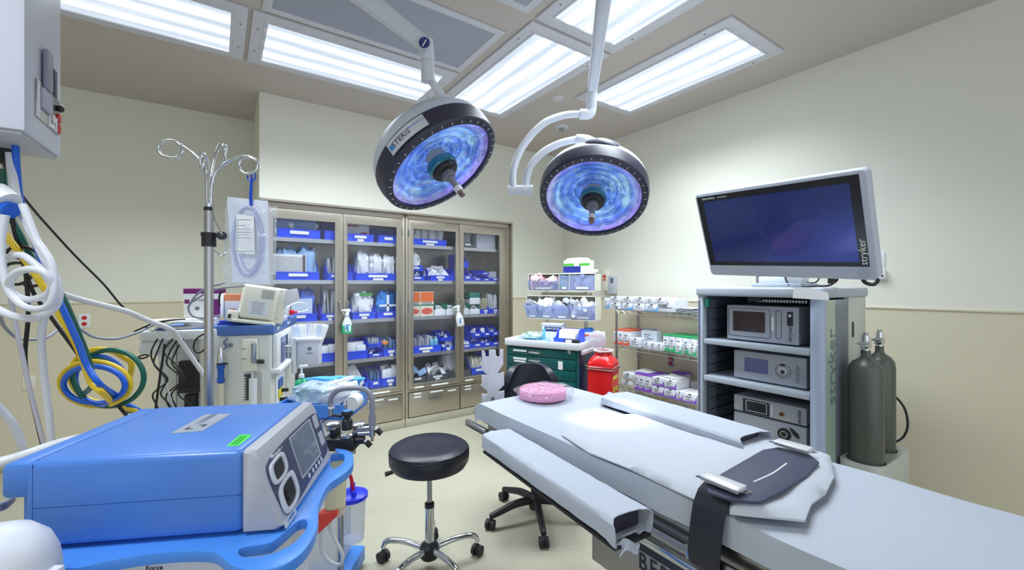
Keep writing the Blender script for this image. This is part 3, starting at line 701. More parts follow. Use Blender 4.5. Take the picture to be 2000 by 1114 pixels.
# ================================================================== SURGICAL LIGHTS
def reflector_mat():
    m = bpy.data.materials.new('dichroic_reflector'); m.use_nodes = True; nt = m.node_tree; b = nt.nodes['Principled BSDF']
    tc = nt.nodes.new('ShaderNodeTexCoord'); sp = nt.nodes.new('ShaderNodeSeparateXYZ'); nt.links.new(tc.outputs['Object'], sp.inputs[0])
    cb = nt.nodes.new('ShaderNodeCombineXYZ'); nt.links.new(sp.outputs[0], cb.inputs[0]); nt.links.new(sp.outputs[1], cb.inputs[1])
    ln = nt.nodes.new('ShaderNodeVectorMath'); ln.operation = 'LENGTH'; nt.links.new(cb.outputs[0], ln.inputs[0])
    wv = nt.nodes.new('ShaderNodeTexWave'); wv.wave_type = 'RINGS'; wv.rings_direction = 'Z'; wv.inputs['Scale'].default_value = 7; wv.inputs['Distortion'].default_value = 3; wv.inputs['Detail'].default_value = 3; wv.inputs['Detail Scale'].default_value = 1.6
    nt.links.new(tc.outputs['Object'], wv.inputs['Vector'])
    nz = nt.nodes.new('ShaderNodeTexNoise'); nz.inputs['Scale'].default_value = 9; nz.inputs['Detail'].default_value = 3; nt.links.new(tc.outputs['Object'], nz.inputs['Vector'])
    r1 = nt.nodes.new('ShaderNodeValToRGB'); e = r1.color_ramp.elements
    e[0].position = .3; e[0].color = lin((70, 108, 212)); e[1].position = .72; e[1].color = lin((170, 214, 248))
    k = e.new(.5); k.color = lin((108, 152, 238))
    ad = nt.nodes.new('ShaderNodeMath'); ad.operation = 'MULTIPLY_ADD'; ad.inputs[1].default_value = .12
    nt.links.new(wv.outputs['Fac'], ad.inputs[0]); 
    sb = nt.nodes.new('ShaderNodeMath'); sb.operation = 'SUBTRACT'; sb.inputs[1].default_value = .03; nt.links.new(nz.outputs['Fac'], sb.inputs[0]); nt.links.new(sb.outputs[0], ad.inputs[2])
    nt.links.new(ad.outputs[0], r1.inputs[0])
    r2 = nt.nodes.new('ShaderNodeMapRange'); r2.inputs[1].default_value = .215; r2.inputs[2].default_value = .32; nt.links.new(ln.outputs[1 if len(ln.outputs) > 1 else 0], r2.inputs[0])
    mx = nt.nodes.new('ShaderNodeMix'); mx.data_type = 'RGBA'; mx.inputs[7].default_value = lin((206, 150, 226))
    nt.links.new(r2.outputs[0], mx.inputs[0]); nt.links.new(r1.outputs[0], mx.inputs[6])
    nt.links.new(mx.outputs[2], b.inputs['Base Color']); nt.links.new(mx.outputs[2], b.inputs['Emission Color'])
    b.inputs['Emission Strength'].default_value = .32; b.inputs['Metallic'].default_value = .85; b.inputs['Roughness'].default_value = .16
    bp = nt.nodes.new('ShaderNodeBump'); bp.inputs['Strength'].default_value = .25; bp.inputs['Distance'].default_value = .012
    nt.links.new(wv.outputs['Fac'], bp.inputs['Height']); nt.links.new(bp.outputs[0], b.inputs['Normal'])
    return m
REFL = reflector_mat()
RIM = mat('lamp_rim', (46, 46, 66), .42); DOME = mat('lamp_dome', (196, 204, 218), .35)
TEAL = mat('lamp_hub_glass', (30, 110, 130), .15, coat=.5)
COVER = film('lamp_cover', (150, 180, 255), clear=.97, rough=.05)
def lamp(center, nrm, xref, label, aim, rim_yoke=False, plate_ang=None):
    """nrm: direction the lamp faces. xref: world vector for local +X of the head"""
    z = -Vector(nrm).normalized(); x = Vector(xref); x = (x - z * x.dot(z)).normalized(); y = z.cross(x)
    H = Matrix(((x.x, y.x, z.x, center[0]), (x.y, y.y, z.y, center[1]), (x.z, y.z, z.z, center[2]), (0, 0, 0, 1)))
    r = root('surgical_light', center, 0, label, 'surgical light', 'surgical lights over the table')
    L0 = RM[r.name].inverted() @ H
    def mb(): b = MB(); b.T = L0.copy(); return b
    mb().lathe([(.268, .012), (.272, -.004), (.298, -.001), (.306, .008), (.313, .05), (.312, .085), (.300, .1), (.28, .102)], n=72, cap=False).build('rim', RIM, r, sharp=30)
    mb().lathe([(.307, .088), (.303, .125), (.275, .17), (.20, .205), (.10, .222), (0, .226)], n=56).build('back_shell', DOME, r)
    # faceted concave reflector, own object so the texture keeps the head's axes
    b = MB(); NR, NA = 12, 40; rr = random.Random(3); vs_ = []; fs = []
    for i in range(NR + 1):
        rad = .05 + (.27 - .05) * i / NR
        for k in range(NA):
            a = 2 * math.pi * (k + .5 * (i % 2)) / NA
            vs_.append((rad * math.cos(a), rad * math.sin(a), .012 + .075 * (1 - (rad / .27) ** 2) + rr.uniform(-.0025, .0025)))
    for i in range(NR):
        for k in range(NA): k2 = (k + 1) % NA; fs.append((i * NA + k, i * NA + k2, (i + 1) * NA + k2, (i + 1) * NA + k))
    b.add(vs_, fs); o = b.build('reflector', REFL, r, sharp=5); o.matrix_local = L0
    mb().lathe([(.271, .004), (.271, .007), (0, .007), ], n=48, cap=False).build('cover_glass', COVER, r)
    for k in range(36):
        a = 2 * math.pi * k / 36; c, s_ = math.cos(a), math.sin(a)
        b = mb(); b.cyl((.281 * c, .281 * s_, -.0035), (.293 * c, .293 * s_, -.0025), .0018, n=6)
        b.build('rim_mark', mat('rim_mark_white', (210, 212, 220), .5), r)
    mb().lathe([(.075, .03), (.078, .005), (.075, -.004), (.062, -.01)], n=32, cap=False).build('hub_glass', TEAL, r)
    mb().lathe([(.066, -.006), (.066, -.02), (.058, -.032), (.035, -.036), (0, -.036)], n=32).build('hub', BLACK, r)
    mb().lathe([(.034, -.034), (.034, -.058), (.026, -.066), (0, -.066)], n=24).build('hub_collar', mat('hub_grey', (110, 112, 122), .35), r)
    h = mb().lathe([(.017, -.06), (.016, -.125), (0, -.125)], n=20).build('handle', mat('handle_grey', (130, 130, 138), .4), r)
    b = mb(); b.lathe([(.019, -.125), (.02, -.145), (.0185, -.152), (0, -.152)], n=20); b.build('handle_ring', WHITE, h).matrix_parent_inverse = Matrix()
    b = mb(); b.lathe([(.0155, -.15), (.014, -.178), (.008, -.182), (0, -.182)], n=20); b.build('handle_tip', mat('tip_brown', (120, 100, 96), .5), h)
    if plate_ang is not None:
        a = R(plate_ang); M = L0 @ Matrix.Rotation(a, 4, 'Z') @ Matrix.Translation((.3455, 0, .045)) @ Matrix.Rotation(math.pi / 2, 4, 'Y') @ Matrix.Rotation(math.pi / 2, 4, 'Z')
        # curved plate
        b = mb(); vs_ = []; fs = []; N = 14; half = .33
        for i in range(N + 1):
            t = a - half + 2 * half * i / N
            for zz in (.018, .08): vs_.append((.3155 * math.cos(t), .3155 * math.sin(t), zz))
        for i in range(N): fs.append((2 * i, 2 * i + 1, 2 * i + 3, 2 * i + 2))
        b.add(vs_, fs); pl = b.build('name_plate', mat('plate_silver', (196, 200, 206), .4), r)
        def wrap(o, toff):
            for v in o.data.vertices:
                X_, Yv, Zv = v.co; t = a + (X_ + toff) / .316; rr_ = .3162 + Zv
                v.co = L0 @ Vector((rr_ * math.cos(t), rr_ * math.sin(t), .049 + Yv))
        sg = -1
        for (s_, sz, off, dz, mm_) in (('STERIS', .036, -.028, 0, INK), ('Harmony LC', .017, .056, .011, BLUEMK)):
            o = text_obj(s_, sz, pl, Matrix.Translation((off, dz, 0)), mm_, depth=.0004); wrap(o, 0)
        b = MB(); b.box(-.096, -.076, -.012, .012, 0, .0006); o = b.build('logo_square', BLUEMK, pl); wrap(o, 0)
    sp = bpy.data.lights.new('surgical_spot', 'SPOT'); sp.energy = aim[1]; sp.spot_size = R(19); sp.spot_blend = 1.; sp.shadow_soft_size = .06; sp.color = (.93, .96, 1)
    so = bpy.data.objects.new('surgical_spot', sp); COL.objects.link(so); so.parent = r
    pos = L0 @ Vector((0, 0, -.2)); so.location = pos
    d = (Vector(aim[0]) - (Vector(center) + pos)).normalized(); so.rotation_euler = d.to_track_quat('-Z', 'Y').to_euler()
    return r, H
def CV(r, d, z): return Vector((SY * d + CYw * r, CYw * d - SY * r, z))     # vector, camera frame to room
SPOT = PZ(1185, 812, .92)
# lamp 1 (left)
c1 = PD(866, 329, 2.09); v1 = (c1 - Vector((0, 0, EYE))).normalized()
right = CV(1, 0, 0); dn = v1.cross(right).normalized(); dn = dn if dn.z < 0 else -dn
rt = v1.cross(dn); rt = rt if rt.dot(right) > 0 else -rt
n1 = -v1 * math.cos(R(59)) + (rt * .57 + dn * .82).normalized() * math.sin(R(59))
maj1 = (rt * .82 - dn * .57)
l1, H1 = lamp(c1, n1, maj1, 'left surgical light head, tilted, with a name plate on its dark rim', (SPOT, 75), plate_ang=262)
# lamp 2 (right)
c2 = PD(1158, 391, 2.46); v2 = (c2 - Vector((0, 0, EYE))).normalized()
n2 = -v2 * math.cos(R(49)) + Vector((0, 0, -1)) * math.sin(R(49)); n2 += CV(-.05, 0, 0)
l2, H2 = lamp(c2, n2, CV(1, 0, 0), 'right surgical light head on two curved white arms, facing the viewer', (SPOT, 70))
# arms of lamp 1
b = MB()
j0 = PD(876, 214, 2.2); j1 = PD(862, 186, 2.2); j2 = PD(846, 163, 2.18); j3 = PD(837, 140, 2.16)
b.tube([H1 @ Vector((.0, .0, .20)) , j0, j1, j2, j3], .02, 14, 8); b.build('neck_tube', ARMW, l1, world=True)
b = MB(); b.cyl(PD(836, 160, 2.16), PD(834, 100, 2.14), .034, n=24).tube([PD(834, 118, 2.14), PD(833, 98, 2.13), PD(831, 78, 2.12)], .037, 24, 3); b.build('joint', ARMW, l1, world=True)
e0, e1 = PD(829, 86, 2.12), PD(640, -60, 2.02)
dirv = (e1 - e0).normalized(); far = e0 + dirv * .95
b = MB(); sd = dirv.cross(Vector((0, 0, 1))).normalized(); up = sd.cross(dirv)
def bar(b, a, c, w0, h0, w1, h1):
    q = []
    for p, w_, h_ in ((a, w0, h0), (c, w1, h1)):
        for i in range(16):
            t = 2 * math.pi * i / 16; cx_ = math.copysign(abs(math.cos(t)) ** .6, math.cos(t)); sx_ = math.copysign(abs(math.sin(t)) ** .6, math.sin(t))
            q.append(p + sd * cx_ * w_ / 2 + up * sx_ * h_ / 2)
    b.add(q, [(i, (i + 1) % 16, (i + 1) % 16 + 16, i + 16) for i in range(16)] + [tuple(range(15, -1, -1)), tuple(range(16, 32))])
bar(b, e0, far, .05, .075, .085, .13); b.build('spring_arm', ARMW, l1, world=True)
fl_n = -CV(0, 1, 0)
b = MB(); b.T = frame(PD(829, 84, 2.078), CV(1, 0, 0), (0, 0, 1)); b.T = b.T @ Matrix.Rotation(0, 4, 'X')
b.lathe([(.033, 0), (.033, .006), (.029, .007)], n=28, cap=True); ob = b.build('cap_ring', ARMW, l1, world=True)
b = MB(); b.T = frame(PD(829, 84, 2.070), CV(1, 0, 0), (0, 0, 1)); b.lathe([(.026, 0), (.026, .006), (0, .006)], n=28); b.build('pivot_cap', mat('cap_navy', (40, 58, 120), .4), l1, world=True)
b = MB(); b.T = frame(PD(829, 84, 2.062), CV(.5, 0, .85), CV(-.85, 0, .5)); b.box(-.018, .018, -.003, .003, 0, .002); b.build('cap_mark', WHITE, l1, world=True)
b = MB(); cpos = Vector((far.x, far.y, 0)); b.cyl((far.x, far.y, far.z - .05), (far.x, far.y, CEIL), .05, n=24); b.build('ceiling_column', ARMW, l1, world=True)
# arms of lamp 2
back2 = H2 @ Vector((0.02, -.20, .19)); sh = PD(1143, 283, 2.52)
b = MB(); b.tube([back2, PD(1156, 284, 2.53), PD(1144, 276, 2.52), PD(1124, 272, 2.52)], .055, 24, 6, taper=.028); b.build('shoulder', ARMW, l2, world=True)
yk = MB(); yk.T = H2.copy()
yk.prism(smooth_loop([(-.11, -.24), (-.09, -.29), (0, -.315), (.09, -.29), (.11, -.24), (.07, -.17), (-.07, -.17)]), .10, .15, b=.012); yk.build('yoke_cover', RIM, l2, world=True)
b = MB(); b.tube([PD(1128, 272, 2.52), PD(1092, 281, 2.5), PD(1058, 300, 2.48), PD(1034, 330, 2.46), PD(1026, 366, 2.45)], .021, 16, 8); b.build('lower_arm', ARMW, l2, world=True)
b = MB(); b.cyl(PD(992, 372, 2.44), PD(1041, 371, 2.44), .027, n=24).cyl(PD(1022, 373, 2.44), PD(1030, 373, 2.44), .0285, n=24); b.build('elbow', ARMW, l2, world=True)
b = MB(); b.tube([PD(1002, 366, 2.44), PD(1003, 330, 2.46), PD(1022, 285, 2.5), PD(1060, 243, 2.54), PD(1100, 226, 2.58), PD(1135, 223, 2.6)], .021, 16, 8); b.build('upper_arm', ARMW, l2, world=True)
b = MB(); b.tube([PD(1132, 223, 2.6), PD(1152, 222, 2.6), PD(1155, 204, 2.6)], .031, 20, 5).cyl(PD(1155, 213, 2.6), PD(1157, 170, 2.56), .031, n=20); b.build('joint', ARMW, l2, world=True)
b = MB(); b.cyl(PD(1157, 176, 2.56), PD(1157, 171, 2.56), .033, n=20); b.build('joint_band', mat('band_grey', (90, 92, 100), .4), l2, world=True)
e0, e1 = PD(1157, 172, 2.56), PD(1180, -10, 2.02)
dirv = (e1 - e0).normalized(); sd = dirv.cross(Vector((0, 0, 1))).normalized(); up = sd.cross(dirv); far = e0 + dirv * 1.05
b = MB(); bar(b, e0, far, .06, .065, .085, .10); b.build('spring_arm', ARMW, l2, world=True)
b = MB(); b.cyl((far.x, far.y, far.z - .05), (far.x, far.y, CEIL), .05, n=24); b.build('ceiling_column', ARMW, l2, world=True)

# ================================================================== OPERATING TABLE
TX0, TX1, TY0, TY1, TZ = 1.10, 1.72, -.25, 1.93, .90
t = root('operating_table', (1.41, .85, 0), 0, 'operating table with steel side rails and a dark pedestal, under white sheets', 'operating table')
MB().box(TX0 + .02, TX1 - .02, TY0, TY1 - .03, .795, .822, b=.008).build('table_pad_base', BLACKR, t, world=True)
b = MB()
b.box(TX0 + .035, TX1 - .035, TY0, TY1 - .06, .735, .795, b=.004)
b.build('top_frame', SATIN, t, world=True)
for s, x in ((-1, TX0 - .005), (1, TX1 + .005)):
    MB().box(x - .005, x + .005, TY0, 1.25, .735, .765, b=.002).build('side_rail', SATIN, t, world=True)
    for yy in (-.1, .45, 1.1): MB().cyl((x - s * .0, yy, .75), (x - s * .045, yy, .75), .012, n=12).build('rail_post', SATIN, t, world=True)
MB().box(TX0 - .012, TX0 - .002, .36, .72, .728, .772, b=.002).build('rail_clamp', SATIN, t, world=True)
MB().cyl((TX0 - .02, .70, .75), (TX0 - .008, .70, .75), .011, n=16).cyl((TX0 - .023, .70, .75), (TX0 - .02, .70, .75), .006, n=6).build('clamp_bolt', CHROME, t, world=True)
MB().box(TX0 + .0, TX1 - .0, -.3, 1.10, .52, .715, b=.006).build('upper_shroud', mat('table_steel', (178, 176, 176), .35, .6), t, world=True)
MB().box(TX0 - .004, TX0 + .001, -.3, 1.02, .665, .69).build('shroud_groove', mat('groove_dark', (40, 44, 66), .4), t, world=True)
MB().box(TX0 - .006, TX0 + .001, -.3, 1.06, .69, .712, b=.001).build('shroud_ledge', CHROME, t, world=True)
MB().box(TX0 + .06, TX1 - .06, -.2, 1.04, .10, .52, b=.01).build('pedestal', mat('pedestal_taupe', (128, 118, 112), .4), t, world=True)
MB().box(TX0 - .05, TX1 + .05, -.35, 1.0, .02, .10, b=.02).build('base_plate', SATIN, t, world=True)
bl = PX(1251, 1098, TX0)
text_obj('BERCHTOLD', .075, t, RM[t.name].inverted() @ frame((TX0 - .0015, bl.y + .008, bl.z + .002), (0, -1, 0), (0, 0, 1)), INK, align='LEFT', sx=.8, sp=1.25)
for x in (TX0 - .02, ):
    b = MB(); b.box(x - .012, x + .012, TY1 - .14, TY1 + .06, .765, .795, b=.004); b.build('head_rail', SATIN, t, world=True)
# white sheet over the pad
def nz(x, y, s=6., k=.004): return k * noise.noise(Vector((x * s, y * s, 3.1)))
sheet = root('bed_sheet', (1.41, .85, .8), 0, 'white fitted sheet over the operating table pad', 'sheet')
def sheet_fn(u, v):
    # wrap around: u across, v along
    w_ = TX1 - TX0; hgt = .085; tot = w_ + 2 * hgt; s = u * tot; r_ = .02
    if s < hgt: x, z = TX0 - .004, TZ - (hgt - s)
    elif s < hgt + w_: x, z = TX0 + (s - hgt), TZ
    else: x, z = TX1 + .004, TZ - (s - hgt - w_)
    ex = min(max(x - TX0, 0), max(TX1 - x, 0))
    if ex < r_ and s >= hgt and s <= hgt + w_: z -= (r_ - ex) ** 2 / r_ * .5
    y = TY0 + (TY1 - TY0) * v
    e = TY1 - y
    if e < .05: z -= (.05 - e) ** 2 * 9
    # crease bands
    z += nz(x, y, 4, .006) * (1 if z > TZ - .03 else .3); x += nz(y, z, 9, .006) if z < TZ - .02 else 0
    if abs(x - 1.50) < .01: z -= .0012
    return (x - 1.41, y - .85, z - .8 )
MB().grid(sheet_fn, 48, 130, thick=.003).build('sheet_top', SHEET, sheet)
def cap(u, v):   # head-end face of the sheet
    x = TX0 - .004 + (TX1 - TX0 + .008) * u; z = TZ - .0225 - .062 * v + nz(x, 2, 8, .004) * v
    return (x - 1.41, TY1 - .85 + .012 * math.sin(v * 3) + nz(x, z, 14, .004), z - .8)
MB().grid(cap, 30, 6, thick=.003).build('sheet_end', SHEET, sheet)
# folded draw sheet
def cloth_poly(name, pts, z0, th, m, label, cat='sheet', wr=.006, sub=1, edge=.02, base=None):
    """a folded cloth: outline in world XY, rounded thickness, wrinkled"""
    lp = smooth_loop(pts, sub) if sub > 1 else pts
    bb = bmesh.new(); vv = [bb.verts.new((p[0], p[1], 0)) for p in lp]; bb.faces.new(vv)
    bmesh.ops.triangulate(bb, faces=bb.faces[:]); 
    for _ in range(4):
        lg = [e for e in bb.edges if e.calc_length() > .035]
        if not lg: break
        bmesh.ops.subdivide_edges(bb, edges=lg, cuts=1)
        bmesh.ops.triangulate(bb, faces=bb.faces[:])
    P2 = [Vector(p) for p in lp]
    def dist(p):
        d = 9
        for i in range(len(P2)):
            a, c = P2[i], P2[(i + 1) % len(P2)]; ab = c - a; tt = max(0, min(1, (p - a).dot(ab) / max(ab.length_squared, 1e-9))); d = min(d, (p - a - ab * tt).length)
        return d
    n = len(bb.verts); vs_ = []; top = []
    fs = [[v.index for v in f.verts] for f in bb.faces] if False else None
    bb.verts.index_update()
    co = [v.co.copy() for v in bb.verts]; fc = [[v.index for v in f.verts] for f in bb.faces]; be = [(e.verts[0].index, e.verts[1].index) for e in bb.edges if len(e.link_faces) == 1]
    bb.free()
    for c in co:
        d = dist(Vector((c.x, c.y))); f = min(1, d / edge); f = math.sqrt(max(0, 1 - (1 - f) ** 2))
        h = th * (.25 + .75 * f) + (noise.noise(Vector((c.x * 7, c.y * 5, th * 90))) * wr + noise.noise(Vector((c.x * 24, c.y * 17, 1))) * wr * .35) * f
        top.append(Vector((c.x, c.y, z0 + max(h, .001))))
    bot = [Vector((c.x, c.y, z0)) for c in co]
    cx_ = sum(v.x for v in top) / len(top); cy_ = sum(v.y for v in top) / len(top)
    off = Vector((cx_, cy_, z0))
    b = MB(); k = len(top)
    b.add([v - off for v in top] + [v - off for v in bot], fc + [tuple(i + k for i in reversed(f)) for f in fc] + [(a, c, c + k, a + k) for a, c in be])
    return tag(b.build(name, m, loc=off, sharp=50), label, cat)
def zp(px, py, z): q = PZ(px, py, z); return (q.x, q.y)
zz = TZ + .004
cloth_poly('draw_sheet', [zp(1103, 822, zz), zp(1098, 852, zz), zp(1150, 886, zz), zp(1230, 918, zz), zp(1330, 966, zz), zp(1378, 988, zz), (1.22, .66), (1.50, .66), zp(1600, 905, zz), zp(1500, 858, zz), zp(1380, 835, zz), zp(1290, 815, zz), zp(1180, 812, zz)], zz, .016, SHEET2, 'long folded white draw sheet along the middle of the table, in the light pool', wr=.005)
cloth_poly('folded_towel', [zp(1425, 1003, zz + .02), zp(1470, 1008, zz + .02), zp(1572, 1018, zz + .02), zp(1585, 985, zz + .02), zp(1612, 965, zz + .02), zp(1630, 930, zz + .02), zp(1622, 893, zz + .02), zp(1575, 885, zz + .02), zp(1480, 900, zz + .02), zp(1425, 950, zz + .02)], zz + .0165, .024, SHEET2, 'crumpled folded white blanket end under the black strap pad', 'blanket', wr=.008, edge=.03)
# far arm board (white sleeve, open end)
def sleeve(name, cpts, w_, h_, z, label, open_end=True):
    """cpts: (x,y) of the centre line from closed to open end"""
    a, c = Vector(cpts[0]), Vector(cpts[1]); d = (c - a); Lg = d.length; d.normalize(); ang = math.atan2(d.y, d.x)
    r = root(name, (a.x, a.y, z), ang, label, 'arm board', 'padded arm boards folded along the table')
    NU, NV = 32, 60
    def fn(u, v):
        al = 2 * math.pi * u; cs, sn = math.cos(al), math.sin(al); pw = .42
        yy = math.copysign(abs(cs) ** pw, cs) * w_ / 2; zc = math.copysign(abs(sn) ** pw, sn) * h_ / 2
        x = v * Lg
        e = min(1, .55 + v * 9); yy *= e * (1 + nz(x * 1.3, al, 3, .04)); zc = zc * min(1, .6 + v * 8) * (1 + nz(x, al * 2, 4, .10))
        if v > .97: x += .012 * math.sin(al * 2 + 1); zc -= .010 * (1 if sn < 0 else 0) * math.sin(al * 3) ** 2
        return (x, yy, zc + h_ / 2 + nz(x, yy, 20, .0025))
    b = MB(); b.grid(fn, NU, NV, thick=.0025); b.build('cover', SHEET, r)
    b = MB(); b.box(.02, Lg - .03, -w_ / 2 + .012, w_ / 2 - .012, .008, h_ - .012, b=.01); b.build('pad', mat('pad_dark', (42, 38, 56), .6), r)
    b = MB(); b.box(.03, Lg + .0, -w_ / 2 + .01, w_ / 2 + .004, -.014, -.003, b=.003); b.build('board', BLACKR, r)
    b = MB(); b.T = Matrix.Translation((0, 0, h_ / 2)); b.ball((0.004, 0, 0), (.03, w_ / 2 * .55, h_ / 2 * .6), 16, jit=.2, seed=4).ball((-.02, w_ * .1, .004), (.018, .014, .012), 10, jit=.3, seed=2); b.build('gathered_end', SHEET, r)
    if open_end:
        b = MB(); b.grid(lambda u, v: (Lg - .005 + .02 * u, -w_ * .1 - .035 + .07 * v + .01 * math.sin(u * 5), -.002 - .02 * u + .012 * math.sin(v * 5)), 8, 10, thick=.002); b.build('loose_flap', SHEET, r)
    return r
sleeve('arm_board', [(1.015, 1.63), (.958, .80)], .15, .075, .785, 'near padded arm board in a white sleeve, open end showing a dark pad')
sleeve('arm_board', [(1.655, 1.52), (1.625, .79)], .2, .045, .908, 'far padded arm board in a white sleeve, behind the table sheet', True)
MB_ = None
# strap
st = root('safety_strap', (1.4, .77, TZ), 0, 'wide black safety strap with steel buckles crossing the table', 'strap')
STR = mat('strap_black', (34, 36, 50), .55, bump=.1, scale=250); PADM = mat('strap_pad', (58, 62, 86), .6, bump=.08, scale=200)
pts = [PZ(1376, 948, .955), PZ(1410, 925, .955), PZ(1490, 879, .955), PZ(1520, 874, .955), PZ(1575, 884, .955), PZ(1600, 903, .955), PZ(1575, 930, .955), PZ(1530, 958, .955), PZ(1485, 981, .955), PZ(1430, 977, .955), PZ(1385, 962, .955)]
b = MB(); b.prism([(p.x, p.y) for p in pts], .948, .956, b=.002); b.build('leg_pad', PADM, st, world=True)
b = MB(); p0, p1 = PZ(1472, 942, .957), PZ(1536, 906, .957); b.tube([p0, p0.lerp(p1, .5) + Vector((0, -.006, 0)), p1], .0022, 8, 5); b.build('seam_tie', PAPER, st, world=True)
b = MB()
def strap_fn(u, v):
    # u along the width (world Y), v from the buckle down over the edge
    P = [(1.15, .956), (1.12, .950), (1.098, .935), (1.082, .90), (1.075, .84), (1.073, .77), (1.085, .735)]
    t = v * (len(P) - 1); i = min(int(t), len(P) - 2); f = t - i
    x = P[i][0] + (P[i + 1][0] - P[i][0]) * f; z = P[i][1] + (P[i + 1][1] - P[i][1]) * f
    y0 = .675 + .035 * v; return (x, y0 - u * .09 - .005 * v, z)
b.grid(strap_fn, 6, 36, thick=.004); b.build('webbing', STR, st, world=True)
for (px, py, ang) in ((1412, 945, 0), (1548, 873, 0)):
    q = PZ(px, py, .968)
    o = root('tmpb', (0, 0, 0), 0, None, None); bpy.data.objects.remove(o)
    b = MB(); b.T = Matrix.Translation(q) @ Matrix.Rotation(R(90), 4, 'Z')
    b.box(-.052, .052, -.024, .024, -.004, .010, b=.004); bk = b.build('buckle_plate', mat('buckle_white', (226, 228, 232), .3, .3), st, world=True); RM[bk.name] = RM[st.name]
    b = MB(); b.T = Matrix.Translation(q) @ Matrix.Rotation(R(90), 4, 'Z')
    b.tube([(-.058, -.03, -.008), (-.058, .03, .006), (.058, .03, .006), (.058, -.03, -.008)], .0025, 8, 1, closed=True); b.build('buckle_wire', CHROME, bk, world=True)
# pink donut cushion in clear wrap
q = PZ(1060, 778, TZ)
q = Vector((q.x, q.y, TZ + .002))
r = root('head_cushion', q, 0, 'round pink foam head cushion in clear film on the table end', 'head cushion')
MB().lathe([(0, .0), (.105, .0), (.122, .006), (.125, .03), (.122, .05), (.112, .056), (.05, .055), (0, .053)], n=48).build('foam', PINK, r)
MB().ball((0.012, 0, .03), (.15, .136, .036), 36, jit=.12, seed=5, pw=.75).build('film_wrap', film('wrap_film', (240, 225, 240), clear=.86, rough=.12, bump=.9, scale=30), r)

# ================================================================== STOOL AND CHAIR
def caster(b, x, y, r=.028, ang=0.):
    c, s = math.cos(ang), math.sin(ang)
    for k in (-1, 1):
        b.cyl((x - s * k * .008, y + c * k * .008, r), (x - s * k * .027, y + c * k * .027, r), r, n=20)
    b.ball((x, y, r * 1.35), (.02, .02, r * .9), 12)
    b.cyl((x, y, r * 1.8), (x, y, r * 2.9), .006, n=8)
hub = CW(-.437, 2.27, 0); hub.z = 0
r = root('rolling_stool', hub, 0, 'black round padded rolling stool with a chrome five-leg base', 'stool')
b = MB(); b.lathe([(0, .54), (.16, .538), (.192, .548), (.208, .575), (.21, .612), (.203, .642), (.18, .656), (.11, .650), (0, .644)], n=56); b.build('seat', VINYL, r)
b = MB(); b.lathe([(.208, .625), (.2105, .629), (.208, .633)], n=56, cap=False); b.build('seat_piping', BLACK, r)
MB().cyl((0, 0, .53), (0, 0, .556), .06, n=24).build('seat_mount', BLACK, r)
MB().cyl((0, 0, .33), (0, 0, .54), .0135, n=20).build('gas_lift', SATIN, r)
MB().cyl((0, 0, .13), (0, 0, .335), .024, n=24).build('lift_sleeve', CHROME, r)
MB().lathe([(.0255, .325), (.0255, .345), (.015, .352), (0, .352)], n=24).build('lift_cap', BLACK, r)
MB().lathe([(0, .055), (.045, .06), (.052, .085), (.05, .12), (.032, .14), (0, .14)], n=28).build('base_hub', BLACK, r)
for k in range(5):
    a = R(24 + 72 * k) - YAW; c, s = math.cos(a), math.sin(a)
    leg = MB().tube([(.04 * c, .04 * s, .105), (.12 * c, .12 * s, .12), (.2 * c, .2 * s, .122), (.25 * c, .25 * s, .11), (.268 * c, .268 * s, .075)], .0165, 14, 6, taper=.014).build('leg', CHROME, r)
    b = MB(); caster(b, .268 * c, .268 * s, .028, a + .7 + k); b.build('caster', BLACKR, leg)
lv = CV(-.8, -.2, 0).normalized()
MB().tube([lv * .05 + Vector((0, 0, .545)), lv * .13 + Vector((0, 0, .54)), lv * .19 + Vector((0, 0, .53))], .004, 8, 4).build('lever_rod', SATIN, r)
MB().tube([lv * .165 + Vector((0, 0, .534)), lv * .20 + Vector((0, 0, .526)), lv * .225 + Vector((0, 0, .52))], .008, 12, 4, taper=.013).build('lever_grip', BLACK, r)

q = CW(.15, 2.76, 0)
r = root('swivel_chair', q, 0, 'black swivel chair behind the head end of the table', 'chair')
for k in range(5):
    a = R(-84 + 72 * k) - YAW; c, s = math.cos(a), math.sin(a)
    leg = MB()
    leg.tube([(.03 * c, .03 * s, .12), (.14 * c, .14 * s, .118), (.25 * c, .25 * s, .09), (.31 * c, .31 * s, .075)], .026, 12, 5, taper=.017); leg = leg.build('leg', BLACK, r)
    b = MB(); caster(b, .31 * c, .31 * s, .029, a + k); b.build('caster', BLACKR, leg)
MB().lathe([(0, .06), (.04, .065), (.045, .14), (.03, .16), (0, .16)], n=24).build('base_hub', BLACK, r)
MB().cyl((0, 0, .14), (0, 0, .27), .028, n=20).cyl((0, 0, .26), (0, 0, .42), .017, n=16).build('gas_lift', BLACK, r)
MB().lathe([(.0285, .15), (.0285, .27)], n=20).build('lift_shroud', BLACKR, r)
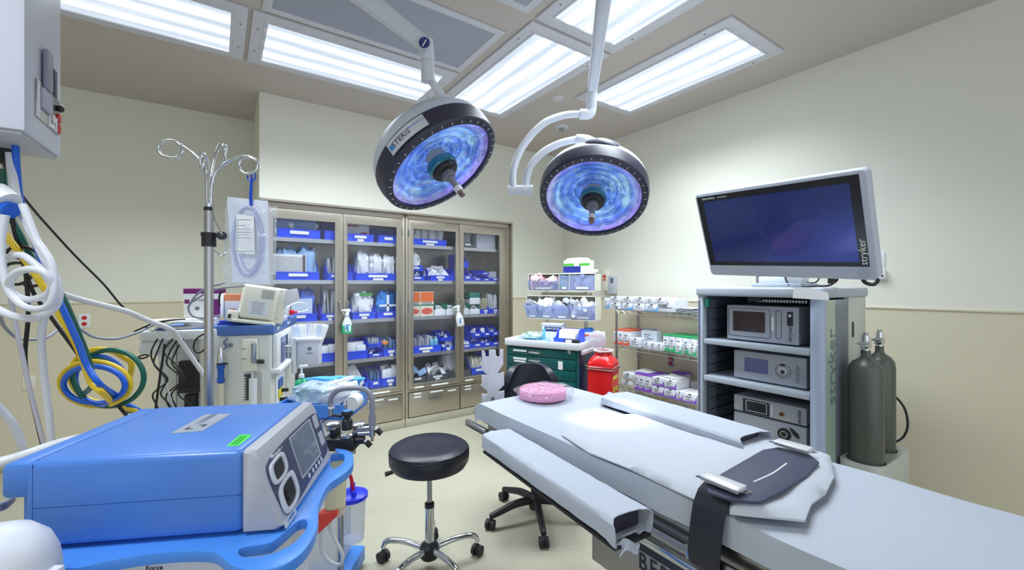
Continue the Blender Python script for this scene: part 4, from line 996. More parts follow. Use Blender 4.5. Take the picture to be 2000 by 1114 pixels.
# backrest faces the camera side
bd = CV(-.12, .99, 0)          # away from the camera
rx = bd.cross(Vector((0, 0, 1)))
b = MB(); b.box(-.21, .21, -.21, .21, .42, .49, b=.03, seg=3); o = b.build('seat', VINYL, r); o.rotation_euler = (0, 0, -YAW)
MB().box(-.09, .09, -.12, .12, .375, .42, b=.01).build('seat_plate', BLACK, r)
bc = bd * .22
def back(u, v):
    a = (u - .5) * 2; w_ = .205 * (1 - .5 * max(0, v - .45) ** 1.6 * 1.5)
    top = .50 + .45 * v - (.12 * a * a * a * a * v)
    p = bc + rx * (-a * w_) - bd * (.07 * a * a - .0) + bd * (.03 * v); return (p.x, p.y, top)
b = MB(); b.grid(back, 24, 20, thick=-.045)
b.build('backrest', VINYL, r, sharp=60)
b = MB(); e = bd * .14; b.tube([(e.x * .3, e.y * .3, .40), (e.x * 1.4, e.y * 1.4, .39), (bc.x * 1.35, bc.y * 1.35, .50), (bc.x * 1.3, bc.y * 1.3, .68)], .022, 12, 6); b.build('back_support', BLACK, r)

# white notched board standing between table head and cabinet
q = PD(962, 557, 2.45); q.z = 0
r = root('notched_board', q, -YAW + R(4), 'white notched plastic board standing upright off the table head, beside the black chair', 'board')
ol = [(941, 684), (947, 687), (949, 697), (955, 697), (955, 684), (968, 684), (969, 695), (973, 698), (975.5, 696), (976, 683), (983, 683), (983, 712), (975, 724), (971, 729), (975, 731), (984, 727), (985, 752), (978, 759), (973, 762), (974, 766), (985, 764), (985, 775), (985, 806),
      (941, 806), (941, 769), (949, 771), (953, 768), (952, 764), (941, 755), (941, 733), (949, 734), (951, 731), (941, 723)]
D_ = 2.45
pr = [((x - 962) * D_ / FPX, EYE - (y - CY) * D_ / FPX) for x, y in ol]
pr = [(x, max(z, .02)) for x, z in pr]
b = MB(); b.T = Matrix.Rotation(math.pi / 2, 4, 'X'); b.prism(pr, -.006, .006, b=.002); b.build('panel', mat('board_white', (214, 216, 228), .45), r)
bh = RM[r.name].inverted() @ Vector((1.30, 1.91, .79)); b = MB(); b.tube([bh, (0, 0, .79)], .009, 10, 1).cyl((0, 0, .77), (0, 0, .86), .012, n=12); b.build('mount_rod', SATIN, r)

# ================================================================== GREEN DRAWER CART
FL, FR = PZ(990, 668, 1.0), PZ(1130, 679, 1.0)
U = (FR - FL); U.z = 0; CWID = U.length; U.normalize(); CANG = math.atan2(U.y, U.x); CDEP = .62
gc = root('supply_cart', (FL.x, FL.y, 0), CANG, 'dark green drawer cart with a white tray top, below the tilt bins', 'cart')
CM = RM[gc.name]
def clp(x, y, z=0): return CM @ Vector((x, y, z))
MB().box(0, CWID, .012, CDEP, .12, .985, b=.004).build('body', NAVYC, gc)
b = MB(); b.box(0, .02, 0, .02, .12, .985).box(CWID - .02, CWID, 0, .02, .12, .985).box(0.02, CWID - .02, .002, .02, .964, .985); b.build('front_frame', GREENC, gc)
zs = [.964, .895, .804, .718, .60, .45, .14]
for i in range(6):
    d = MB().box(.022, CWID - .022, -.008, .014, zs[i + 1] + .003, zs[i] - .003, b=.003).build('drawer', GREENC, gc)
    zc = zs[i] - .025
    MB().tube([(CWID * .42 - .05, -.008, zc - .014), (CWID * .42 - .05, -.026, zc - .012), (CWID * .42 + .05, -.026, zc - .012), (CWID * .42 + .05, -.008, zc - .014)], .004, 8, 2).build('pull', SATIN, d)
    MB().box(CWID * .42 - .055, CWID * .42 + .055, -.012, -.008, zc - .012, zc, b=.001).build('pull_plate', SATIN, d)
    if i < 2: MB().box(.07, .20, -.010, -.008, zc - .012, zc + .004).build('label_strip', LABEL, d)
    if i == 1: MB().box(.08, .19, -.010, -.008, zc - .034, zc - .020).box(CWID * .74, CWID * .80, -.010, -.008, zc - .062, zc + .006).build('label_strip', LABEL, d)
    if i == 3: MB().box(CWID * .76, CWID * .84, -.010, -.008, zc - .012, zc + .004).build('label_strip', LABEL, d)
MB().box(CWID * .37, CWID * .49, -.004, .004, .968, .984, b=.001).build('maker_plate', mat('plate_red', (170, 50, 70), .4), gc)
MB().cyl((CWID - .075, -.012, .958), (CWID - .075, .0, .958), .016, n=20).build('lock', SATIN, gc)
b = MB(); b.prism(rounded(-.02, CWID + .02, -.025, CDEP + .01, .03), .975, 1.032, [rounded(.0, CWID, -.004, CDEP - .01, .02)], b=.006); b.box(-.005, CWID + .005, -.008, CDEP - .005, .985, .995)
b.build('tray_top', mat('tray_white', (216, 220, 226), .4), gc)
for x in (.05, CWID - .05):
    for y in (.06, CDEP - .06):
        b = MB(); caster(b, x, y, .05, .4); b.build('caster', BLACKR, gc)
b = MB(); b.box(CWID + .005, CWID + .035, .02, .55, .935, .972, b=.008); b.build('side_bar', mat('bar_grey', (196, 200, 208), .4), gc)
# organiser post and two tilt-bin units
pz = root('bin_stand', clp(CWID * .5, .56, 1.0), CANG, 'cream upright frame holding two rows of clear tilt bins', 'stand')
for x in (-.2, .2): MB().box(x - .02, x + .02, -.035, -.012, -.003, .60, b=.004).build('post', CREAM, pz)
MB().box(-.26, .26, -.03, -.02, .36, .43).build('cross_plate', CREAM, pz)
def unit(y0, z0, z1, splits, label, opens, x0, x1, contents, dep=.15):
    r = root('tilt_bin_unit', clp(x0, y0, z0), CANG, label, 'tilt bin unit', 'tilt bin units on the green cart')
    w_ = x1 - x0; h = z1 - z0
    b = MB(); b.box(0, w_, 0, dep, 0, .008).box(0, w_, 0, dep, h - .008, h).box(0, .006, 0, dep, 0, h).box(w_ - .006, w_, 0, dep, 0, h).box(0, w_, dep - .006, dep, 0, h)
    xs = [w_ * s for s in splits]
    for x in xs[1:-1]: b.box(x - .003, x + .003, 0, dep, 0, h)
    b.build('housing', CREAM, r)
    for i in range(len(xs) - 1):
        a, c = xs[i] + .006, xs[i + 1] - .006; op = opens[i]
        # tilted clear bin: pivots at the bottom front edge
        b = MB(); b.T = Matrix.Translation((0, .004, .010)) @ Matrix.Rotation(R(-op), 4, 'X')
        hh = h - .022; dd = dep * .72; t = .0025
        fh = hh * (.95 if op > -10 else .66)
        b.box(a, c, 0, t, 0, fh).box(a, c, 0, dd, 0, t)
        for x in (a, c - t):
            b.add([(x, 0, 0), (x, dd, 0), (x, dd * .8, hh * .7), (x, 0, fh), (x + t, 0, 0), (x + t, dd, 0), (x + t, dd * .8, hh * .7), (x + t, 0, fh)],
                  [(3, 2, 1, 0), (4, 5, 6, 7), (0, 1, 5, 4), (1, 2, 6, 5), (2, 3, 7, 6), (3, 0, 4, 7)])
        b.box((a + c) / 2 - .03, (a + c) / 2 + .03, -.006, 0, fh - .014, fh)
        b.build('tilt_bin', CLEAR, r)
        b = MB(); b.T = Matrix.Translation((0, .004, .010)) @ Matrix.Rotation(R(-op), 4, 'X'); b.box(a + (c - a) * .25, c - (c - a) * .25, -.0035, -.001, .012, .030); b.build('label_card', LABEL, r)
        # contents
        n, m, sx, lb = contents[i]
        T = CM @ Matrix.Translation((x0, y0, z0)) @ Matrix.Translation((0, .004, .010)) @ Matrix.Rotation(R(-op), 4, 'X')
        rr = random.Random(i * 7 + int(h * 1000))
        for k in range(n):
            p = T @ Vector((rr.uniform(a + sx, c - sx), rr.uniform(.015, dd * .7), .02 + (k / n) * hh * (.8 if op > -10 else .72)))
            o = MB().ball((0, 0, 0), (sx, sx * .22, sx * (1.7 if i % 2 else .9)), 10, pw=.55, jit=.2, seed=k).build('supply_packet', m, loc=p)
            o.rotation_euler = (rr.uniform(-.7, .7), rr.uniform(-1.3, 1.3), CANG + rr.uniform(-.5, .5)); tag(o, lb, 'packet', lb[:60])
PKP = mat('packet_pink', (236, 200, 206), .5); PKT = mat('packet_teal', (120, 180, 160), .5); PKG = mat('packet_grey', (196, 202, 214), .45)
unit(.34, 1.442, 1.605, [0, .48, .63, 1], 'upper tilt bin unit with pink, teal and grey packets', [-24, -4, -4], .03, CWID + .02,
     [(34, PKP, .028, 'pink striped packet in the open upper tilt bin'), (9, PKT, .022, 'teal packet in the narrow middle tilt bin'), (24, PKG, .03, 'grey packet in the closed upper tilt bin')])
unit(.32, 1.185, 1.405, [0, .2, .42, .66, 1], 'lower tilt bin unit, all its clear bins swung open', [-30, -26, -24, -22], .02, CWID + .03,
     [(14, PKG, .024, 'striped packet in the leftmost lower tilt bin'), (16, POUCH, .026, 'white packet in the second lower tilt bin'), (20, PKG, .026, 'white packet in the third lower tilt bin'), (36, POUCH, .022, 'round white packet in the rightmost lower tilt bin')])
r = root('glove_box', clp(CWID - .30, .39, 1.607), CANG, 'green, white and navy box lying on the upper tilt bin unit', 'box')
MB().box(0, .25, 0, .11, 0, .115, b=.002).build('case', PAPER, r)
MB().box(-.001, .165, -.0015, 0, .004, .062).build('navy_panel', mat('navy_print', (28, 44, 140), .5), r)
MB().box(-.001, .10, -.0016, 0, .066, .088).box(.15, .25, -.0016, 0, .066, .088).build('green_panel', mat('green_print', (80, 180, 60), .5), r)
MB().tube([(.02, .02, .115), (.06, .03, .124), (.16, .05, .127), (.23, .04, .12)], .014, 8, 4).build('tissue', PAPER, r)
tag(MB().box(0, .05, 0, .05, 0, .03, b=.004).build('tape_box', WHITE, loc=clp(CWID - .03, .37, 1.607), rz=CANG), 'tiny white box beside the navy and green box', 'box')
# things on the tray
r = root('wipes_tub', clp(.22, .24, .996), CANG, 'white and navy wipes tub standing on the green cart', 'wipes tub')
MB().box(0, .19, 0, .12, 0, .145, b=.012).build('tub', mat('tub_white', (222, 226, 232), .4), r)
MB().box(.03, .189, -.001, .01, .09, .132).build('navy_label', mat('navy2', (30, 52, 100), .5), r); MB().box(.01, .04, -.0012, .01, .005, .11).build('blue_swoosh', mat('swoosh_blue', (120, 190, 225), .5), r)
MB().box(-.004, .194, -.004, .124, .142, .16, b=.006).build('lid', mat('lid_white', (216, 220, 230), .35), r)
text_obj('SANI-CLOTH', .022, r, frame((.11, -.0018, .116), (1, 0, 0), (0, 0, 1)), LABEL)
r = root('desk_bin', clp(.42, .12, .996), CANG, 'blue bin of filed envelopes on the green cart', 'storage bin')
o = bin_mb(.2, .2, .12).build('shell', BINB, r); o.location = (.08, 0, 0)
for k in range(6): 
    o = MB().box(-.075, .075, 0, .004, 0, .11).build('envelope', mat('env_cream', (226, 222, 200), .6), loc=clp(.50, .15 + k * .022, 1.008), rz=CANG); o.rotation_euler = (R(-14), 0, CANG); tag(o, 'cream envelope filed in the blue bin on the green cart', 'envelope', 'envelopes in the blue cart bin')
r = root('mask_box', clp(.52, .34, .996), CANG, 'white box with an orange band, blue gloves spilling from its top', 'box')
MB().box(0, .22, 0, .12, 0, .09, b=.003).build('case', PAPER, r); MB().box(0, .22, -.001, .001, .055, .07).build('orange_band', ORBX, r)
MB().ball((.09, .05, .095), (.06, .035, .03), 14, jit=.5, seed=8).build('gloves', mat('glove_blue', (50, 120, 225), .4), r)
r = root('pen_holder', clp(.53, .03, .996), CANG, 'small black holder with a white roll at the front of the green cart', 'holder')
MB().box(0, .12, 0, .06, 0, .055, b=.004).build('case', BLACK, r); MB().cyl((.02, -.004, .04), (.07, -.004, .04), .014, n=14).build('white_roll', WHITE, r)
r = root('flat_tray', clp(.04, .06, .996), CANG, 'blue pad under a clear green bag at the left of the green cart', 'pad')
MB().box(0, .26, 0, .3, 0, .012, b=.004).build('pad', mat('pad_blue', (110, 160, 210), .6), r); MB().ball((.09, .18, .045), (.1, .09, .035), 16, jit=.4, seed=3).build('green_bag', film('bag_green', (190, 225, 205), clear=.4, rough=.2, bump=.6, scale=30), r)
tag(MB().lathe([(.035, 0), (.035, .09), (.03, .10), (0, .10)]).build('clear_cup', CLEAR, loc=clp(CWID - .06, .42, .996)), 'clear cup standing at the right rear of the green cart', 'cup')

# sharps container hung on the cart side
r = root('sharps_container', clp(CWID + .07, .0, .52), CANG, 'red sharps container with open white lid, hung beside the green cart', 'sharps container')
MB().box(0, .2, 0, .2, 0, .375, b=.018, seg=3).build('body', RED, r)
MB().prism(rounded(-.003, .203, -.003, .203, .022), .30, .312).prism(rounded(-.003, .203, -.003, .203, .022), .325, .333).build('collar', RED, r)
b = MB(); rings = []
for i, (s_, z) in enumerate(((1, .36), (.97, .385), (.80, .408), (.68, .42), (.66, .455))):
    rings.append([Vector((.1 + .1 * s_ * math.copysign(abs(math.cos(2 * math.pi * k / 32)) ** (.35 + .16 * i), math.cos(2 * math.pi * k / 32)), .1 + .1 * s_ * math.copysign(abs(math.sin(2 * math.pi * k / 32)) ** (.35 + .16 * i), math.sin(2 * math.pi * k / 32)), z)) for k in range(32)])
vs_ = [v for g in rings for v in g]; fs = [(i * 32 + k, i * 32 + (k + 1) % 32, (i + 1) * 32 + (k + 1) % 32, (i + 1) * 32 + k) for i in range(4) for k in range(32)]
b.add(vs_, fs); b.build('shoulder', RED, r)
MB().lathe([(.062, .452), (.076, .452), (.076, .463), (.062, .463), (.062, .452)], (.1, .1, 0), 32, cap=False).box(.085, .115, .02, .03, .448, .466, b=.002).box(.165, .185, .09, .11, .45, .466, b=.002).build('lid_ring', WHITE, r)
b = MB(); b.T = Matrix.Translation((.055, .165, .46)) @ Matrix.Rotation(R(-20), 4, 'Y') @ Matrix.Rotation(R(98), 4, 'X') 
b.lathe([(.0, .004), (.07, .004), (.076, 0), (.076, -.008), (.07, -.004), (0, -.004)], (0, .075, 0), 32); b.build('lid', film('lid_film', (232, 226, 236), clear=.5, rough=.25), r)
b = MB(); b.tube([(-.012, -.006, .318), (.21, -.006, .318), (.21, .21, .318), (-.012, .21, .318)], .004, 8, 1, closed=True).tube([(.21, .21, .336), (.21, -.006, .336), (.02, -.008, .336), (-.012, -.02, .345)], .003, 8, 1); b.build('wire_hoop', CHROME, r)
MB().box(-.07, .0, .08, .12, .30, .34, b=.003).build('bracket', SATIN, r)
b = MB(); b.box(.2, .2015, .035, .155, .145, .265, b=0); lb = b.build('warning_label', mat('label_yellow', (228, 214, 40), .5), r)
MB().box(.2013, .202, .040, .150, .178, .240).build('red_panel', mat('label_redp', (224, 60, 50), .5), lb)
b = MB(); b.box(.2013, .202, .050, .120, .152, .157).box(.2013, .202, .050, .140, .163, .167); b.build('print', INK, lb)

# ================================================================== WIRE SHELVING
SX0, SX1, SY0, SY1 = 3.40, 3.765, 1.86, 3.06
ws = root('wire_shelving', ((SX0 + SX1) / 2, (SY0 + SY1) / 2, 0), 0, 'chrome wire shelving unit with three shelves of cartons along the right wall', 'shelving')
for x in (SX0 + .012, SX1 - .012):
    for y in (SY0 + .012, SY1 - .012): MB().cyl((x, y, .0), (x, y, 1.285), .0125, n=14).build('post', SATIN, ws, world=True)
SHZ = [1.25, .885, .465]
for z in SHZ:
    b = MB()
    for zz_ in (z - .006, z - .04):
        b.tube([(SX0, SY0, zz_), (SX1, SY0, zz_), (SX1, SY1, zz_), (SX0, SY1, zz_)], .0035, 6, 1, closed=True)
    for x in (SX0, SX1):
        n = 15
        for i in range(n):
            y = SY0 + (SY1 - SY0) * (i + .3) / n; b.tube([(x, y, z - .04), (x, y + .04, z - .006)], .003, 6, 1)
    for i in range(48):
        y = SY0 + (SY1 - SY0) * (i + .5) / 48; b.tube([(SX0, y, z - .004), (SX1, y, z - .004)], .002, 5, 1)
    for x in (SX0 + .09, SX0 + .18, SX0 + .27): b.tube([(x, SY0, z - .008), (x, SY1, z - .008)], .003, 5, 1)
    b.build('wire_shelf', CHROME, ws, world=True)
COLS = {'b': (86, 165, 225), 'o': (236, 104, 70), 'g': (46, 176, 110), 'p': (140, 84, 205), 'w': None, 't': (206, 190, 150)}
def sbox(px0, px1, z, h, col, label, group, xf=0., dep=.2, tall=False, notch=True, pale=(226, 228, 236)):
    X = SX0 + .01 + xf; y1, y0 = PX(px0, 557, X).y, PX(px1, 557, X).y; w_ = abs(y1 - y0) * .975
    r = root('suture_carton' if col in 'opgb' else 'white_carton', (X, (y0 + y1) / 2, z + .001), 0, label, 'carton', group)
    MB().box(0, dep, -w_ / 2, w_ / 2, 0, h, b=.002).build('case', mat('carton_%d%d%d' % pale, pale, .55), r)
    c = COLS.get(col)
    if c:
        m = mat('carton_ink_' + col, c, .5); b = MB(); T = Matrix.Rotation(R(-90), 4, 'Z')
        # coloured swoosh: band along the bottom that rises on one side
        q = [(-w_ / 2, .002), (w_ / 2, .002), (w_ / 2, h * (.5 if tall else .8)), (w_ / 2 - .3 * w_ * .5, h * .25), (-w_ * .15, h * .15), (-w_ / 2, h * .15)]
        b.T = frame((-.0008, 0, 0), (0, -1, 0), (0, 0, 1)); b.prism(q, -.0004, .0008); b.build('colour_swoosh', m, r)
        if tall: MB().box(-.0006, dep + .0006, -w_ / 2 - .0006, w_ / 2 + .0006, h - .012, h + .0008).build('colour_top', m, r)
    if notch: MB().box(-.0014, .002, -w_ * .10, w_ * .10, h - .012, h - .002).build('thumb_notch', BLACK, r)
    b = MB(); b.box(-.0018, 0, -w_ * .1, w_ * .32, h * .62, h * .70).box(-.0018, 0, 0, w_ * .3, h * .46, h * .50).box(-.0018, 0, -w_ * .3, w_ * .3, h * .28, h * .34); b.build('print', INKG, r)
zt, zm, zl = SHZ
G1 = 'white and blue cartons on the top wire shelf'
for (a, c, col, nm) in ((1191, 1212, 'w', 'first'), (1215, 1236, 'b', 'second'), (1237, 1259, 'w', 'third'), (1260, 1285, 'b', 'fourth')):
    sbox(a, c, zt, .066, col, '%s carton from the left in the lower row, top wire shelf' % nm, G1)
for (a, c, col, nm) in ((1191, 1213, 'w', 'first'), (1215, 1237, 'w', 'second'), (1239, 1261, 'w', 'third'), (1262, 1278, 'w', 'fourth'), (1279, 1300, 'w', 'fifth')):
    sbox(a, c, zt + .068, .062, col, '%s carton from the left in the upper row, top wire shelf' % nm, G1, notch=(nm != 'fourth'))
sbox(1286, 1320, zt, .12, 'w', 'tall plain white carton at the right of the stacked cartons, top wire shelf', G1, xf=.03, notch=False)
sbox(1180, 1190, zt, .11, 'b', 'narrow blue-marked carton at the left end of the top wire shelf', G1, notch=False)
q = PX(1336, 557, SX0 + .06)
b = MB(); 
for k in range(4): b.grid(lambda u, v, k=k: (u * .24, -.17 + v * .34, .008 + k * .011 + .008 * noise.noise(Vector((u * 4, v * 5, k)))), 8, 12, thick=.004)
tag(b.build('paper_packs', SHEET2, loc=(SX0 + .04, q.y, zt)), 'flat loose white packs at the right of the top wire shelf', 'packs')
G2 = 'orange cartons on the middle wire shelf'
for (a, c, nm) in ((1199, 1207.5, 'left'), (1208, 1217.5, 'middle'), (1218, 1229, 'right')): sbox(a, c, zm, .155, 'o', '%s one of three tall orange-topped cartons, middle wire shelf' % nm, G2, tall=True, dep=.26, notch=False)
sbox(1230, 1251, zm, .085, 'w', 'squat white carton right of the orange cartons, middle wire shelf', None)
sbox(1246, 1273, zm, .165, 'w', 'lavender carton standing at the back, middle wire shelf', None, xf=.2, dep=.1, notch=False, pale=(176, 176, 200))
sbox(1252, 1283, zm + .05, .11, 'w', 'upright white carton with grey picture, middle wire shelf', None, xf=.1, dep=.08, notch=False, pale=(214, 226, 236))
for (a, c, nm) in ((1257, 1269, 'left'), (1270, 1281, 'middle'), (1282, 1293.5, 'right')): sbox(a, c, zm, .062, 'w', '%s one of three low white cartons, middle wire shelf' % nm, 'low white cartons on the middle wire shelf')
G3 = 'green cartons on the middle wire shelf'
for (a, c, nm) in ((1295, 1306.5, 'leftmost'), (1307, 1319, 'second'), (1320, 1332.5, 'third'), (1333.5, 1347, 'fourth'), (1347.5, 1361, 'rightmost')): sbox(a, c, zm, .15, 'g', '%s tall green-topped carton, middle wire shelf' % nm, G3, tall=True, dep=.26, xf=.04, notch=False)
sbox(1319, 1332, zm, .095, 'g', 'short green carton standing before the tall green ones', G3, xf=-.012, dep=.048, notch=False)
sbox(1345, 1360, zm, .10, 'g', 'short white and green carton by the equipment tower, middle shelf', G3, xf=-.012, dep=.048)
sbox(1216, 1237, zl + .075, .07, 't', 'upper tan and white carton behind the red sharps container', None); sbox(1214, 1236, zl, .072, 't', 'lower tan and white carton behind the red sharps container', None)
G4 = 'purple cartons on the bottom wire shelf'
for (a, c, nm) in ((1240, 1248, 'left'), (1248.5, 1259.5, 'middle'), (1260, 1272.5, 'right')): sbox(a, c, zl, .165, 'p', '%s one of three tall purple-topped cartons, bottom wire shelf' % nm, G4, tall=True, dep=.26, notch=False)
for (a, c, nm) in ((1273.5, 1297, 'left'), (1297.5, 1321, 'right')):
    sbox(a, c, zl, .082, 'p', 'lower purple carton of the %s stack, bottom wire shelf' % nm, G4); sbox(a, c, zl + .084, .08, 'p', 'upper purple carton of the %s stack, bottom wire shelf' % nm, G4)
sbox(1321.5, 1333, zl, .08, 'p', 'narrow purple carton right of the stacks, bottom wire shelf', G4); sbox(1334, 1361, zl, .08, 'p', 'wide purple carton nearest the equipment tower, bottom wire shelf', G4)
sbox(1330, 1352, zl, .13, 'p', 'dark purple carton standing at the back, bottom wire shelf', G4, xf=.22, dep=.1, pale=(186, 186, 200)); sbox(1312, 1338, zl, .19, 'p', 'grey carton with purple top at the back, bottom wire shelf', G4, xf=.24, dep=.1, tall=True, notch=False, pale=(186, 192, 200))
for (px, z, lb) in ((1254, zl + .168, 'leaflet lying on the tall purple cartons'), (1310, zl + .167, 'leaflet lying on the stacked purple cartons')):
    q = PX(px, 557, SX0 + .06); o = MB().grid(lambda u, v: (u * .13, v * .16, .006 + .012 * u * v), 6, 6, thick=.002).build('leaflet', PAPER, loc=(q.x, q.y - .08, z)); tag(o, lb, 'leaflet')

# ================================================================== EQUIPMENT TOWER
EX, EXB, EY0, EY1 = 2.60, 3.21, .922, 1.629
et = root('equipment_tower', ((EX + EXB) / 2, (EY0 + EY1) / 2, 0), 0, 'tall pale grey endoscopy equipment tower on the right', 'equipment tower')
MB().box(EX - .012, EXB + .02, EY0 - .012, EY1 + .01, 1.43, 1.487, b=.014, seg=3).build('top_slab', TOWER, et, world=True)
b = MB(); b.box(EX, EX + .05, EY1 - .035, EY1, .16, 1.43, b=.004); b.build('left_post', TOWER, et, world=True)
b = MB(); b.box(EX - .002, EX + .004, EY1 - .016, EY1 - .006, .2, 1.40); pst = b.build('perforated_strip', mat('perf_strip', (90, 92, 130), .4, var=.5, scale=90), et, world=True)
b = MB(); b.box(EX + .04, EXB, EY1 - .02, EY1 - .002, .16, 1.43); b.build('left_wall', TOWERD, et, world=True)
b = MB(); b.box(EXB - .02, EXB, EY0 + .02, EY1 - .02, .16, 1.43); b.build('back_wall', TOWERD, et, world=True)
b = MB(); b.tube([(EX + .028, EY0 + .03, .16), (EX + .028, EY0 + .03, 1.43)], .032, 24, 1); b.box(EX + .0, EX + .05, EY0 + .03, EY0 + .06, .16, 1.43, b=.003); b.build('right_post', mat('post_blueish', (176, 190, 216), .35), et, world=True)
b = MB(); b.box(2.64, 2.765, EY0, EY0 + .006, .2, 1.42); gp = b.build('green_side_panel', mat('side_green', (172, 192, 176), .25, coat=.4), et, world=True)
b = MB()
for k in range(150): b.box(2.768, 2.94, EY0 - .002, EY0 + .004, .2 + k * .008, .2045 + k * .008)
b.box(2.768, 2.94, EY0 + .004, EY0 + .007, .2, 1.42); b.build('ribbed_panel', mat('rib_grey', (150, 158, 170), .4), et, world=True)
MB().box(2.94, EXB, EY0 - .004, EY0 + .02, .16, 1.43, b=.003).build('side_panel', mat('side_cream', (200, 204, 196), .4), et, world=True)
for z0, z1_ in ((1.17, 1.32), (.66, .9)):
    b = MB(); b.T = frame((3.0, EY0 - .0045, 0), (1, 0, 0), (0, 0, 1)); b.prism(rounded(-.014, .014, z0 * 1 + .03, z1_ - .03, .013), 0, .002); b.build('hand_slot', BLACK, et, world=True)
text_obj('stryker', .135, et, RM[et.name].inverted() @ frame((2.715, EY0 - .0012, 1.06), (0, 0, 1), (-1, 0, 0)), mat('logo_grey', (120, 134, 136), .4), sx=1.05)
for z, h in ((1.152, .032), (.917, .034)):
    b = MB(); b.box(EX + .0, EXB - .04, EY0 + .062, EY1 - .04, z - h, z, b=.005); b.build('shelf', TOWER, et, world=True)
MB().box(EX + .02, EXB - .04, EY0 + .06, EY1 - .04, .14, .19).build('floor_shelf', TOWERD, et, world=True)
for k in range(14):
    z = .35 + k * .075; b = MB(); b.box(2.78, 2.79, EY1 - .034, EY1 - .019, z, z + .006).box(2.70, 3.0, EY1 - .028, EY1 - .019, z + .02, z + .024); b.build('shelf_rung', BLACK, et, world=True)
MB().box(2.7, 2.78, EY1 - .026, EY1 - .018, .3, 1.4).build('rung_strip', mat('rung_grey', (120, 128, 142), .5), et, world=True)
MB().box(EX + .0, EX + .02, EY1 - .075, EY1 - .05, 1.36, 1.41).build('power_switch', mat('switch_green', (20, 110, 90), .4), et, world=True)
q = PX(1475, 590, EX + .03)
MB().box(EX + .012, EX + .05, q.y - .035, q.y + .035, 1.405, 1.43, b=.004).build('latch', BLACK, et, world=True)
b = MB()
for k in range(17): b.box(2.70, 2.704, 1.30 - k * .016 - .009, 1.30 - k * .016, 1.398, 1.412)
b.build('light_vent', mat('vent_white', (226, 232, 230), .4), et, world=True)
MB().box(EX + .02, EXB, EY0 + .02, EY1 - .02, .1, .16, b=.01).build('base', TOWER, et, world=True)
for x in (EX + .07, EXB - .07):
    for y in (EY0 + .07, EY1 - .07):
        b = MB(); caster(b, x, y, .045, .3); b.build('caster', BLACKR, et, world=True)
MB().box(2.80, 3.28, .745, EY0 - .006, .20, .33, b=.01).build('cylinder_shelf', mat('side_cream', ()), et, world=True)
b = MB(); b.T = Matrix(); b.prism(rounded(2.76, 3.265, .725, EY0 - .006, .05), .33, .565, [[(2.86 + .084 * math.cos(2 * math.pi * k / 24), .818 + .084 * math.sin(2 * math.pi * k / 24)) for k in range(24)], [(3.13 + .082 * math.cos(2 * math.pi * k / 24), .832 + .078 * math.sin(2 * math.pi * k / 24)) for k in range(24)]], b=.004); b.build('cylinder_holder', mat('side_cream', ()), et, world=True)
MB().cyl((3.0, 1.44, 1.48), (3.0, 1.44, 1.60), .012, n=12).build('rear_rod', SATIN, et, world=True)
# four units in the tower
def unit_box(xf, y0, y1, z0, z1_, label, dep=.38):
    r = root('video_unit', (xf, (y0 + y1) / 2, z0), 0, label, 'video unit', 'silver units in the equipment tower')
    w_ = (y1 - y0); h = z1_ - z0
    MB().box(.006, dep, -w_ / 2, w_ / 2, .008, h, b=.008).build('case', mat('unit_case', (140, 146, 160), .45), r)
    MB().box(0, .01, -w_ / 2, w_ / 2, .008, h, b=.005).build('front_panel', UNITG, r)
    for x in (.05, dep - .05):
        for y in (-w_ / 2 + .04, w_ / 2 - .04): MB().cyl((x, y, 0), (x, y, .01), .012, n=12).build('foot', BLACKR, r)
    return r, w_, h
def fr(x, y, z): return frame((x, y, z), (0, -1, 0), (0, 0, 1))         # a frame on a front facing -X: local x runs right as seen
def face(r, pts_fn, m, nm, d=.0012, x=-.0004):
    b = MB(); b.T = frame((x, 0, 0), (0, -1, 0), (0, 0, 1)); pts_fn(b, d); return b.build(nm, m, r)
def rect(a, c, z0, z1_, rad=.004): return lambda b, d: b.prism(rounded(a, c, z0, z1_, rad), 0, d)
def ringr(a, c, z0, z1_, t=.003, rad=.008): return lambda b, d: b.prism(rounded(a, c, z0, z1_, rad), 0, d, [rounded(a + t, c - t, z0 + t, z1_ - t, rad * .7)])
SCR_R = mat('screen_maroon', (50, 26, 36), .15, coat=.4); SCR_B = mat('screen_violet', (96, 102, 150), .2, coat=.3)
u1, w1, h1 = unit_box(2.67, 1.062, 1.472, 1.153, 1.374, 'silver unit with a maroon screen, top of the equipment tower')
face(u1, ringr(-.195, .055, .03, .205, .0025, .012), INK, 'bezel_line'); face(u1, rect(-.165, .025, .062, .185), SCR_R, 'screen', .002)
face(u1, ringr(.085, .115, .035, .2, .0022, .008), INK, 'slot_outline'); face(u1, rect(.145, .175, .115, .195, .002), INK, 'port_panel', .002)
face(u1, rect(.153, .166, .165, .18, .003), LABEL, 'port_light', .003); face(u1, rect(.062, .074, .08, .16, .002), LABEL, 'label_strip', .002)
text_obj('stryker', .030, u1, frame((-.0016, -.160, .07), (0, 0, 1), (0, 1, 0)), INK); text_obj('1288HD', .012, u1, frame((-.0026, -.068, .12), (0, 0, 1), (0, 1, 0)), INKG) if False else None
u2, w2, h2 = unit_box(2.665, 1.022, 1.425, .918, 1.095, 'silver unit with a violet screen and a round dial port, second in the tower')
face(u2, rect(-.135, .0, .055, .14), SCR_B, 'screen', .002)
def disc(cy, cz, r0, r1=0, x0=0, x1=.002):
    def f(b, d): b.lathe([(r0, x0), (r0, x1), (r1, x1)] if not r1 else [(r1, x0), (r0, x0), (r0, x1), (r1, x1), (r1, x0)], (cy, cz, 0), 32, cap=not r1)
    return f
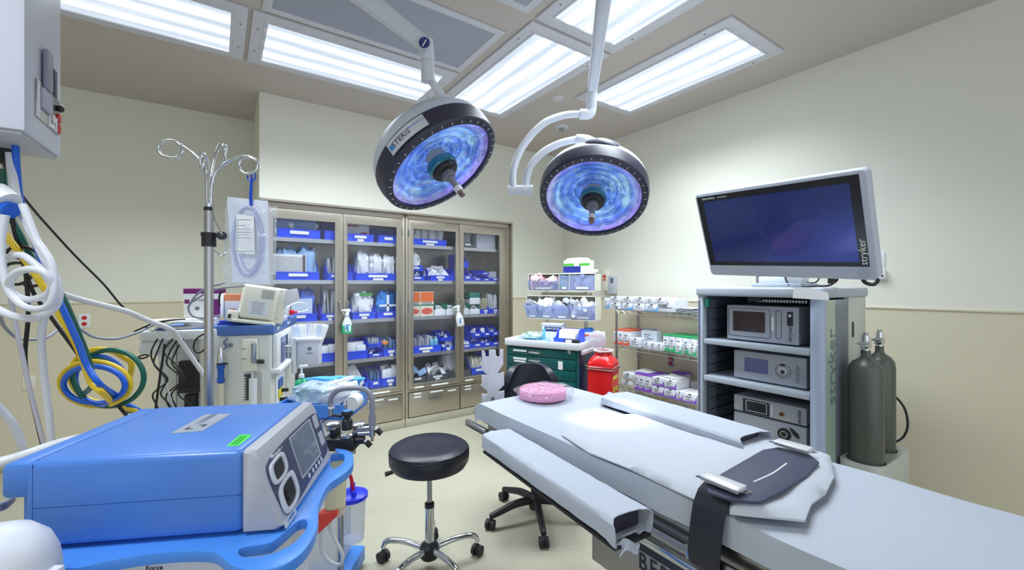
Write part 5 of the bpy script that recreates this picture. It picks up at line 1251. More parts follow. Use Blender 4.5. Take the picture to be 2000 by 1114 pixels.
face(u2, disc(.082, .09, .042, .039), INKG, 'dial_line'); face(u2, disc(.082, .085, .026, 0, 0, .006), CHROME, 'dial_port'); face(u2, disc(.082, .085, .010, 0, .006, .008), BLACK, 'port_hole')
face(u2, rect(.068, .092, .118, .13, .002), BLACK, 'dial_window', .003); text_obj('stryker', .036, u2, frame((-.0016, -.155, .085), (0, 0, 1), (0, 1, 0)), INKG)
u3, w3, h3 = unit_box(2.665, 1.022, 1.425, .714, .818, 'flat silver unit with a wide dark window, third in the tower')
face(u3, rect(-.145, .008, .012, .092, .002), SCREEN, 'window', .0015); face(u3, ringr(-.125, -.005, .022, .085, .0025, .004), LABEL, 'window_frame', .003)
face(u3, rect(.016, .03, .02, .088, .002), mat('lab_lav', (196, 200, 222), .5), 'label_strip'); face(u3, disc(.075, .045, .013, 0, 0, .004), mat('copper', (150, 100, 80), .3, .8), 'socket'); face(u3, disc(.075, .045, .006, 0, .004, .006), BLACK, 'socket_hole')
text_obj('stryker', .028, u3, frame((-.0016, -.165, .052), (0, 0, 1), (0, 1, 0)), INK)
u4, w4, h4 = unit_box(2.665, 1.022, 1.425, .52, .712, 'lowest silver unit with a black lens socket, partly hidden by the table')
face(u4, disc(.09, .13, .034, 0, 0, .010), BLACK, 'lens_socket'); face(u4, disc(.09, .13, .020, .014, .010, .012), SATIN, 'socket_ring')
b = MB(); b.T = frame((-.0004, 0, 0), (0, -1, 0), (0, 0, 1)); b.prism([(.115, .175), (.13, .172), (.16, .15), (.168, .125), (.155, .125), (.135, .14)], 0, .006, b=.001); b.build('lever', BLACK, u4)
# gas cylinders
CYL = mat('cylinder_grey_green', (92, 96, 90), .38, .2)
def gas(x, y, r_, zt_, label, post=True):
    r = root('gas_cylinder', (x, y, .335), 0, label, 'gas cylinder', 'gas cylinders beside the tower')
    h = zt_ - .335
    MB().lathe([(0, 0), (r_ * .9, .0), (r_, .02), (r_, h - .07), (r_ * .93, h - .035), (r_ * .72, h - .01), (r_ * .4, h + .005), (r_ * .28, h + .02), (r_ * .28, h + .05), (0, h + .05)], n=36).build('tank', CYL, r)
    MB().cyl((0, 0, h + .04), (0, 0, h + .13), .016, n=14).box(-.03, .03, -.018, .018, h + .06, h + .10, b=.004).build('valve', CHROME, r)
    MB().cyl((-.055, 0, h + .09), (.0, 0, h + .09), .007, n=8).cyl((-.06, -.02, h + .09), (-.06, .02, h + .09), .006, n=8).build('valve_key', SATIN, r)
    MB().cyl((0, 0, h + .125), (0, 0, h + .145), .011, n=8).build('valve_stem', SATIN, r)
    return r
gas(2.86, .818, .078, 1.10, 'near dark grey gas cylinder standing beside the tower')
g2 = gas(3.13, .832, .072, 1.10, 'far dark grey gas cylinder with a hose on its regulator')
tubes_thing('gas_hose', [PD(1722, 765, 2.52), PD(1742, 770, 2.5), PD(1765, 795, 2.46), PD(1773, 828, 2.44), PD(1765, 853, 2.44), PD(1745, 865, 2.46), PD(1722, 867, 2.55)], .006, BLACKR, 'thin dark hose looping right from the gas cylinder', 'hose')

# ================================================================== MONITOR
k_ = 1.111
mc = [Vector((2.055, 1.298, .472)) * k_, Vector((1.99, .56, .435)) * k_, Vector((2.159, .582, .018)) * k_, Vector((2.224, 1.32, .056)) * k_]
mc = [v + Vector((0, 0, EYE)) for v in mc]
cen = sum(mc, Vector()) / 4
mx_ = ((mc[1] - mc[0]) + (mc[2] - mc[3])) / 2; my_ = ((mc[0] - mc[3]) + (mc[1] - mc[2])) / 2; MW, MH = mx_.length, my_.length
mo = root('surgical_monitor', cen, 0, 'large white-framed flat monitor tilted above the equipment tower', 'monitor')
MF = RM[mo.name].inverted() @ frame(cen, mx_, my_)
def mm(): b = MB(); b.T = MF.copy(); return b
mm().prism(rounded(-MW / 2, MW / 2, -MH / 2, MH / 2, .025), -.05, .004, b=.008).build('housing', mat('monitor_white', (190, 198, 214), .35), mo)
mm().prism(rounded(-MW / 2 + .014, MW / 2 - .026, -MH / 2 + .066, MH / 2 - .018, .003), .004, .0065).build('bezel', mat('bezel_black', (12, 10, 22), .2), mo)
mm().prism(rounded(-MW / 2 + .050, MW / 2 - .062, -MH / 2 + .088, MH / 2 - .05, .002), .0065, .0072).build('screen', mat('monitor_screen', (52, 64, 128), .22, .75, coat=.35), mo)
mm().prism(rounded(-MW / 2 + .08, MW / 2 - .08, -MH / 2 + .06, MH / 2 - .06, .02), -.075, -.05, b=.01).build('rear_cover', TOWER, mo)
mm().lathe([(.026, .004), (.026, .0055), (.024, .0055)], (MW / 2 - .052, -MH / 2 + .036, 0), 28).build('power_ring', mat('ring_grey', (176, 186, 204), .3), mo)
b = mm(); 
for i in range(5): b.cyl((MW / 2 - .19 + i * .022, -MH / 2 + .045, .003), (MW / 2 - .19 + i * .022, -MH / 2 + .045, .0050), .005, n=12)
b.build('touch_marks', mat('ring_grey', ()), mo, )['kind'] = 'stuff'
text_obj('stryker', .042, mo, MF @ frame((MW / 2 - .044, -MH / 2 + .135, .0068), (0, 1, 0), (-1, 0, 0)), LABEL)
text_obj('VISIONPRO', .016, mo, MF @ frame((-MW / 2 + .085, MH / 2 - .034, .0068), (1, 0, 0), (0, 1, 0)), LABEL)
text_obj('LED DISPLAY', .010, mo, MF @ frame((-MW / 2 + .17, MH / 2 - .034, .0068), (1, 0, 0), (0, 1, 0)), LABEL)
b = mm(); b.lathe([(.045, -.11), (.045, -.07)], n=24); b.build('vesa_mount', BLACK, mo)
bk = RM[mo.name] @ MF @ Vector((0, 0, -.09))
b = MB(); b.tube([bk, bk + Vector((.12, .02, -.08)), Vector((2.86, 1.22, 1.62)), Vector((2.86, 1.22, 1.50))], .022, 14, 6); b.build('support_arm', TOWER, mo, world=True)
b = MB(); b.box(2.74, 2.98, 1.08, 1.36, 1.488, 1.512, b=.006); b.build('stand_base', TOWER, mo, world=True)
b = MB(); b.box(2.80, 2.9, 1.10, 1.34, 1.512, 1.55, b=.004); b.build('stand_box', mat('stand_white', (206, 212, 218), .4), mo, world=True)
tubes_thing('monitor_cable', [PD(1533, 540, 2.55), PD(1540, 556, 2.5), PD(1556, 562, 2.48), PD(1590, 559, 2.42), PD(1618, 558, 2.36), PD(1634, 548, 2.3), PD(1634, 538, 2.3)], .006, BLACKR, 'thick black cable drooping under the left middle of the monitor', 'cable')
tubes_thing('monitor_cable', [PD(1552, 538, 2.6), PD(1566, 550, 2.56), PD(1592, 552, 2.5), PD(1602, 540, 2.46)], .004, BLACKR, 'thin black cable loop behind the monitor foot', 'cable')
tubes_thing('monitor_cable', [PD(1682, 538, 2.02), PD(1690, 552, 2.06), PD(1706, 556, 2.1), PD(1714, 548, 2.12), PD(1707, 540, 2.12)], .009, BLACKR, 'black cable bundle hanging under the right corner of the monitor', 'cable')
tag(MB().box(-.02, .02, -.012, .012, -.02, .02, b=.003).build('cable_plug', BLACK, loc=PD(1624, 547, 2.3)), 'black square plug hanging under the monitor', 'plug')
q = PX(1585, 575, EX - .013)
r = root('paper_tag', (EX - .014, q.y, 1.43), 0, 'folded white paper tag lying over the tower top edge', 'paper'); b = MB(); b.T = frame((0, 0, 0), (0, -1, 0), (0, 0, 1)); b.prism([(-.09, -.002), (.08, -.008), (.075, .03), (-.01, .058), (-.085, .055)], 0, .001); b.build('sheet', PAPER, r)

# ================================================================== CEILING PENDANT AND HOSES (left)
e1 = CV(-.548, .836, 0); e2 = CV(-.836, -.548, 0)
N0 = CW(-1.576, 1.386, 2.0)
PEN = mat('pendant_white', (206, 208, 220), .35)
pr_ = root('ceiling_pendant', N0, math.atan2(e1.y, e1.x), 'white ceiling service pendant with outlets, at the top left corner', 'pendant')
# local x = away along the visible right face, y = to the left
MB().box(0, .352, 0, .45, 0, .95, b=.004).build('housing', PEN, pr_)
MB().box(.01, .342, .01, .44, -.012, 0, b=.003).build('underside_plate', mat('pendant_under', (180, 180, 188), .4), pr_)
MB().cyl((.17, .22, .95), (.17, .22, CEIL - 2.0), .07, n=28).build('column', PEN, pr_)
MB().box(.085, .315, -.006, 0, .075, .205, b=.001).build('outlet_panel', SATIN, pr_)
for s in (.085, .19, .26): MB().box(s, s + .016, -.010, -.004, .075, .20 if s < .1 else .13, b=.003).build('panel_rail', WHITE, pr_)
MB().box(.135, .185, -.022, -.004, .19, .335, b=.008).build('lever_housing', mat('lever_lilac', (150, 148, 166), .4), pr_)
MB().box(.105, .195, -.018, -.004, .115, .185, b=.004).build('latch_box', mat('latch_lilac', (176, 174, 192), .4), pr_)
MB().box(.26, .29, -.005, .0, .20, .31, b=.001).build('dark_slot', mat('slot_dark', (60, 62, 84), .4), pr_)
for z in (.095, .135):
    b = MB(); b.T = frame((.29, -.006, z), (1, 0, 0), (0, 0, 1)); b.lathe([(.018, 0), (.018, .006), (0, .006)], n=20); b.build('red_socket', mat('socket_red', ()), pr_)
MB().ball((.285, -.014, .172), (.016, .012, .014), 14).build('black_knob', BLACK, pr_)
b = MB(); b.T = frame((.235, -.007, .115), (1, 0, 0), (0, 0, 1)); b.lathe([(.016, 0), (.016, .004), (0, .004)], n=20); b.build('ivory_socket', CREAM, pr_)
for s in (.215, .275): MB().box(s, s + .035, -.008, -.005, .080, .093).build('label_strip', LABEL, pr_)
for (a, c, m) in ((.05, .20, CHROME), (.10, .28, SATIN), (.16, .14, SATIN), (.24, .30, SATIN), (.27, .12, BLACK), (.04, .34, mat('conn_blue', (30, 70, 200), .4))):
    MB().lathe([(.026, -.035), (.03, -.012)], (a, c, 0), 18).lathe([(.016, -.065), (.018, -.03)], (a, c, 0), 16).build('hose_connector', m, pr_)
HW = mat('hose_white', (216, 218, 226), .35); HG = mat('hose_green', (10, 92, 78), .35); HY = mat('hose_yellow', (232, 196, 40), .35); HB = mat('hose_blue', (24, 98, 214), .35)
HGR = mat('cable_grey', (134, 140, 156), .45); CBK = mat('cable_black', (22, 22, 26), .45)
def path(pl, d0=1.5, d1=None):
    n = len(pl); out = []
    for i, p in enumerate(pl):
        d = p[2] if len(p) > 2 else d0 + ((d1 if d1 is not None else d0) - d0) * i / (n - 1)
        out.append(PD(p[0], p[1], d))
    return out
def ell(cx_, cy_, rx, ry, a0, a1, n, rot=0., d=None, dd=0.):
    o = []
    for i in range(n + 1):
        t = R(a0 + (a1 - a0) * i / n); x, y = rx * math.cos(t), ry * math.sin(t); c, s = math.cos(R(rot)), math.sin(R(rot))
        o.append((cx_ + x * c - y * s, cy_ + x * s + y * c) + ((d + dd * i / n + .02 * math.sin(t),) if d else ()))
    return o
GH = 'hoses hanging from the ceiling pendant'
tubes_thing('gas_hose', path([(20, 300), (24, 340), (33, 390), (48, 430), (70, 470), (92, 515), (109, 545), (114, 580), (100, 607), (62, 622), (20, 616), (-30, 590)], 1.5, 1.42), .0125, HW, 'thickest white hose dropping straight from the pendant, ending in the wide loop', 'hose', GH)
tubes_thing('gas_hose', path([(-20, 540), (5, 512), (20, 502), (45, 500), (78, 525), (104, 560), (110, 590)] + ell(60, 556, 42, 30, 60, 420, 12, d=1.40), 1.44), .0115, HW, 'white hose coiled into a small ring in front of the others', 'hose', GH)
tubes_thing('gas_hose', path([(10, 420), (2, 470), (4, 520), (18, 570), (50, 600), (90, 600), (106, 570), (102, 520), (86, 490), (72, 470), (60, 440), (44, 400)], 1.40), .011, HW, 'white hose in a tall loop at the left frame edge', 'hose', GH)
tubes_thing('gas_hose', path([(108, 590), (86, 622), (81, 660), (83, 700), (87, 741), (94, 800), (101, 870), (104, 900)], 1.46, 1.60), .0115, HW, 'white hose running down behind the blue machine', 'hose', GH)
tubes_thing('gas_hose', path([(14, 540), (22, 590), (36, 660), (52, 733), (68, 800), (86, 870), (92, 900)], 1.5, 1.62), .007, mat('hose_lilac', (190, 186, 200), .4), 'thin grey-lilac hose beside the black cable', 'hose', GH)
tubes_thing('gas_hose', path([(-20, 780), (0, 800), (24, 828), (40, 862), (48, 890)], 1.3, 1.42), .0115, HW, 'white hose at the lower left frame edge', 'hose', GH)
tubes_thing('power_cable', path([(12, 320), (22, 360), (22, 400), (28, 450), (46, 510), (53, 560), (55, 620), (49, 700), (60, 770), (82, 865), (88, 895)], 1.52, 1.62), .0065, CBK, 'black cable running straight down beside the white hoses', 'cable')
tubes_thing('power_cable', path([(26, 440), (60, 560), (97, 616), (140, 675), (182, 733), (220, 780), (250, 815), (262, 830)], 1.58, 1.8), .0065, CBK, 'black cable slanting behind the coiled coloured hoses', 'cable')
tubes_thing('power_cable', path([(6, 320), (18, 345), (38, 375), (70, 415), (101, 450), (149, 502), (202, 555), (246, 605), (295, 628), (330, 640)], 1.55, 2.45), .0048, CBK, 'long thin black cable crossing the wall to the white shelf', 'cable')
tubes_thing('data_cable', path([(0, 616), (10, 640), (40, 662), (90, 660), (120, 640), (150, 640), (182, 658), (226, 662), (269, 650), (303, 634), (345, 628)], 1.7, 2.5), .0065, HGR, 'grey cable sagging below the white ribbon cable', 'cable')
tubes_thing('ribbon_cable', path([(70, 545), (113, 571), (162, 587), (242, 607), (283, 624), (330, 642), (344, 655), (365, 685), (400, 735), (412, 752)], 1.55, 2.48), .0115, mat('ribbon_white', (212, 212, 218), .5), 'broad white cable from the hoses to the white shelf', 'cable')
tubes_thing('gas_hose', path([(-14, 420), (12, 460), (48, 507), (89, 567), (112, 608), (133, 644), (152, 680), (166, 715), (178, 748), (200, 768)] + ell(186, 750, 68, 43, 60, 420, 12, 4, d=1.76, dd=-.04) + ell(200, 735, 62, 52, 60, 330, 10, 10, d=1.74, dd=.06) + [(236, 790, 1.86), (264, 802, 1.9), (300, 825, 1.95)], 1.52, 1.75), .0108, HY, 'yellow hose coiled with the blue and green ones', 'hose', GH)
tubes_thing('gas_hose', path([(4, 330), (10, 380), (22, 425), (40, 460), (60, 498), (90, 535), (117, 571), (136, 610), (153, 652), (168, 690), (177, 722), (181, 752)] + ell(214, 739, 67, 55, 150, 500, 12, -4, d=1.80, dd=-.06) + ell(196, 742, 56, 40, 140, 380, 8, 20, d=1.73, dd=.1) + [(240, 800, 1.9), (275, 806, 1.94), (310, 830, 1.98)], 1.54, 1.78), .0100, HG, 'dark green hose, the longest coil of the three coloured hoses', 'hose', GH)
tubes_thing('gas_hose', path([(30, 285), (36, 370), (44, 405), (60, 450), (84, 515), (100, 555), (117, 591), (141, 644), (155, 676), (170, 715), (196, 752)] + ell(184, 752, 60, 36, 40, 420, 12, 2, d=1.74, dd=-.05) + ell(196, 744, 50, 46, 60, 360, 10, 30, d=1.72, dd=.1) + [(232, 782, 1.86), (262, 797, 1.9), (300, 820, 1.95)], 1.5, 1.74), .0100, HB, 'bright blue hose coiled in front of the wall', 'hose', GH)
r = root('hose_clamp', PD(10, 395, 1.43), 0, 'white and blue cuff on the hoses at the left frame edge', 'clamp')
b = MB(); b.T = Matrix.Rotation(-YAW, 4, 'Z'); b.cyl((-.03, 0, .035), (.015, .0, -.0), .034, n=18); b.build('white_cuff', WHITE, r)
b = MB(); b.T = Matrix.Rotation(-YAW, 4, 'Z'); b.cyl((-.035, 0, -.012), (.022, 0, -.028), .027, n=18); b.build('blue_cuff', HB, r)
for k, (px, py) in enumerate(((30, 530), (40, 545), (50, 520))):
    tubes_thing('power_cable', path(ell(px, py, 34 + 6 * k, 26 + 4 * k, 20 + 60 * k, 300 + 60 * k, 10, 20 * k, d=1.56), 1.56), .0055, CBK, ('smallest', 'middle', 'widest')[k] + ' black cable loop tangled behind the white hoses', 'cable', 'black cable loops')

# ================================================================== BLUE GENERATOR ON ITS CART
DB = Vector((.051, 1.218, 0)); DX = Vector((.41, -.2, 0)).normalized(); DA = math.atan2(DX.y, DX.x); DZ = 1.10; DH = .198; DW = .447; DL = .46
gn = root('energy_generator', (DB.x, DB.y, DZ - DH - .006), DA, 'large blue generator with a grey front panel, in the left foreground', 'generator')
hz = DH
b = MB(); b.box(-DL, -.002, 0, DW, .006, hz + .006, b=.016, seg=3); b.build('case', DEVB, gn)
b = MB(); b.box(-DL - .045, -DL + .02, .0, DW, .12, hz + .004, b=.014).box(-DL - .01, -DL + .02, .01, DW - .01, .01, .13, b=.01); b.build('rear_cover', DEVB, gn)
SEAM = mat('seam_blue', (28, 60, 130), .5)
b = MB(); b.box(-DL + .02, -.002, -.0004, .001, .098, .0990).box(-DL + .02, -DL + .0208, -.0004, .001, .01, hz).box(-DL + .02, -DL + .0208, .01, DW - .01, hz + .0055, hz + .0064); b.build('panel_seam', SEAM, gn)
# bezel: profile extruded across the width
prof = [(0, .004), (.078, .004), (.090, .012), (.0845, .03), (.0585, .115), (.038, hz - .016), (.026, hz + .002), (.012, hz + .006), (0, hz + .006)]
vs_ = []; fs = []; NP = len(prof); ys = [0, .006, .02, DW - .02, DW - .006, DW]; ins = [.010, .003, 0, 0, .003, .010]
for y, q_ in zip(ys, ins):
    for (x, z) in prof: vs_.append((max(0, x - q_) if x > 0 else 0, y, z + (q_ * .5 if z < .05 else -q_ * .5 if z > .15 else 0)))
for i in range(len(ys) - 1):
    for k in range(NP): fs.append((i * NP + k, i * NP + (k + 1) % NP, (i + 1) * NP + (k + 1) % NP, (i + 1) * NP + k))
fs.append(tuple(range(NP - 1, -1, -1))); fs.append(tuple((len(ys) - 1) * NP + k for k in range(NP)))
bz = MB().add(vs_, fs).build('front_bezel', DEVG, gn)
FO = Vector((.090, 0, .012)); FYd = Vector((.038 - .090, 0, hz - .016 - .012)); FH = FYd.length
FF = frame(FO, (0, 1, 0), FYd)
def ff(u0, v0, z=0): return FF @ Matrix.Translation((u0, v0, z))
def fpan(outer, z0, z1_, m, nm, holes=(), b_=0.):
    b = MB(); b.T = FF.copy(); b.prism([(x * DW, y * FH) for x, y in outer], z0, z1_, [[(x * DW, y * FH) for x, y in h] for h in holes], b=b_); o = b.build(nm, m, gn); RM[o.name] = RM[gn.name]; return o
def rr_(x0, x1, y0, y1, r=.02): return [(x, y) for x, y in rounded(x0, x1, y0, y1, r, 4)]
fpan(smooth_loop([(.025, .80), (.08, .90), (.32, .955), (.60, .965), (.88, .95), (.96, .85), (.975, .5), (.95, .2), (.80, .12), (.55, .10), (.34, .06), (.14, .04), (.06, .12), (.03, .45)], 3), -.002, .0018, DEVD, 'control_face')
fpan(rr_(.385, .785, .24, .93, .01), .0016, .004, mat('screen_frame', (176, 182, 190), .35), 'screen_frame', [rr_(.392, .768, .262, .918, .008)])
fpan(rr_(.39, .775, .255, .922, .01), .0015, .0026, mat('gen_screen', (118, 126, 146), .12, coat=.4), 'screen')
def recess(cx_, cy_, w_, h_, nm):
    o = smooth_loop([(cx_ - w_, cy_ - h_ * .5), (cx_ - w_ * .9, cy_ + h_ * .7), (cx_ - w_ * .2, cy_ + h_), (cx_ + w_ * .8, cy_ + h_), (cx_ + w_, cy_ + h_ * .3), (cx_ + w_ * .9, cy_ - h_ * .6), (cx_ + w_ * .3, cy_ - h_), (cx_ - w_ * .7, cy_ - h_)], 4)
    i = [(cx_ + (x - cx_) * .68, cy_ + (y - cy_) * .72) for x, y in o]
    p = fpan(o, .0016, .008, mat('port_frame', (196, 200, 212), .35), nm, [i], .002)
    fpan(i, .0016, .0022, mat('port_dark', (20, 20, 30), .4), 'port_opening')
    return p
recess(.14, .70, .11, .16, 'upper_port_frame'); recess(.17, .30, .125, .22, 'lower_port_frame')
b = MB(); b.T = ff(.16 * DW, .28 * FH, .002); b.lathe([(.016, 0), (.014, .006), (.008, .003), (0, .003)], n=20); b.build('port_socket', BLACK, gn)
for (cx_, cy_, s) in ((.885, .80, 1), (.895, .46, 1)):
    fpan(rr_(cx_ - .045, cx_ + .045, cy_ - .12, cy_ + .12, .02), .0016, .003, mat('patch_grey', (170, 176, 190), .4), 'return_port')
for k, cx_ in enumerate((.50, .58, .645, .71, .77)):
    b = MB(); b.T = ff(cx_ * DW, .17 * FH, .0018); b.lathe([(.0075, 0), (.0075, .001), (.0062, .001)], n=20); b.cyl((0, 0, 0), (0, 0, .001), .003, n=10); b.build('button', mat('btn_line', (200, 206, 224), .4), gn)
MF2 = FF
for (tx, s_, u_, v_, sz) in (('Monopolar 1', None, .19, .90, .013), ('Bipolar', None, .17, .555, .013)):
    text_obj(tx, sz, gn, ff(u_ * DW, v_ * FH, .0016), LABEL, sx=1.1)
fpan(rr_(.10, .30, -.035, .025, .004), .0, .0006, DEVG, 'badge') if False else None
lbp = MB(); lbp.T = FF.copy(); lbp.prism([(.012, -.010), (.085, -.010), (.085, .006), (.012, .006)], -.0025, .0014); lbp.build('badge', mat('badge_grey', (196, 202, 212), .4), gn)
text_obj('COVIDIEN', .010, gn, ff(.050, -.001, .0016), BLUEMK); 
# top plate with mark and name
GI = RM[gn.name].inverted(); TOPZ = RM[gn.name].translation.z + hz + .0056
def gtop(pl): return [tuple((GI @ PZ(x, y, TOPZ)).xy) for x, y in pl]
q_ = gtop([(333, 848), (396, 843), (452, 809), (400, 811)])
tp = MB().prism(q_[::-1], hz + .0055, hz + .0072).build('name_plate', mat('plate_top', (168, 176, 192), .35, .3), gn)
pc = [sum(p[0] for p in q_) / 4, sum(p[1] for p in q_) / 4]
def L_(b, x, y, s, fx, fy):
    q = [(0, 0), (s, 0), (s, s * .28), (s * .3, s * .28), (s * .3, s), (0, s)]
    q = [(x + fx * p[0], y + fy * p[1]) for p in q]; b.prism(q if fx * fy > 0 else q[::-1], hz + .0072, hz + .0078)
(mx0, my0), (mx1, my1) = gtop([(352, 842), (384, 835)])
b = MB(); L_(b, pc[0] - .018, my0 + .004, .020, 1, 1); b.build('logo_mark', INK, tp)
b = MB(); L_(b, pc[0] + .022, my0 + .042, .020, -1, -1); b.build('logo_mark', INK, tp)
text_obj('COVIDIEN', .024, tp, frame((pc[0] - .008, pc[1] + .035, hz + .0074), (0, 1, 0), (-1, 0, 0)), mat('logo_silver', (130, 138, 154), .3, .3), sx=.8)
text_obj('ForceTriad', .016, tp, frame((pc[0] + .02, pc[1] + .03, hz + .0074), (0, 1, 0), (-1, 0, 0)), mat('logo_pale', (206, 212, 222), .4), sx=.8)
q_ = gtop([(442, 873), (467, 871), (493, 850), (469, 850)])
gs = MB().prism(q_[::-1], hz + .0056, hz + .0066).build('green_sticker', mat('sticker_green', (60, 220, 66), .5), gn)
b = MB(); A_, B_, C_, D_q = [Vector(p) for p in q_]
for k in range(2):
    for j in range(8):
        u0, v0 = .2 + k * .32, .1 + j * .1
        P_ = lambda u, v: tuple(A_.lerp(B_, u).lerp(D_q.lerp(C_, u), v))
        b.prism([P_(u0, v0), P_(u0 + .22, v0), P_(u0 + .22, v0 + .07), P_(u0, v0 + .07)][::-1], hz + .0066, hz + .0069)
o = b.build('sticker_print', mat('sticker_ink', (30, 130, 40), .5), gs); o['kind'] = 'stuff'

# cart tray traced at its own height
TRZ = DZ - DH - .008
ct = root('generator_cart', (DB.x, DB.y, 0), DA, 'blue and white cart with looped handles carrying the generator', 'cart')
CI = RM[ct.name].inverted()
def tz(pl, z=TRZ, sm=False):
    if sm:
        q = []
        for i in range(len(pl) - 1):
            p0, p1, p2, p3 = [Vector(pl[max(0, min(len(pl) - 1, i + k))]) for k in (-1, 0, 1, 2)]
            for k in range(3):
                t = k / 3; q.append(tuple(.5 * ((2 * p1) + (p2 - p0) * t + (2 * p0 - 5 * p1 + 4 * p2 - p3) * t * t + (3 * p1 - p0 - 3 * p2 + p3) * t ** 3)))
        pl = q + [pl[-1]]
    return [((CI @ PZ(x, y, z)).x, (CI @ PZ(x, y, z)).y) for x, y in pl]
outer = [(-DL - .06, DW + .01), (-DL - .06, -.03)] + tz([(150, 1110), (240, 1090), (330, 1079), (400, 1077), (428, 1084), (455, 1106), (500, 1115), (550, 1106), (590, 1080), (614, 1045), (622, 1014), (621, 995), (628, 972), (644, 945), (666, 930), (684, 915), (690, 902), (689, 887), (677, 879), (655, 876)], sm=True) + [(.10, DW + .05), (0, DW + .03)]
h1_ = smooth_loop(tz([(465, 1080), (476, 1069), (528, 1060), (556, 1040), (582, 1018), (597, 1016), (598, 1032), (572, 1062), (524, 1083), (480, 1088)]), 4)
h2_ = smooth_loop(tz([(646, 890), (664, 886), (672, 889), (672, 901), (663, 910), (649, 915)]), 4)
MB().prism(outer, TRZ - .026, TRZ, [h1_, h2_], b=.006).build('tray', DEVBT, ct)
MB().box(-DL - .02, .06, .03, DW - .02, TRZ - .05, TRZ - .026).build('tray_frame', mat('cart_white', (214, 216, 224), .4), ct)
MB().box(-DL, .03, .03, .40, .16, TRZ - .05, b=.012).build('body', mat('cart_white', ()), ct)
b = MB(); b.prism([(-.40, DW + .02), (-.40, .0), (.04, .0), (.15, .16), (.16, DW - .03), (.10, DW + .02)], .10, .16, b=.01).prism([(-.2, DW + .0), (-.2, .36), (.06, .36), (.12, .40), (.10, DW + .0)], .16, .47, b=.01); b.build('blue_base', DEVBT, ct)
b = MB(); b.box(.03, .036, .06, .22, .45, .80, b=.002); dp = b.build('emblem_panel', WHITE, ct)
b = MB(); b.T = frame((.0362, .14, .62), (0, 1, 0), (0, 0, 1)); b.prism([(-.05, -.08), (.05, -.08), (.05, .06), (.0, .10), (-.05, .06)], 0, .0012); b.build('emblem', mat('emblem_blue', (50, 110, 200), .4), dp)
text_obj('Force', .016, ct, frame((-.21, .0285, TRZ - .075), (1, 0, 0), (0, 0, 1)), INK)
for x in (-.36, .10):
    for y in (.05, DW - .05):
        b = MB(); caster(b, x, y, .045, .2); b.build('caster', BLACKR, ct)
# canisters
q = PD(655, 940, 1.585)
r = root('suction_canister', (q.x, q.y, .655), 0, 'cream ribbed canister hanging below the small blue handle', 'canister')
MB().lathe([(.036, .03), (.042, .20), (.042, .21), (0, .21)], n=36).build('ribbed_body', mat('canister_cream', (220, 214, 180), .45, bump=.5, scale=14, stretch=(1, 1, 9)), r)
MB().lathe([(0, 0), (.035, .0), (.037, .03)], n=36, cap=False).build('clear_base', film('base_clear', (230, 210, 200), clear=.5), r)
b = MB(); b.T = frame(PD(640, 1000, 1.56), CV(1, .0, 0), (0, 0, 1)); b.T = b.T
b.prism([(-.028, 0), (.04, .012), (.04, -.008), (-.028, -.072)], -.02, .02, b=.002); o = b.build('red_funnel', mat('red_clear', (226, 66, 50), .3), r, world=True)
b = MB(); b.tube([q + Vector((0, 0, 0)), CW(q.x * 0 - .62, 1.56, .80)], .006, 8, 1)
q = PD(687, 1010, 1.72)
r = root('suction_canister', (q.x, q.y, .475), 0, 'clear suction canister with a bright blue lid and red tube', 'canister')
MB().lathe([(0, 0), (.044, .0), (.048, .006), (.054, .175), (.052, .175), (.046, .008), (0, .006)], n=40).build('clear_body', film('canister_clear', (205, 212, 226), clear=.82, rough=.05), r)
BLD = mat('lid_blue', (20, 50, 225), .35)
MB().lathe([(.056, .168), (.062, .172), (.062, .186), (.05, .192), (.02, .196), (0, .196)], n=40).build('lid', BLD, r)
for (dx, dy, h) in ((-.035, .0, .03), (0, .01, .035), (.02, -.03, .02)):
    b = MB(); c = CV(dx, dy, 0); b.cyl((c.x, c.y, .19), (c.x, c.y, .19 + h), .010, n=14); b.build('lid_port', BLD, r)
b = MB(); b.lathe([(.04, .004), (.04, .006), (0, .006)], n=30); b.build('base_ring', film('ring_clear', (240, 240, 248), clear=.5), r)
tubes_thing('suction_tube', path([(668, 912), (676, 918), (685, 932), (688, 948), (690, 962)], 1.66, 1.72), .007, RED, 'short red tube arching into the blue canister lid', 'tube')
tubes_thing('suction_tube', path([(640, 1015), (626, 1045), (628, 1075), (645, 1098), (664, 1103), (669, 1085), (655, 1055), (643, 1030), (646, 1010)], 1.56), .0065, mat('tube_milky', (206, 208, 204), .3), 'milky tube looping below the cream canister', 'tube')
# manifold with arched tube
mq = PD(668, 866, 1.64)
mr = root('arm_manifold', (mq.x, mq.y, mq.z), -YAW, 'black clamp block with arched grey tube, behind the generator front', 'clamp block')
S_ = 1.64 / FPX
def mp(px, py, d=0.): return ((px - 668) * S_ * (1 + d / 1.64), d, -(py - 866) * S_)
b = MB(); x0, _, z0 = mp(634, 877); x1, _, z1_ = mp(696, 854); b.box(x0, x1, -.03, .06, z0, z1_, b=.004); b.build('block', BLACK, mr)
b = MB(); x0, _, z0 = mp(646, 854); x1, _, z1_ = mp(656, 838); b.box(x0, x1, -.01, .05, z0, z1_, b=.003); b.build('upright_tab', BLACK, mr)
for px, py, dd in ((640, 834, .05), (694, 834, .04)):
    x, y, z = mp(px, py, dd); MB().lathe([(.024, -.03), (.024, -.012), (.028, -.010), (.028, -.002), (.020, .004), (0, .004)], (x, y, z), 28).build('silver_cap', SATIN, mr)
x, y, z = mp(678, 853)
MB().lathe([(.027, 0), (.027, .010), (.022, .014)], (x, y, z), 28).build('collar', SATIN, mr)
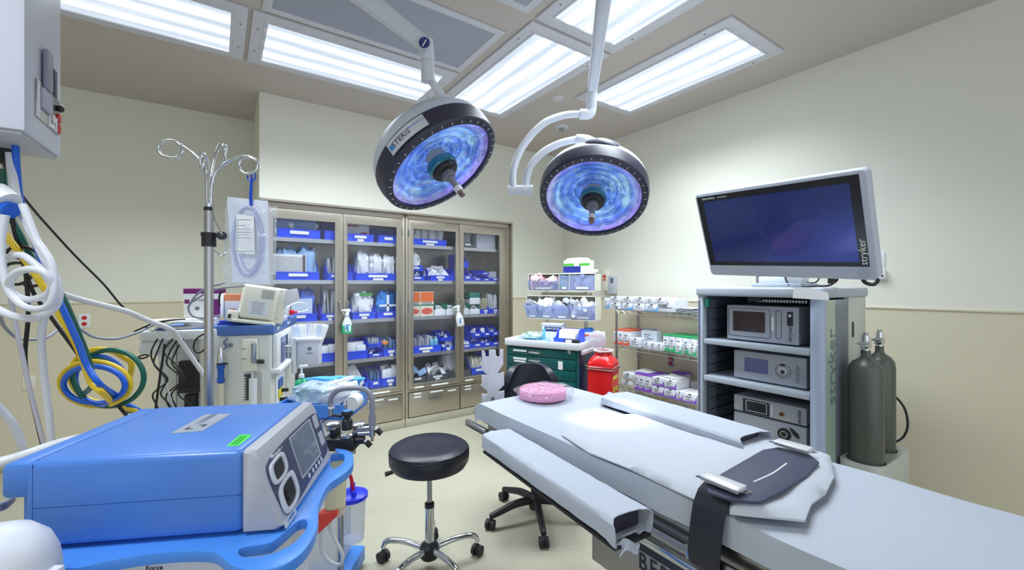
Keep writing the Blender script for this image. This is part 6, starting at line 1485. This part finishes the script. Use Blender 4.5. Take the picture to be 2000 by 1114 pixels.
MB().lathe([(.021, .012), (.021, .028), (0, .028)], (x, y, z), 28).build('ivory_ring', mat('ivory', (206, 200, 176), .4), mr)
MB().lathe([(.020, .026), (.0205, .058), (.018, .064), (.012, .068), (.012, .078), (.020, .084), (.021, .094), (.019, .098)], (x, y, z), 28).build('knob', BLACK, mr)
MB().lathe([(.0165, .0955), (.0165, .0995), (0, .0995)], (x, y, z), 24).build('blue_cap', mat('cap_blue', (60, 130, 210), .4), mr)
MB().tube([mp(668, 813), mp(655, 812), mp(645, 813)], .006, 10, 3, taper=.004).tube([mp(646, 813), mp(636, 820), mp(626, 828, .01)], .0022, 8, 4).build('cord', BLACK, mr)
MB().tube([mp(647, 795), mp(645, 786), mp(650, 772), mp(662, 762), mp(682, 758.5), mp(700, 758.5), mp(715, 763), mp(725, 775), mp(727, 792), mp(727, 812)], .0098, 16, 7).build('arched_tube', mat('tube_grey', (140, 140, 152), .35, .3), mr)
MB().cyl(mp(647, 798), mp(647, 794), .0115, n=20).build('white_collar', WHITE, mr)
MB().cyl(mp(646, 812), mp(646, 798), .0085, n=18).build('tube_nozzle', SATIN, mr)
MB().cyl(mp(727, 831), mp(727, 810), .0135, n=20).build('tube_sleeve', mat('tube_grey', ()), mr)
MB().cyl(mp(727, 852), mp(727, 830), .011, n=18).cyl(mp(727, 862), mp(727, 851), .006, n=14).build('sleeve_foot', SATIN, mr)
b = MB(); b.tube([mp(692, 846), mp(708, 838), mp(722, 836)], .008, 10, 3).tube([mp(700, 848), mp(727, 846)], .010, 12, 1).tube([mp(704, 836, .03), mp(720, 832, .01)], .006, 8, 1); b.build('link_arm', SATIN, mr)
for (a, c) in (((733, 836), (745, 848)), ((712, 860), (724, 872))):
    MB().cyl(mp(*a), mp(a[0] + 4, a[1] + 4), .008, n=14).build('knob_ring', WHITE, mr)
    MB().cyl(mp(a[0] + 3, a[1] + 3), mp(*c), .0105, n=18).build('thumb_knob', BLACK, mr)
MB().cyl(mp(694, 861), mp(712, 860), .014, n=16).build('side_boss', BLACK, mr)
MB().cyl(mp(690, 886), mp(690, 874), .009, n=14).build('lower_peg', SATIN, mr)
MB().cyl((-.02, .035, mp(0, 877)[2]), (-.02, .035, -mq.z + .02), .012, n=14).lathe([(.10, -mq.z + .0), (.10, -mq.z + .015), (.02, -mq.z + .03)], (-.02, .035, 0), 24).build('stand_pole', SATIN, mr)
# blue tray with clear packs behind
tq = CW(-.93, 2.15, 0)
tr = root('instrument_trolley', tq, -YAW, 'light blue tray trolley behind the generator, heaped with packs', 'trolley')
MB().box(-.20, .15, -.12, .16, .86, .872).box(-.20, .15, -.12, -.112, .86, .93).box(-.2, .15, .152, .16, .86, .93).box(-.2, -.192, -.12, .16, .86, .93).box(.142, .15, -.12, .16, .86, .955, b=.002).build('tray', DEVBT, tr)
MB().box(-.14, .08, -.08, .12, .10, .86, b=.01).build('column', WHITE, tr)
MB().box(-.2, .14, -.12, .16, .02, .10, b=.01).build('base', DEVBT, tr)
def tw(x, y, z): return RM[tr.name] @ Vector((x, y, z))
def heap(loc, r_, m, label, jit=.35, seed=1, name='wrapped_pack', pw=.7, rot=(0, 0, 0)):
    o = MB().ball((0, 0, 0), r_, 26, jit=jit, seed=seed, pw=pw).build(name, m, loc=loc); o.rotation_euler = (rot[0], rot[1], rot[2] - YAW); return tag(o, label, 'pack')
heap(tw(-.03, .03, .945), (.15, .10, .065), film('bag_blueish', (196, 222, 244), clear=.3, rough=.2, bump=1., scale=22), 'crumpled clear bag heaped on the blue tray', seed=3)
heap(tw(-.02, .11, .985), (.15, .04, .03), mat('pack_sky', (70, 170, 240), .5, bump=.5, scale=20), 'sky blue wrapped edge at the back of the heap', seed=5)
heap(tw(.06, -.02, .95), (.10, .06, .05), mat('pack_white', (220, 226, 236), .6, bump=.5, scale=26), 'white paper pack at the right front of the heap', seed=6, rot=(0, R(-24), 0))
heap(tw(.02, .02, .995), (.11, .022, .012), POUCH, 'narrow white sleeve lying diagonally over the heap', jit=.1, seed=7, rot=(0, R(-18), R(20)))
tag(MB().cyl((0, -.02, 0), (0, .06, 0), .035, n=28).build('tape_roll', mat('roll_white', (222, 224, 226), .5), loc=tw(.165, -.10, .935), rz=-YAW), 'round white roll end hanging at the right of the blue tray', 'roll')
tag(MB().box(-.03, .06, -.02, .02, 0, .03, b=.006).build('green_pack', mat('pk_dgreen', (20, 140, 80), .5), loc=tw(.03, -.095, .872), rz=-YAW), 'green pack under the white paper pack', 'pack')
r = root('soap_bottle', tw(-.165, .08, .873), 0, 'pump bottle of green soap on the blue tray', 'soap bottle')
MB().lathe([(0, 0), (.032, 0), (.034, .01), (.034, .115), (.028, .13), (.012, .14), (.012, .15), (0, .15)], n=28).build('body', mat('soap_green', (40, 170, 120), .25), r)
MB().lathe([(.014, .145), (.014, .16), (.008, .165), (.005, .17), (.005, .20), (0, .2)], n=18).box(-.012, .03, -.009, .009, .198, .21, b=.004).build('pump', WHITE, r)
# rounded white cover at the lower left
cq = PD(-12, 1134, .80)
r = root('equipment_hood', cq, -YAW, 'rounded white plastic hood in the bottom left corner', 'hood')
MB().lathe([(.09, -.10), (.09, .0), (.086, .03), (.075, .06), (.052, .085), (.024, .097), (0, .10)], n=48).build('dome', mat('hood_white', (205, 208, 218), .4), r)
MB().box(-.08, .105, -.03, .03, -.015, .012, b=.006).build('hood_lip', mat('hood_white', ()), r)
tubes_thing('white_rail', [PD(-40, 915, 1.30), PD(40, 893, 1.36), PD(110, 869, 1.46), PD(160, 856, 1.58)], .017, mat('rail_white', (214, 216, 220), .35), 'thick white rail rising behind the left end of the generator', 'rail')
for k in range(2): tubes_thing('grey_hose', [PD(-10, 988 + k * 8, .98), PD(8, 984 + k * 8, 1.0), PD(24, 972 + k * 6, 1.06)], .006, HGR, ('upper' if k == 0 else 'lower') + ' grey hose entering the back of the generator', 'hose')

# ================================================================== IV POLE
ip = CW(-592 / FPX * 1.65, 1.65, 0)
iv = root('iv_pole', (ip.x, ip.y, 0), 0, 'steel infusion pole with four curled hooks behind the generator', 'iv pole')
MB().cyl((0, 0, .08), (0, 0, EYE - (407 - CY) / FPX * 1.65), .0155, n=28).build('pole', SATIN, iv)
MB().cyl((0, 0, EYE - (412 - CY) / FPX * 1.65), (0, 0, EYE - (405 - CY) / FPX * 1.65), .0165, n=24).build('pole_cap', BLACK, iv)
MB().cyl((0, 0, EYE - (407 - CY) / FPX * 1.65), (0, 0, EYE - (398 - CY) / FPX * 1.65), .012, n=20).build('rod_ferrule', CHROME, iv)
b = MB(); z0, z1_ = EYE - (482 - CY) / FPX * 1.65, EYE - (455 - CY) / FPX * 1.65
b.cyl((0, 0, z0), (0, 0, z1_), .024, n=24).cyl((0, 0, z1_ - .012), (0, 0, z1_), .0265, n=24); b.build('height_collar', BLACK, iv)
kd = CV(1, 0, 0); kz = EYE - (460 - CY) / FPX * 1.65
MB().cyl(Vector((0, 0, kz)) + kd * .02, Vector((0, 0, kz)) + kd * .04, .006, n=10).ball(tuple(Vector((0, 0, kz)) + kd * .05), .018, 18).build('collar_knob', mat('knob_smoke', (44, 44, 56), .25, coat=.5), iv)
CHR = CHROME
for nm, pl in (('left', [(404, 400), (404, 360), (401, 335), (392, 315), (375, 298), (356, 284)] + ell(333, 292, 24, 17, -20, 342, 14, 8)),
               ('right', [(412, 400), (414, 360), (422, 337), (438, 321), (460, 309), (480, 306), (498, 312)] + ell(485, 323, 18, 17, -40, 300, 12)),
               ('back', [(410, 400), (411, 360), (416, 325), (422, 300), (430, 282), (436, 286), (438, 300), (441, 318), (437, 312), (443, 290), (441, 284)]),
               ('front', [(407, 400), (408, 360), (407, 325), (402, 304), (396, 304), (391, 316), (393, 328), (398, 318), (392, 300), (391, 297)])):
    dd = {'back': .10, 'front': -.10}.get(nm, 0); n = len(pl)
    pts_ = [PD(p[0], p[1], 1.65 + dd * min(1, i / 4)) for i, p in enumerate(pl)]
    b = MB(); b.tube(pts_, .0056, 10, 5); b.build('hook_arm', CHR, iv, world=True)
b = MB(); b.tube([PD(416, 400, 1.63), PD(418, 425, 1.62), PD(428, 446, 1.62), PD(434, 458, 1.62)], .003, 8, 6).tube([PD(418, 488, 1.62), PD(426, 496, 1.62), PD(434, 500, 1.62), PD(442, 494, 1.64)], .003, 8, 6); b.build('wire_clip', CHR, iv, world=True)['kind'] = 'stuff'
MB().lathe([(.05, .06), (.05, .09), (.02, .11), (0, .11)], n=24).build('base_hub', BLACK, iv)
for k in range(5):
    a = R(72 * k + 10); c, s = math.cos(a), math.sin(a)
    lg = MB().tube([(.03 * c, .03 * s, .08), (.15 * c, .15 * s, .075), (.21 * c, .21 * s, .06)], .012, 10, 4).build('leg', SATIN, iv)
    b = MB(); caster(b, .21 * c, .21 * s, .022, a); b.build('caster', BLACKR, lg)
r = root('blue_clip', PD(490, 340, 1.655), -YAW, 'blue plastic clamp hanging from the right pole hook', 'clip')
HBK = mat('clip_blue', (24, 80, 200), .35); s_ = 1.655 / FPX
def cp(px, py, d=0.): return ((px - 490) * s_, d, -(py - 340) * s_)
MB().tube([cp(x, y) for x, y in ((489, 353), (484, 350), (484, 342), (488, 339), (492, 343), (490, 352), (489, 366), (488, 385), (489, 402))], .003, 8, 5).build('jaw', HBK, r)
MB().tube([cp(x, y, .004) for x, y in ((489, 353), (496, 350), (498, 342), (494, 338), (490, 343), (491, 354), (491, 368), (490, 385), (490, 402))], .003, 8, 5).build('jaw', HBK, r)
bg = root('fluid_bag', PD(487, 470, 1.67), -YAW, 'large clear plastic bag with a white tubing pouch, hanging from the pole', 'bag')
s_ = 1.67 / FPX
def bp_(px, py, d=0.): return ((px - 487) * s_, d, -(py - 470) * s_)
b = MB(); q4 = [(440, 392), (541, 404), (538, 558), (434, 556)]
def bagfn(u, v):
    top = Vector(q4[0]).lerp(Vector(q4[1]), u); bot = Vector(q4[3]).lerp(Vector(q4[2]), u); p = top.lerp(bot, v)
    puff = .022 * (max(0, math.sin(math.pi * u)) ** .6) * (math.sin(math.pi * v * .98) ** .6 if 0 < v < 1 else 0) + .006 * noise.noise(Vector((u * 6, v * 8, 2)))
    x, _, z = bp_(p.x + 2 * noise.noise(Vector((v * 7, u * 3, 5))), p.y + 1.5 * noise.noise(Vector((u * 9, 1, 1)))); return (x, -puff, z)
b.grid(bagfn, 18, 26)
b.grid(lambda u, v: tuple(Vector(bagfn(u, v)) * 1 + Vector((0, -2 * bagfn(u, v)[1] + .004, 0))), 18, 26); b.build('clear_film', film('bag_film', (235, 240, 246), clear=.8, rough=.12, bump=1., scale=26), bg)
def quad(pts_, d, m, nm, th=.002):
    b = MB(); b.T = frame((0, -d, 0), (1, 0, 0), (0, 0, 1)); b.prism([(bp_(x, y)[0], bp_(x, y)[2]) for x, y in pts_][::-1], 0, th, b=0); return b.build(nm, m, bg)
quad([(445, 385), (524, 393), (528, 556), (456, 552)], .000, mat('tyvek', (224, 228, 240), .7), 'white_pouch', .004)
quad([(467, 419), (501, 424), (503, 498), (468, 495)], .017, PAPER, 'paper_label', .001)
b = MB()
for yy, w0 in ((431, 26), (442, 14), (449, 28), (455, 26), (460, 22), (466, 27), (492, 30)):
    x0, _, z0 = bp_(470, yy); x1 = bp_(470 + w0, yy)[0]; b.box(x0, x1, -.0186, -.0180, z0 - .0009, z0 + .0009)
x0, _, z0 = bp_(469.5, 492); z1_ = bp_(469.5, 431)[2]; b.box(x0, x0 + .0012, -.0186, -.0180, z0 - .0009, z1_ + .0009)
b.build('label_print', INKG, bg)
LAV = film('tube_lavender', (196, 202, 238), clear=.6, rough=.2)
b = MB(); b.tube([bp_(x, y, -.010) for x, y in ell(487, 472, 29, 66, 0, 360, 20)[:-1]], .006, 10, 4, closed=True); b.build('coiled_tubing', LAV, bg)
b = MB(); b.tube([bp_(x, y, -.010) for x, y in ell(490, 474, 20, 54, 0, 360, 18)[:-1]], .004, 10, 4, closed=True); b.build('coiled_tubing', LAV, bg)

# ================================================================== ANAESTHESIA WORKSTATION
MR, MD = -1.469, 2.616
mo0 = CW(MR, MD, 0); mxd = CV(.951, .309, 0); MAng = math.atan2(mxd.y, mxd.x)
an = root('anaesthesia_machine', (mo0.x, mo0.y, 0), MAng, 'cream anaesthesia machine with a blue top rim beside the glass cabinet', 'anaesthesia machine')
def bx(px): t = (px - CX) / FPX; return -(MR - MD * t) / (.951 - .309 * t)          # local x on the near side face
def sz(px, py): return EYE - (py - CY) / FPX * (MD + .309 * bx(px))
def ay(px): t = (px - CX) / FPX; return (MR - MD * t) / (.309 + .951 * t)           # local y on the right-hand face
def az(px, py): return EYE - (py - CY) / FPX * (MD + .951 * ay(px))
MC = mat('machine_cream', (212, 214, 208), .4); MW_ = mat('machine_white', (222, 226, 230), .38); DRB = mat('machine_blue', (70, 108, 176), .4)
MB().box(-.27, 0, 0, .85, .14, 1.2, b=.012, seg=3).build('main_body', MC, an)
tb = MB().prism(rounded(-.30, .012, -.012, .87, .035), 1.2, 1.258, b=.004).build('top_rim', DRB, an)
MB().prism(rounded(-.62, -.24, .04, .50, .03), 1.235, 1.25).build('blue_top', DRB, an)
text_obj('Dräger', .035, tb, frame((.0125, .135, 1.226), (0, 1, 0), (0, 0, 1)), LABEL, sx=.9)
text_obj('Fabius GS', .030, tb, frame((.0125, .50, 1.228), (0, 1, 0), (0, 0, 1)), LABEL, sx=.9)
MB().prism(rounded(-.675, -.25, -.01, .52, .05), 1.185, 1.238, b=.006).build('side_shelf', MW_, an)
MB().box(-.675, -.56, .0, .5, 1.10, 1.186, b=.03, seg=3).build('shelf_skirt', MW_, an)
MB().lathe([(.075, 1.02), (.078, 1.19)], (-.315, .06, 0), 32).lathe([(.068, .2), (.072, 1.02)], (-.315, .06, 0), 32).build('round_column', MC, an)
MB().box(-.52, -.36, .10, .45, .14, 1.19, b=.006).build('rear_column', mat('col_grey', (196, 200, 204), .4), an)
MB().box(-.62, -.53, .12, .45, .25, 1.19, b=.006).build('cable_duct', MC, an)
MB().box(-.372, -.360, .085, .10, .3, 1.17).build('dark_rail', BLACK, an)
x0, x1 = -.50, -.385
MB().box(x0, x1, .06, .10, .86, 1.05, b=.006).box(x0 - .006, x1 + .006, .055, .095, .98, 1.0, b=.002).box(x0 - .006, x1 + .006, .055, .095, .88, .90, b=.002).build('power_supply', BLACK, an)
MB().box(-.47, -.41, .06, .10, .76, .85, b=.004).build('cable_block', BLACK, an)
# near side face furniture
MB().box(bx(476), bx(505), -.035, .0, sz(490, 724), sz(490, 662), b=.004).build('flow_block', CREAM, an)
MB().prism(rounded(bx(493), bx(504), 0, .12, .012), 0, .001) 
b = MB(); b.T = frame((0, -.035, 0), (1, 0, 0), (0, 0, 1)); b.prism(rounded(bx(494), bx(504), sz(499, 708), sz(499, 668), .012), 0, .012, b=.003); b.build('sight_glass', mat('sight', (150, 160, 170), .1, .5), an)
MB().cyl((bx(505), -.03, sz(505, 705)), (bx(518), -.03, sz(518, 705)), .013, n=18).build('black_knob', BLACK, an)
b = MB(); 
MB().box(bx(477), bx(490), -.002, .004, sz(484, 782), sz(484, 731)).build('bellows_slot', mat('slot_grey', (60, 64, 72), .5), an)
for k in range(9):
    z = sz(480, 738 + k * 5); b = MB(); b.box(bx(476.5), bx(481), -.006, .0, z - .004, z + .004); b.build('slot_tooth', MC, an)
MB().cyl((bx(496), -.02, sz(496, 790)), (bx(496), -.02, sz(496, 738)), .022, n=24).cyl((bx(495), -.02, sz(496, 740)), (bx(495), -.02, sz(496, 724)), .005, n=10).build('piston_cup', MW_, an)
MB().box(bx(503), bx(510), -.02, 0, sz(506, 785), sz(506, 726)).build('piston_guide', CHROME, an)
MB().box(bx(447), bx(455), -.008, 0, sz(450, 678), sz(450, 671), b=.002).build('bell_icon', INKG, an)
for py in (680, 699): MB().box(bx(475.5), bx(483), -.037, -.034, sz(480, py + 1), sz(480, py)).build('print', INK, an)
bq = Vector((bx(437), -.05, 0))
MB().lathe([(.010, sz(437, 676)), (.017, sz(437, 690)), (.019, sz(437, 705)), (.019, sz(437, 708)), (0, sz(437, 708))][::-1], (bq.x, bq.y, 0), 20).build('chrome_mount', CHROME, an)
MB().lathe([(.020, sz(437, 709)), (.022, sz(437, 712)), (.016, sz(437, 720)), (.016, sz(437, 733)), (.020, sz(437, 738)), (.020, sz(437, 744)), (0, sz(437, 745))], (bq.x, bq.y, 0), 20).build('blue_mount', mat('mount_blue', (24, 80, 170), .4), an)
MB().lathe([(.0205, sz(437, 706)), (.0205, sz(437, 710))], (bq.x, bq.y, 0), 20).cyl((bq.x + .01, bq.y, sz(444, 708)), (bq.x + .035, bq.y, sz(444, 708)), .006, n=10).build('mount_ring', BLACK, an)
MB().tube([(bq.x, bq.y, sz(437, 745)), (bq.x, bq.y + .004, sz(437, 800)), (bq.x + .01, bq.y, sz(437, 870))], .014, 14, 6).build('ribbed_hose', mat('hose_cream', (214, 208, 184), .5), an)
MB().tube([(bx(446), -.02, sz(446, 660)), (bx(441), -.03, sz(441, 668)), (bx(446), -.03, sz(446, 676)), (bx(440), -.04, sz(440, 680))], .007, 10, 5).build('hose_elbow', mat('elbow_grey', (100, 106, 130), .4), an)
# right-hand face furniture
def rf(px0, px1, py0, py1, x0_, x1_, m, nm, b_=.002):
    y0_, y1_ = ay(px0), ay(px1); pc = (px0 + px1) / 2
    return MB().box(x0_, x1_, y0_, y1_, az(pc, py1), az(pc, py0), b=b_).build(nm, m, an)
rf(508, 557, 652, 718, 0, .02, MW_, 'control_panel', .006) if False else None
MB().box(0, .03, .02, .60, .98, 1.195, b=.01).build('control_panel', MW_, an)
MB().box(.03, .034, .12, .34, 1.00, 1.165, b=.001).build('display', mat('disp_blue', (70, 84, 140), .15, coat=.5), an)
MB().cyl((.03, .47, 1.05), (.055, .47, 1.05), .025, n=20).build('selector_knob', SATIN, an)
MB().box(-.01, .05, .0, .62, .955, .985, b=.008).build('panel_lip', MW_, an)
for k, (m, z) in enumerate(((DRB, .86), (mat('tag_yellow', (220, 210, 60), .5), .80), (mat('tag_green', (30, 150, 80), .5), .70))):
    MB().box(.0, .02, .14, .26, z - .03, z + .03, b=.003).build('gas_tag', m, an)
    MB().cyl((.01, .2, z - .05), (.06, .2, z - .05), .012, n=12).build('gas_fitting', BLACK, an)
MB().box(0, .01, .10, .40, .25, .93, b=.003).build('lower_panel', MW_, an)
MB().box(-.28, .06, -.02, .86, .08, .14, b=.01).build('base', DRB, an)
MB().box(-.60, .02, .03, .80, .07, .14, b=.01).build('chassis', MC, an)
for x in (-.55, -.02):
    for y in (.1, .72):
        b = MB(); caster(b, x, y, .04, .4); b.build('caster', BLACKR, an)
def ml(x, y, z): return RM[an.name] @ Vector((x, y, z))
# white holder with sheets, bracketed at the far end
wh = root('sleeve_holder', ml(.16, .42, .93), MAng + R(-6), 'pale grey wall-style holder stuffed with white sleeves', 'holder')
MB().box(-.075, .075, -.045, .045, 0, .19, b=.012, seg=3).box(-.085, .085, -.05, .05, .165, .195, b=.01).build('case', mat('holder_grey', (206, 210, 222), .4), wh)
MB().box(-.16, -.06, -.01, .01, .06, .10, b=.003).build('bracket', mat('holder_grey', ()), wh)
MB().cyl((-.095, -.03, -.05), (-.095, -.03, .20), .018, n=18).build('tube_holder', MW_, wh)
b = MB(); b.T = frame((.01, -.0455, .12), (1, 0, 0), (0, 0, 1)); b.lathe([(.014, 0), (.014, .0008), (.010, .0008)], n=18); b.box(-.02, .02, -.035, -.028, 0, .0008); b.build('badge', INKG, wh)
for k in range(6):
    o = MB().ball((0, 0, .08), (.028, .004, .085), 12, pw=.45, jit=.1, seed=k).build('paper_sleeve', POUCH if k % 2 else mat('sleeve_pale', (200, 214, 236), .6), loc=RM[wh.name] @ Vector((-.05 + k * .02, -.02 + .008 * (k % 3), .13)))
    o.rotation_euler = (R(-6), R(-16 + 7 * k), MAng); tag(o, 'white or pale blue sleeve sticking out of the grey holder', 'sleeve', 'sleeves in the grey holder')
# things on top
TP = 1.2585
r = root('patient_monitor', ml(-.085, .02, TP), MAng + R(6), 'cream patient monitor seen from behind, tilted, on the machine top', 'monitor')
T = Matrix.Rotation(R(9), 4, 'Y') @ Matrix.Rotation(R(-8), 4, 'X')
def tb_(): b = MB(); b.T = T.copy(); return b
PMC = mat('monitor_cream', (222, 221, 208), .45)
tb_().box(-.115, .135, .03, .09, .02, .245, b=.012, seg=3).build('front_half', PMC, r)
tb_().box(-.10, .085, -.02, .035, .035, .235, b=.014, seg=3).build('rear_shell', PMC, r)
b = tb_()
for k in range(8): b.box(.0 + k * .0085, .004 + k * .0085, -.0215, -.019, .16, .215)
b.build('vent', mat('vent_dark', (130, 134, 140), .5), r)
b = tb_(); b.box(-.055, .045, -.0212, -.0195, .055, .145); lp = b.build('info_label', mat('label_pale', (214, 220, 228), .5), r)
b = tb_()
for k in range(7): b.box(-.045 + .003 * (k % 3), .03 - .01 * (k % 2), -.0218, -.0211, .064 + k * .011, .067 + k * .011)
b.build('label_print', INKG, r)
for (x, z) in ((.10, .225), (.10, .05)): 
    b = tb_(); b.cyl((x, .024, z), (x, .032, z), .005, n=12); b.build('screw', SATIN, r)
b = tb_(); b.box(-.13, .10, -.03, .08, .002, .022, b=.006).box(-.16, -.10, -.025, .04, .004, .07, b=.008); b.build('tilt_foot', PMC, r)
b = tb_(); b.box(-.15, -.135, -.028, -.024, .02, .045); b.build('connector_port', BLACK, r)
tag(MB().prism([(0, 0), (.09, .05), (.075, .12), (0, .11)], 0, .004, b=.001).build('hood_flap', mat('flap_pale', (205, 208, 214), .4), loc=ml(.06, .08, TP + .10)), 'pale folded flap beside the tilted patient monitor', 'flap').rotation_euler = (R(90), 0, MAng + R(30))
r = root('supply_carton', ml(-.41, .14, 1.302), MAng + R(2), 'white and purple cardboard carton on the machine shelf', 'carton')
MB().box(-.09, .10, 0, .12, 0, .175, b=.002).build('case', PAPER, r)
PU = mat('purple_print', (122, 30, 120), .5)
MB().box(-.091, .101, -.001, .121, .145, .176, b=.001).build('purple_lid', PU, r); MB().box(.055, .1, -.0012, .0, .01, .11).build('purple_panel', PU, r); MB().box(-.085, -.06, -.0012, .0, .085, .11).build('purple_patch', PU, r)
text_obj('Care Cloths', .017, r, frame((-.01, -.0013, .105), (1, 0, 0), (0, 0, 1)), INK)
b = MB(); b.T = frame((-.02, -.0005, .055), (1, 0, 0), (0, 0, 1)); b.lathe([(.012, 0), (.012, .0008), (.007, .0008)], n=18); b.build('emblem', INKG, r)
tag(MB().lathe([(0, 0), (.09, 0), (.09, .045), (.085, .05), (0, .05)], n=32).build('white_tub', WHITE, loc=ml(-.41, .16, 1.2505)), 'low round white tub under the purple and white carton', 'tub')
tag(MB().lathe([(0, 0), (.11, .0), (.115, .006), (0, .008)], n=32).build('wooden_disc', mat('disc_tan', (190, 184, 170), .5), loc=ml(-.55, .10, 1.29)), 'thin pale disc overhanging the shelf beside the tub', 'disc')
r = root('small_carton', ml(-.25, .22, TP), MAng, 'small white carton with an orange top behind the patient monitor', 'carton')
MB().box(-.06, .07, 0, .1, 0, .18, b=.002).build('case', PAPER, r); MB().box(-.061, .071, -.001, .101, .14, .181).box(-.03, .0, -.0012, 0, .02, .09).build('orange_print', mat('orange_soft', (240, 150, 100), .5), r)
tag(MB().box(-.1, .1, -.05, .05, 0, .012, b=.002).box(-.09, .1, -.05, .05, .014, .026, b=.002).build('blue_folder', mat('folder_blue', (36, 60, 170), .45), loc=ml(-.2, .10, TP), rz=MAng), 'blue folders behind the steel pole on the machine top', 'folder')
r = root('nerve_monitor', ml(-.06, .56, TP), MAng + R(6), 'white boxy device with a red clip on the machine top', 'device')
MB().box(-.10, .06, -.10, .12, .0, .095, b=.01, seg=3).build('case', MW_, r)
MB().box(.06, .068, -.085, .105, .01, .085, b=.003).build('front_panel', mat('np_grey', (200, 204, 212), .4), r)
MB().box(.068, .095, -.07, -.02, .025, .06, b=.003).box(.09, .12, -.055, -.035, .035, .05, b=.003).build('red_clip', mat('clip_red', (214, 30, 50), .4), r)
MB().box(.069, .073, .03, .06, .04, .08, b=.002).build('rocker_switch', BLACK, r)
MB().tube([(.07, -.04, .095), (.12, .0, .11), (.17, .05, .095), (.18, .06, .05), (.12, -.045, .043)], .004, 8, 6).build('white_lead', WHITE, r)
MB().cyl((-.02, -.103, .05), (-.02, -.10, .05), .008, n=14).build('side_screw', BLACK, r)
r = root('lilac_keypad', ml(-.025, .235, TP), MAng, 'small lilac rubber keypad in front of the white device', 'keypad')
MB().prism(rounded(-.06, .06, -.09, .10, .02), 0, .035, b=.008).build('base', mat('lilac', (180, 186, 222), .5), r)
for i in range(3):
    for j in range(4): MB().box(-.045 + i * .034, -.02 + i * .034, -.07 + j * .04, -.045 + j * .04, .034, .044, b=.004).build('key', mat('lilac_key', (164, 168, 212), .5), r)
tubes_thing('sensor_cable', path([(430, 556), (412, 560), (388, 572), (374, 590), (368, 603), (377, 618), (400, 622), (430, 616)], 2.28, 2.3), .0055, HGR, 'thick grey cable looping left of the steel pole', 'cable', 'grey cables around the pole')
tubes_thing('sensor_cable', path([(478, 559), (455, 561), (430, 564), (405, 572), (386, 583), (376, 590), (378, 582), (400, 566), (440, 552)], 2.34), .0045, HGR, 'grey cable bundle running behind the pole towards the patient monitor', 'cable', 'grey cables around the pole')
tubes_thing('sensor_cable', path([(440, 567), (431, 572), (428, 586), (429, 599)], 2.3), .005, CBK, 'black cable plugged in behind the patient monitor', 'cable')
tubes_thing('sensor_cable', path([(296, 648), (318, 634), (350, 628), (386, 628), (400, 636), (372, 640), (330, 641), (340, 630), (420, 632)], 2.38, 2.36), .006, mat('cable_white', (206, 210, 214), .5), 'white cable coiled on the machine shelf', 'cable')
tubes_thing('sensor_cable', path([(262, 648), (300, 632), (330, 626), (362, 624)], 2.36, 2.45), .0045, CBK, 'black cable lying across the machine shelf', 'cable')
# cables hanging under the shelf
rr = random.Random(11)
for k in range(6):
    x0_ = 300 + k * 10
    pl = [(x0_ + 8, 662), (x0_ - 4 + rr.uniform(-6, 6), 688), (x0_ + rr.uniform(-14, 14), 712), (x0_ + 14 + rr.uniform(-16, 16), 742), (x0_ - 4 + rr.uniform(-12, 20), 770), (x0_ + rr.uniform(-20, 34), 795), (x0_ + 20, 830)]
    tubes_thing('power_cable', path(pl, 2.32 + .02 * k), .0042, CBK if k != 2 else mat('cable_light', (190, 192, 200), .5), ('leftmost', 'second', 'pale third', 'fourth', 'fifth', 'rightmost')[k] + ' of the tangled cables under the machine shelf', 'cable', 'cables under the machine shelf')
tubes_thing('power_cable', path([(322, 672), (318, 700), (312, 740), (305, 790), (302, 830)], 2.28), .006, CBK, 'thick black cable dropping from the shelf corner', 'cable')
tubes_thing('power_cable', path([(404, 650), (384, 662), (378, 680), (386, 690), (398, 684), (402, 672)], 2.26), .0042, CBK, 'black loop of cable hanging beside the steel pole', 'cable')
tag(MB().tube([(0, 0, 0), (.03, 0, .012), (.055, 0, .01), (.045, 0, .0), (.015, 0, -.008)], .0045, 8, 5, closed=True).build('black_hook', BLACK, loc=PD(270, 698, 2.3), rz=-YAW), 'small black loop handle left of the hanging cables', 'hook')
for i in range(16):
    pass
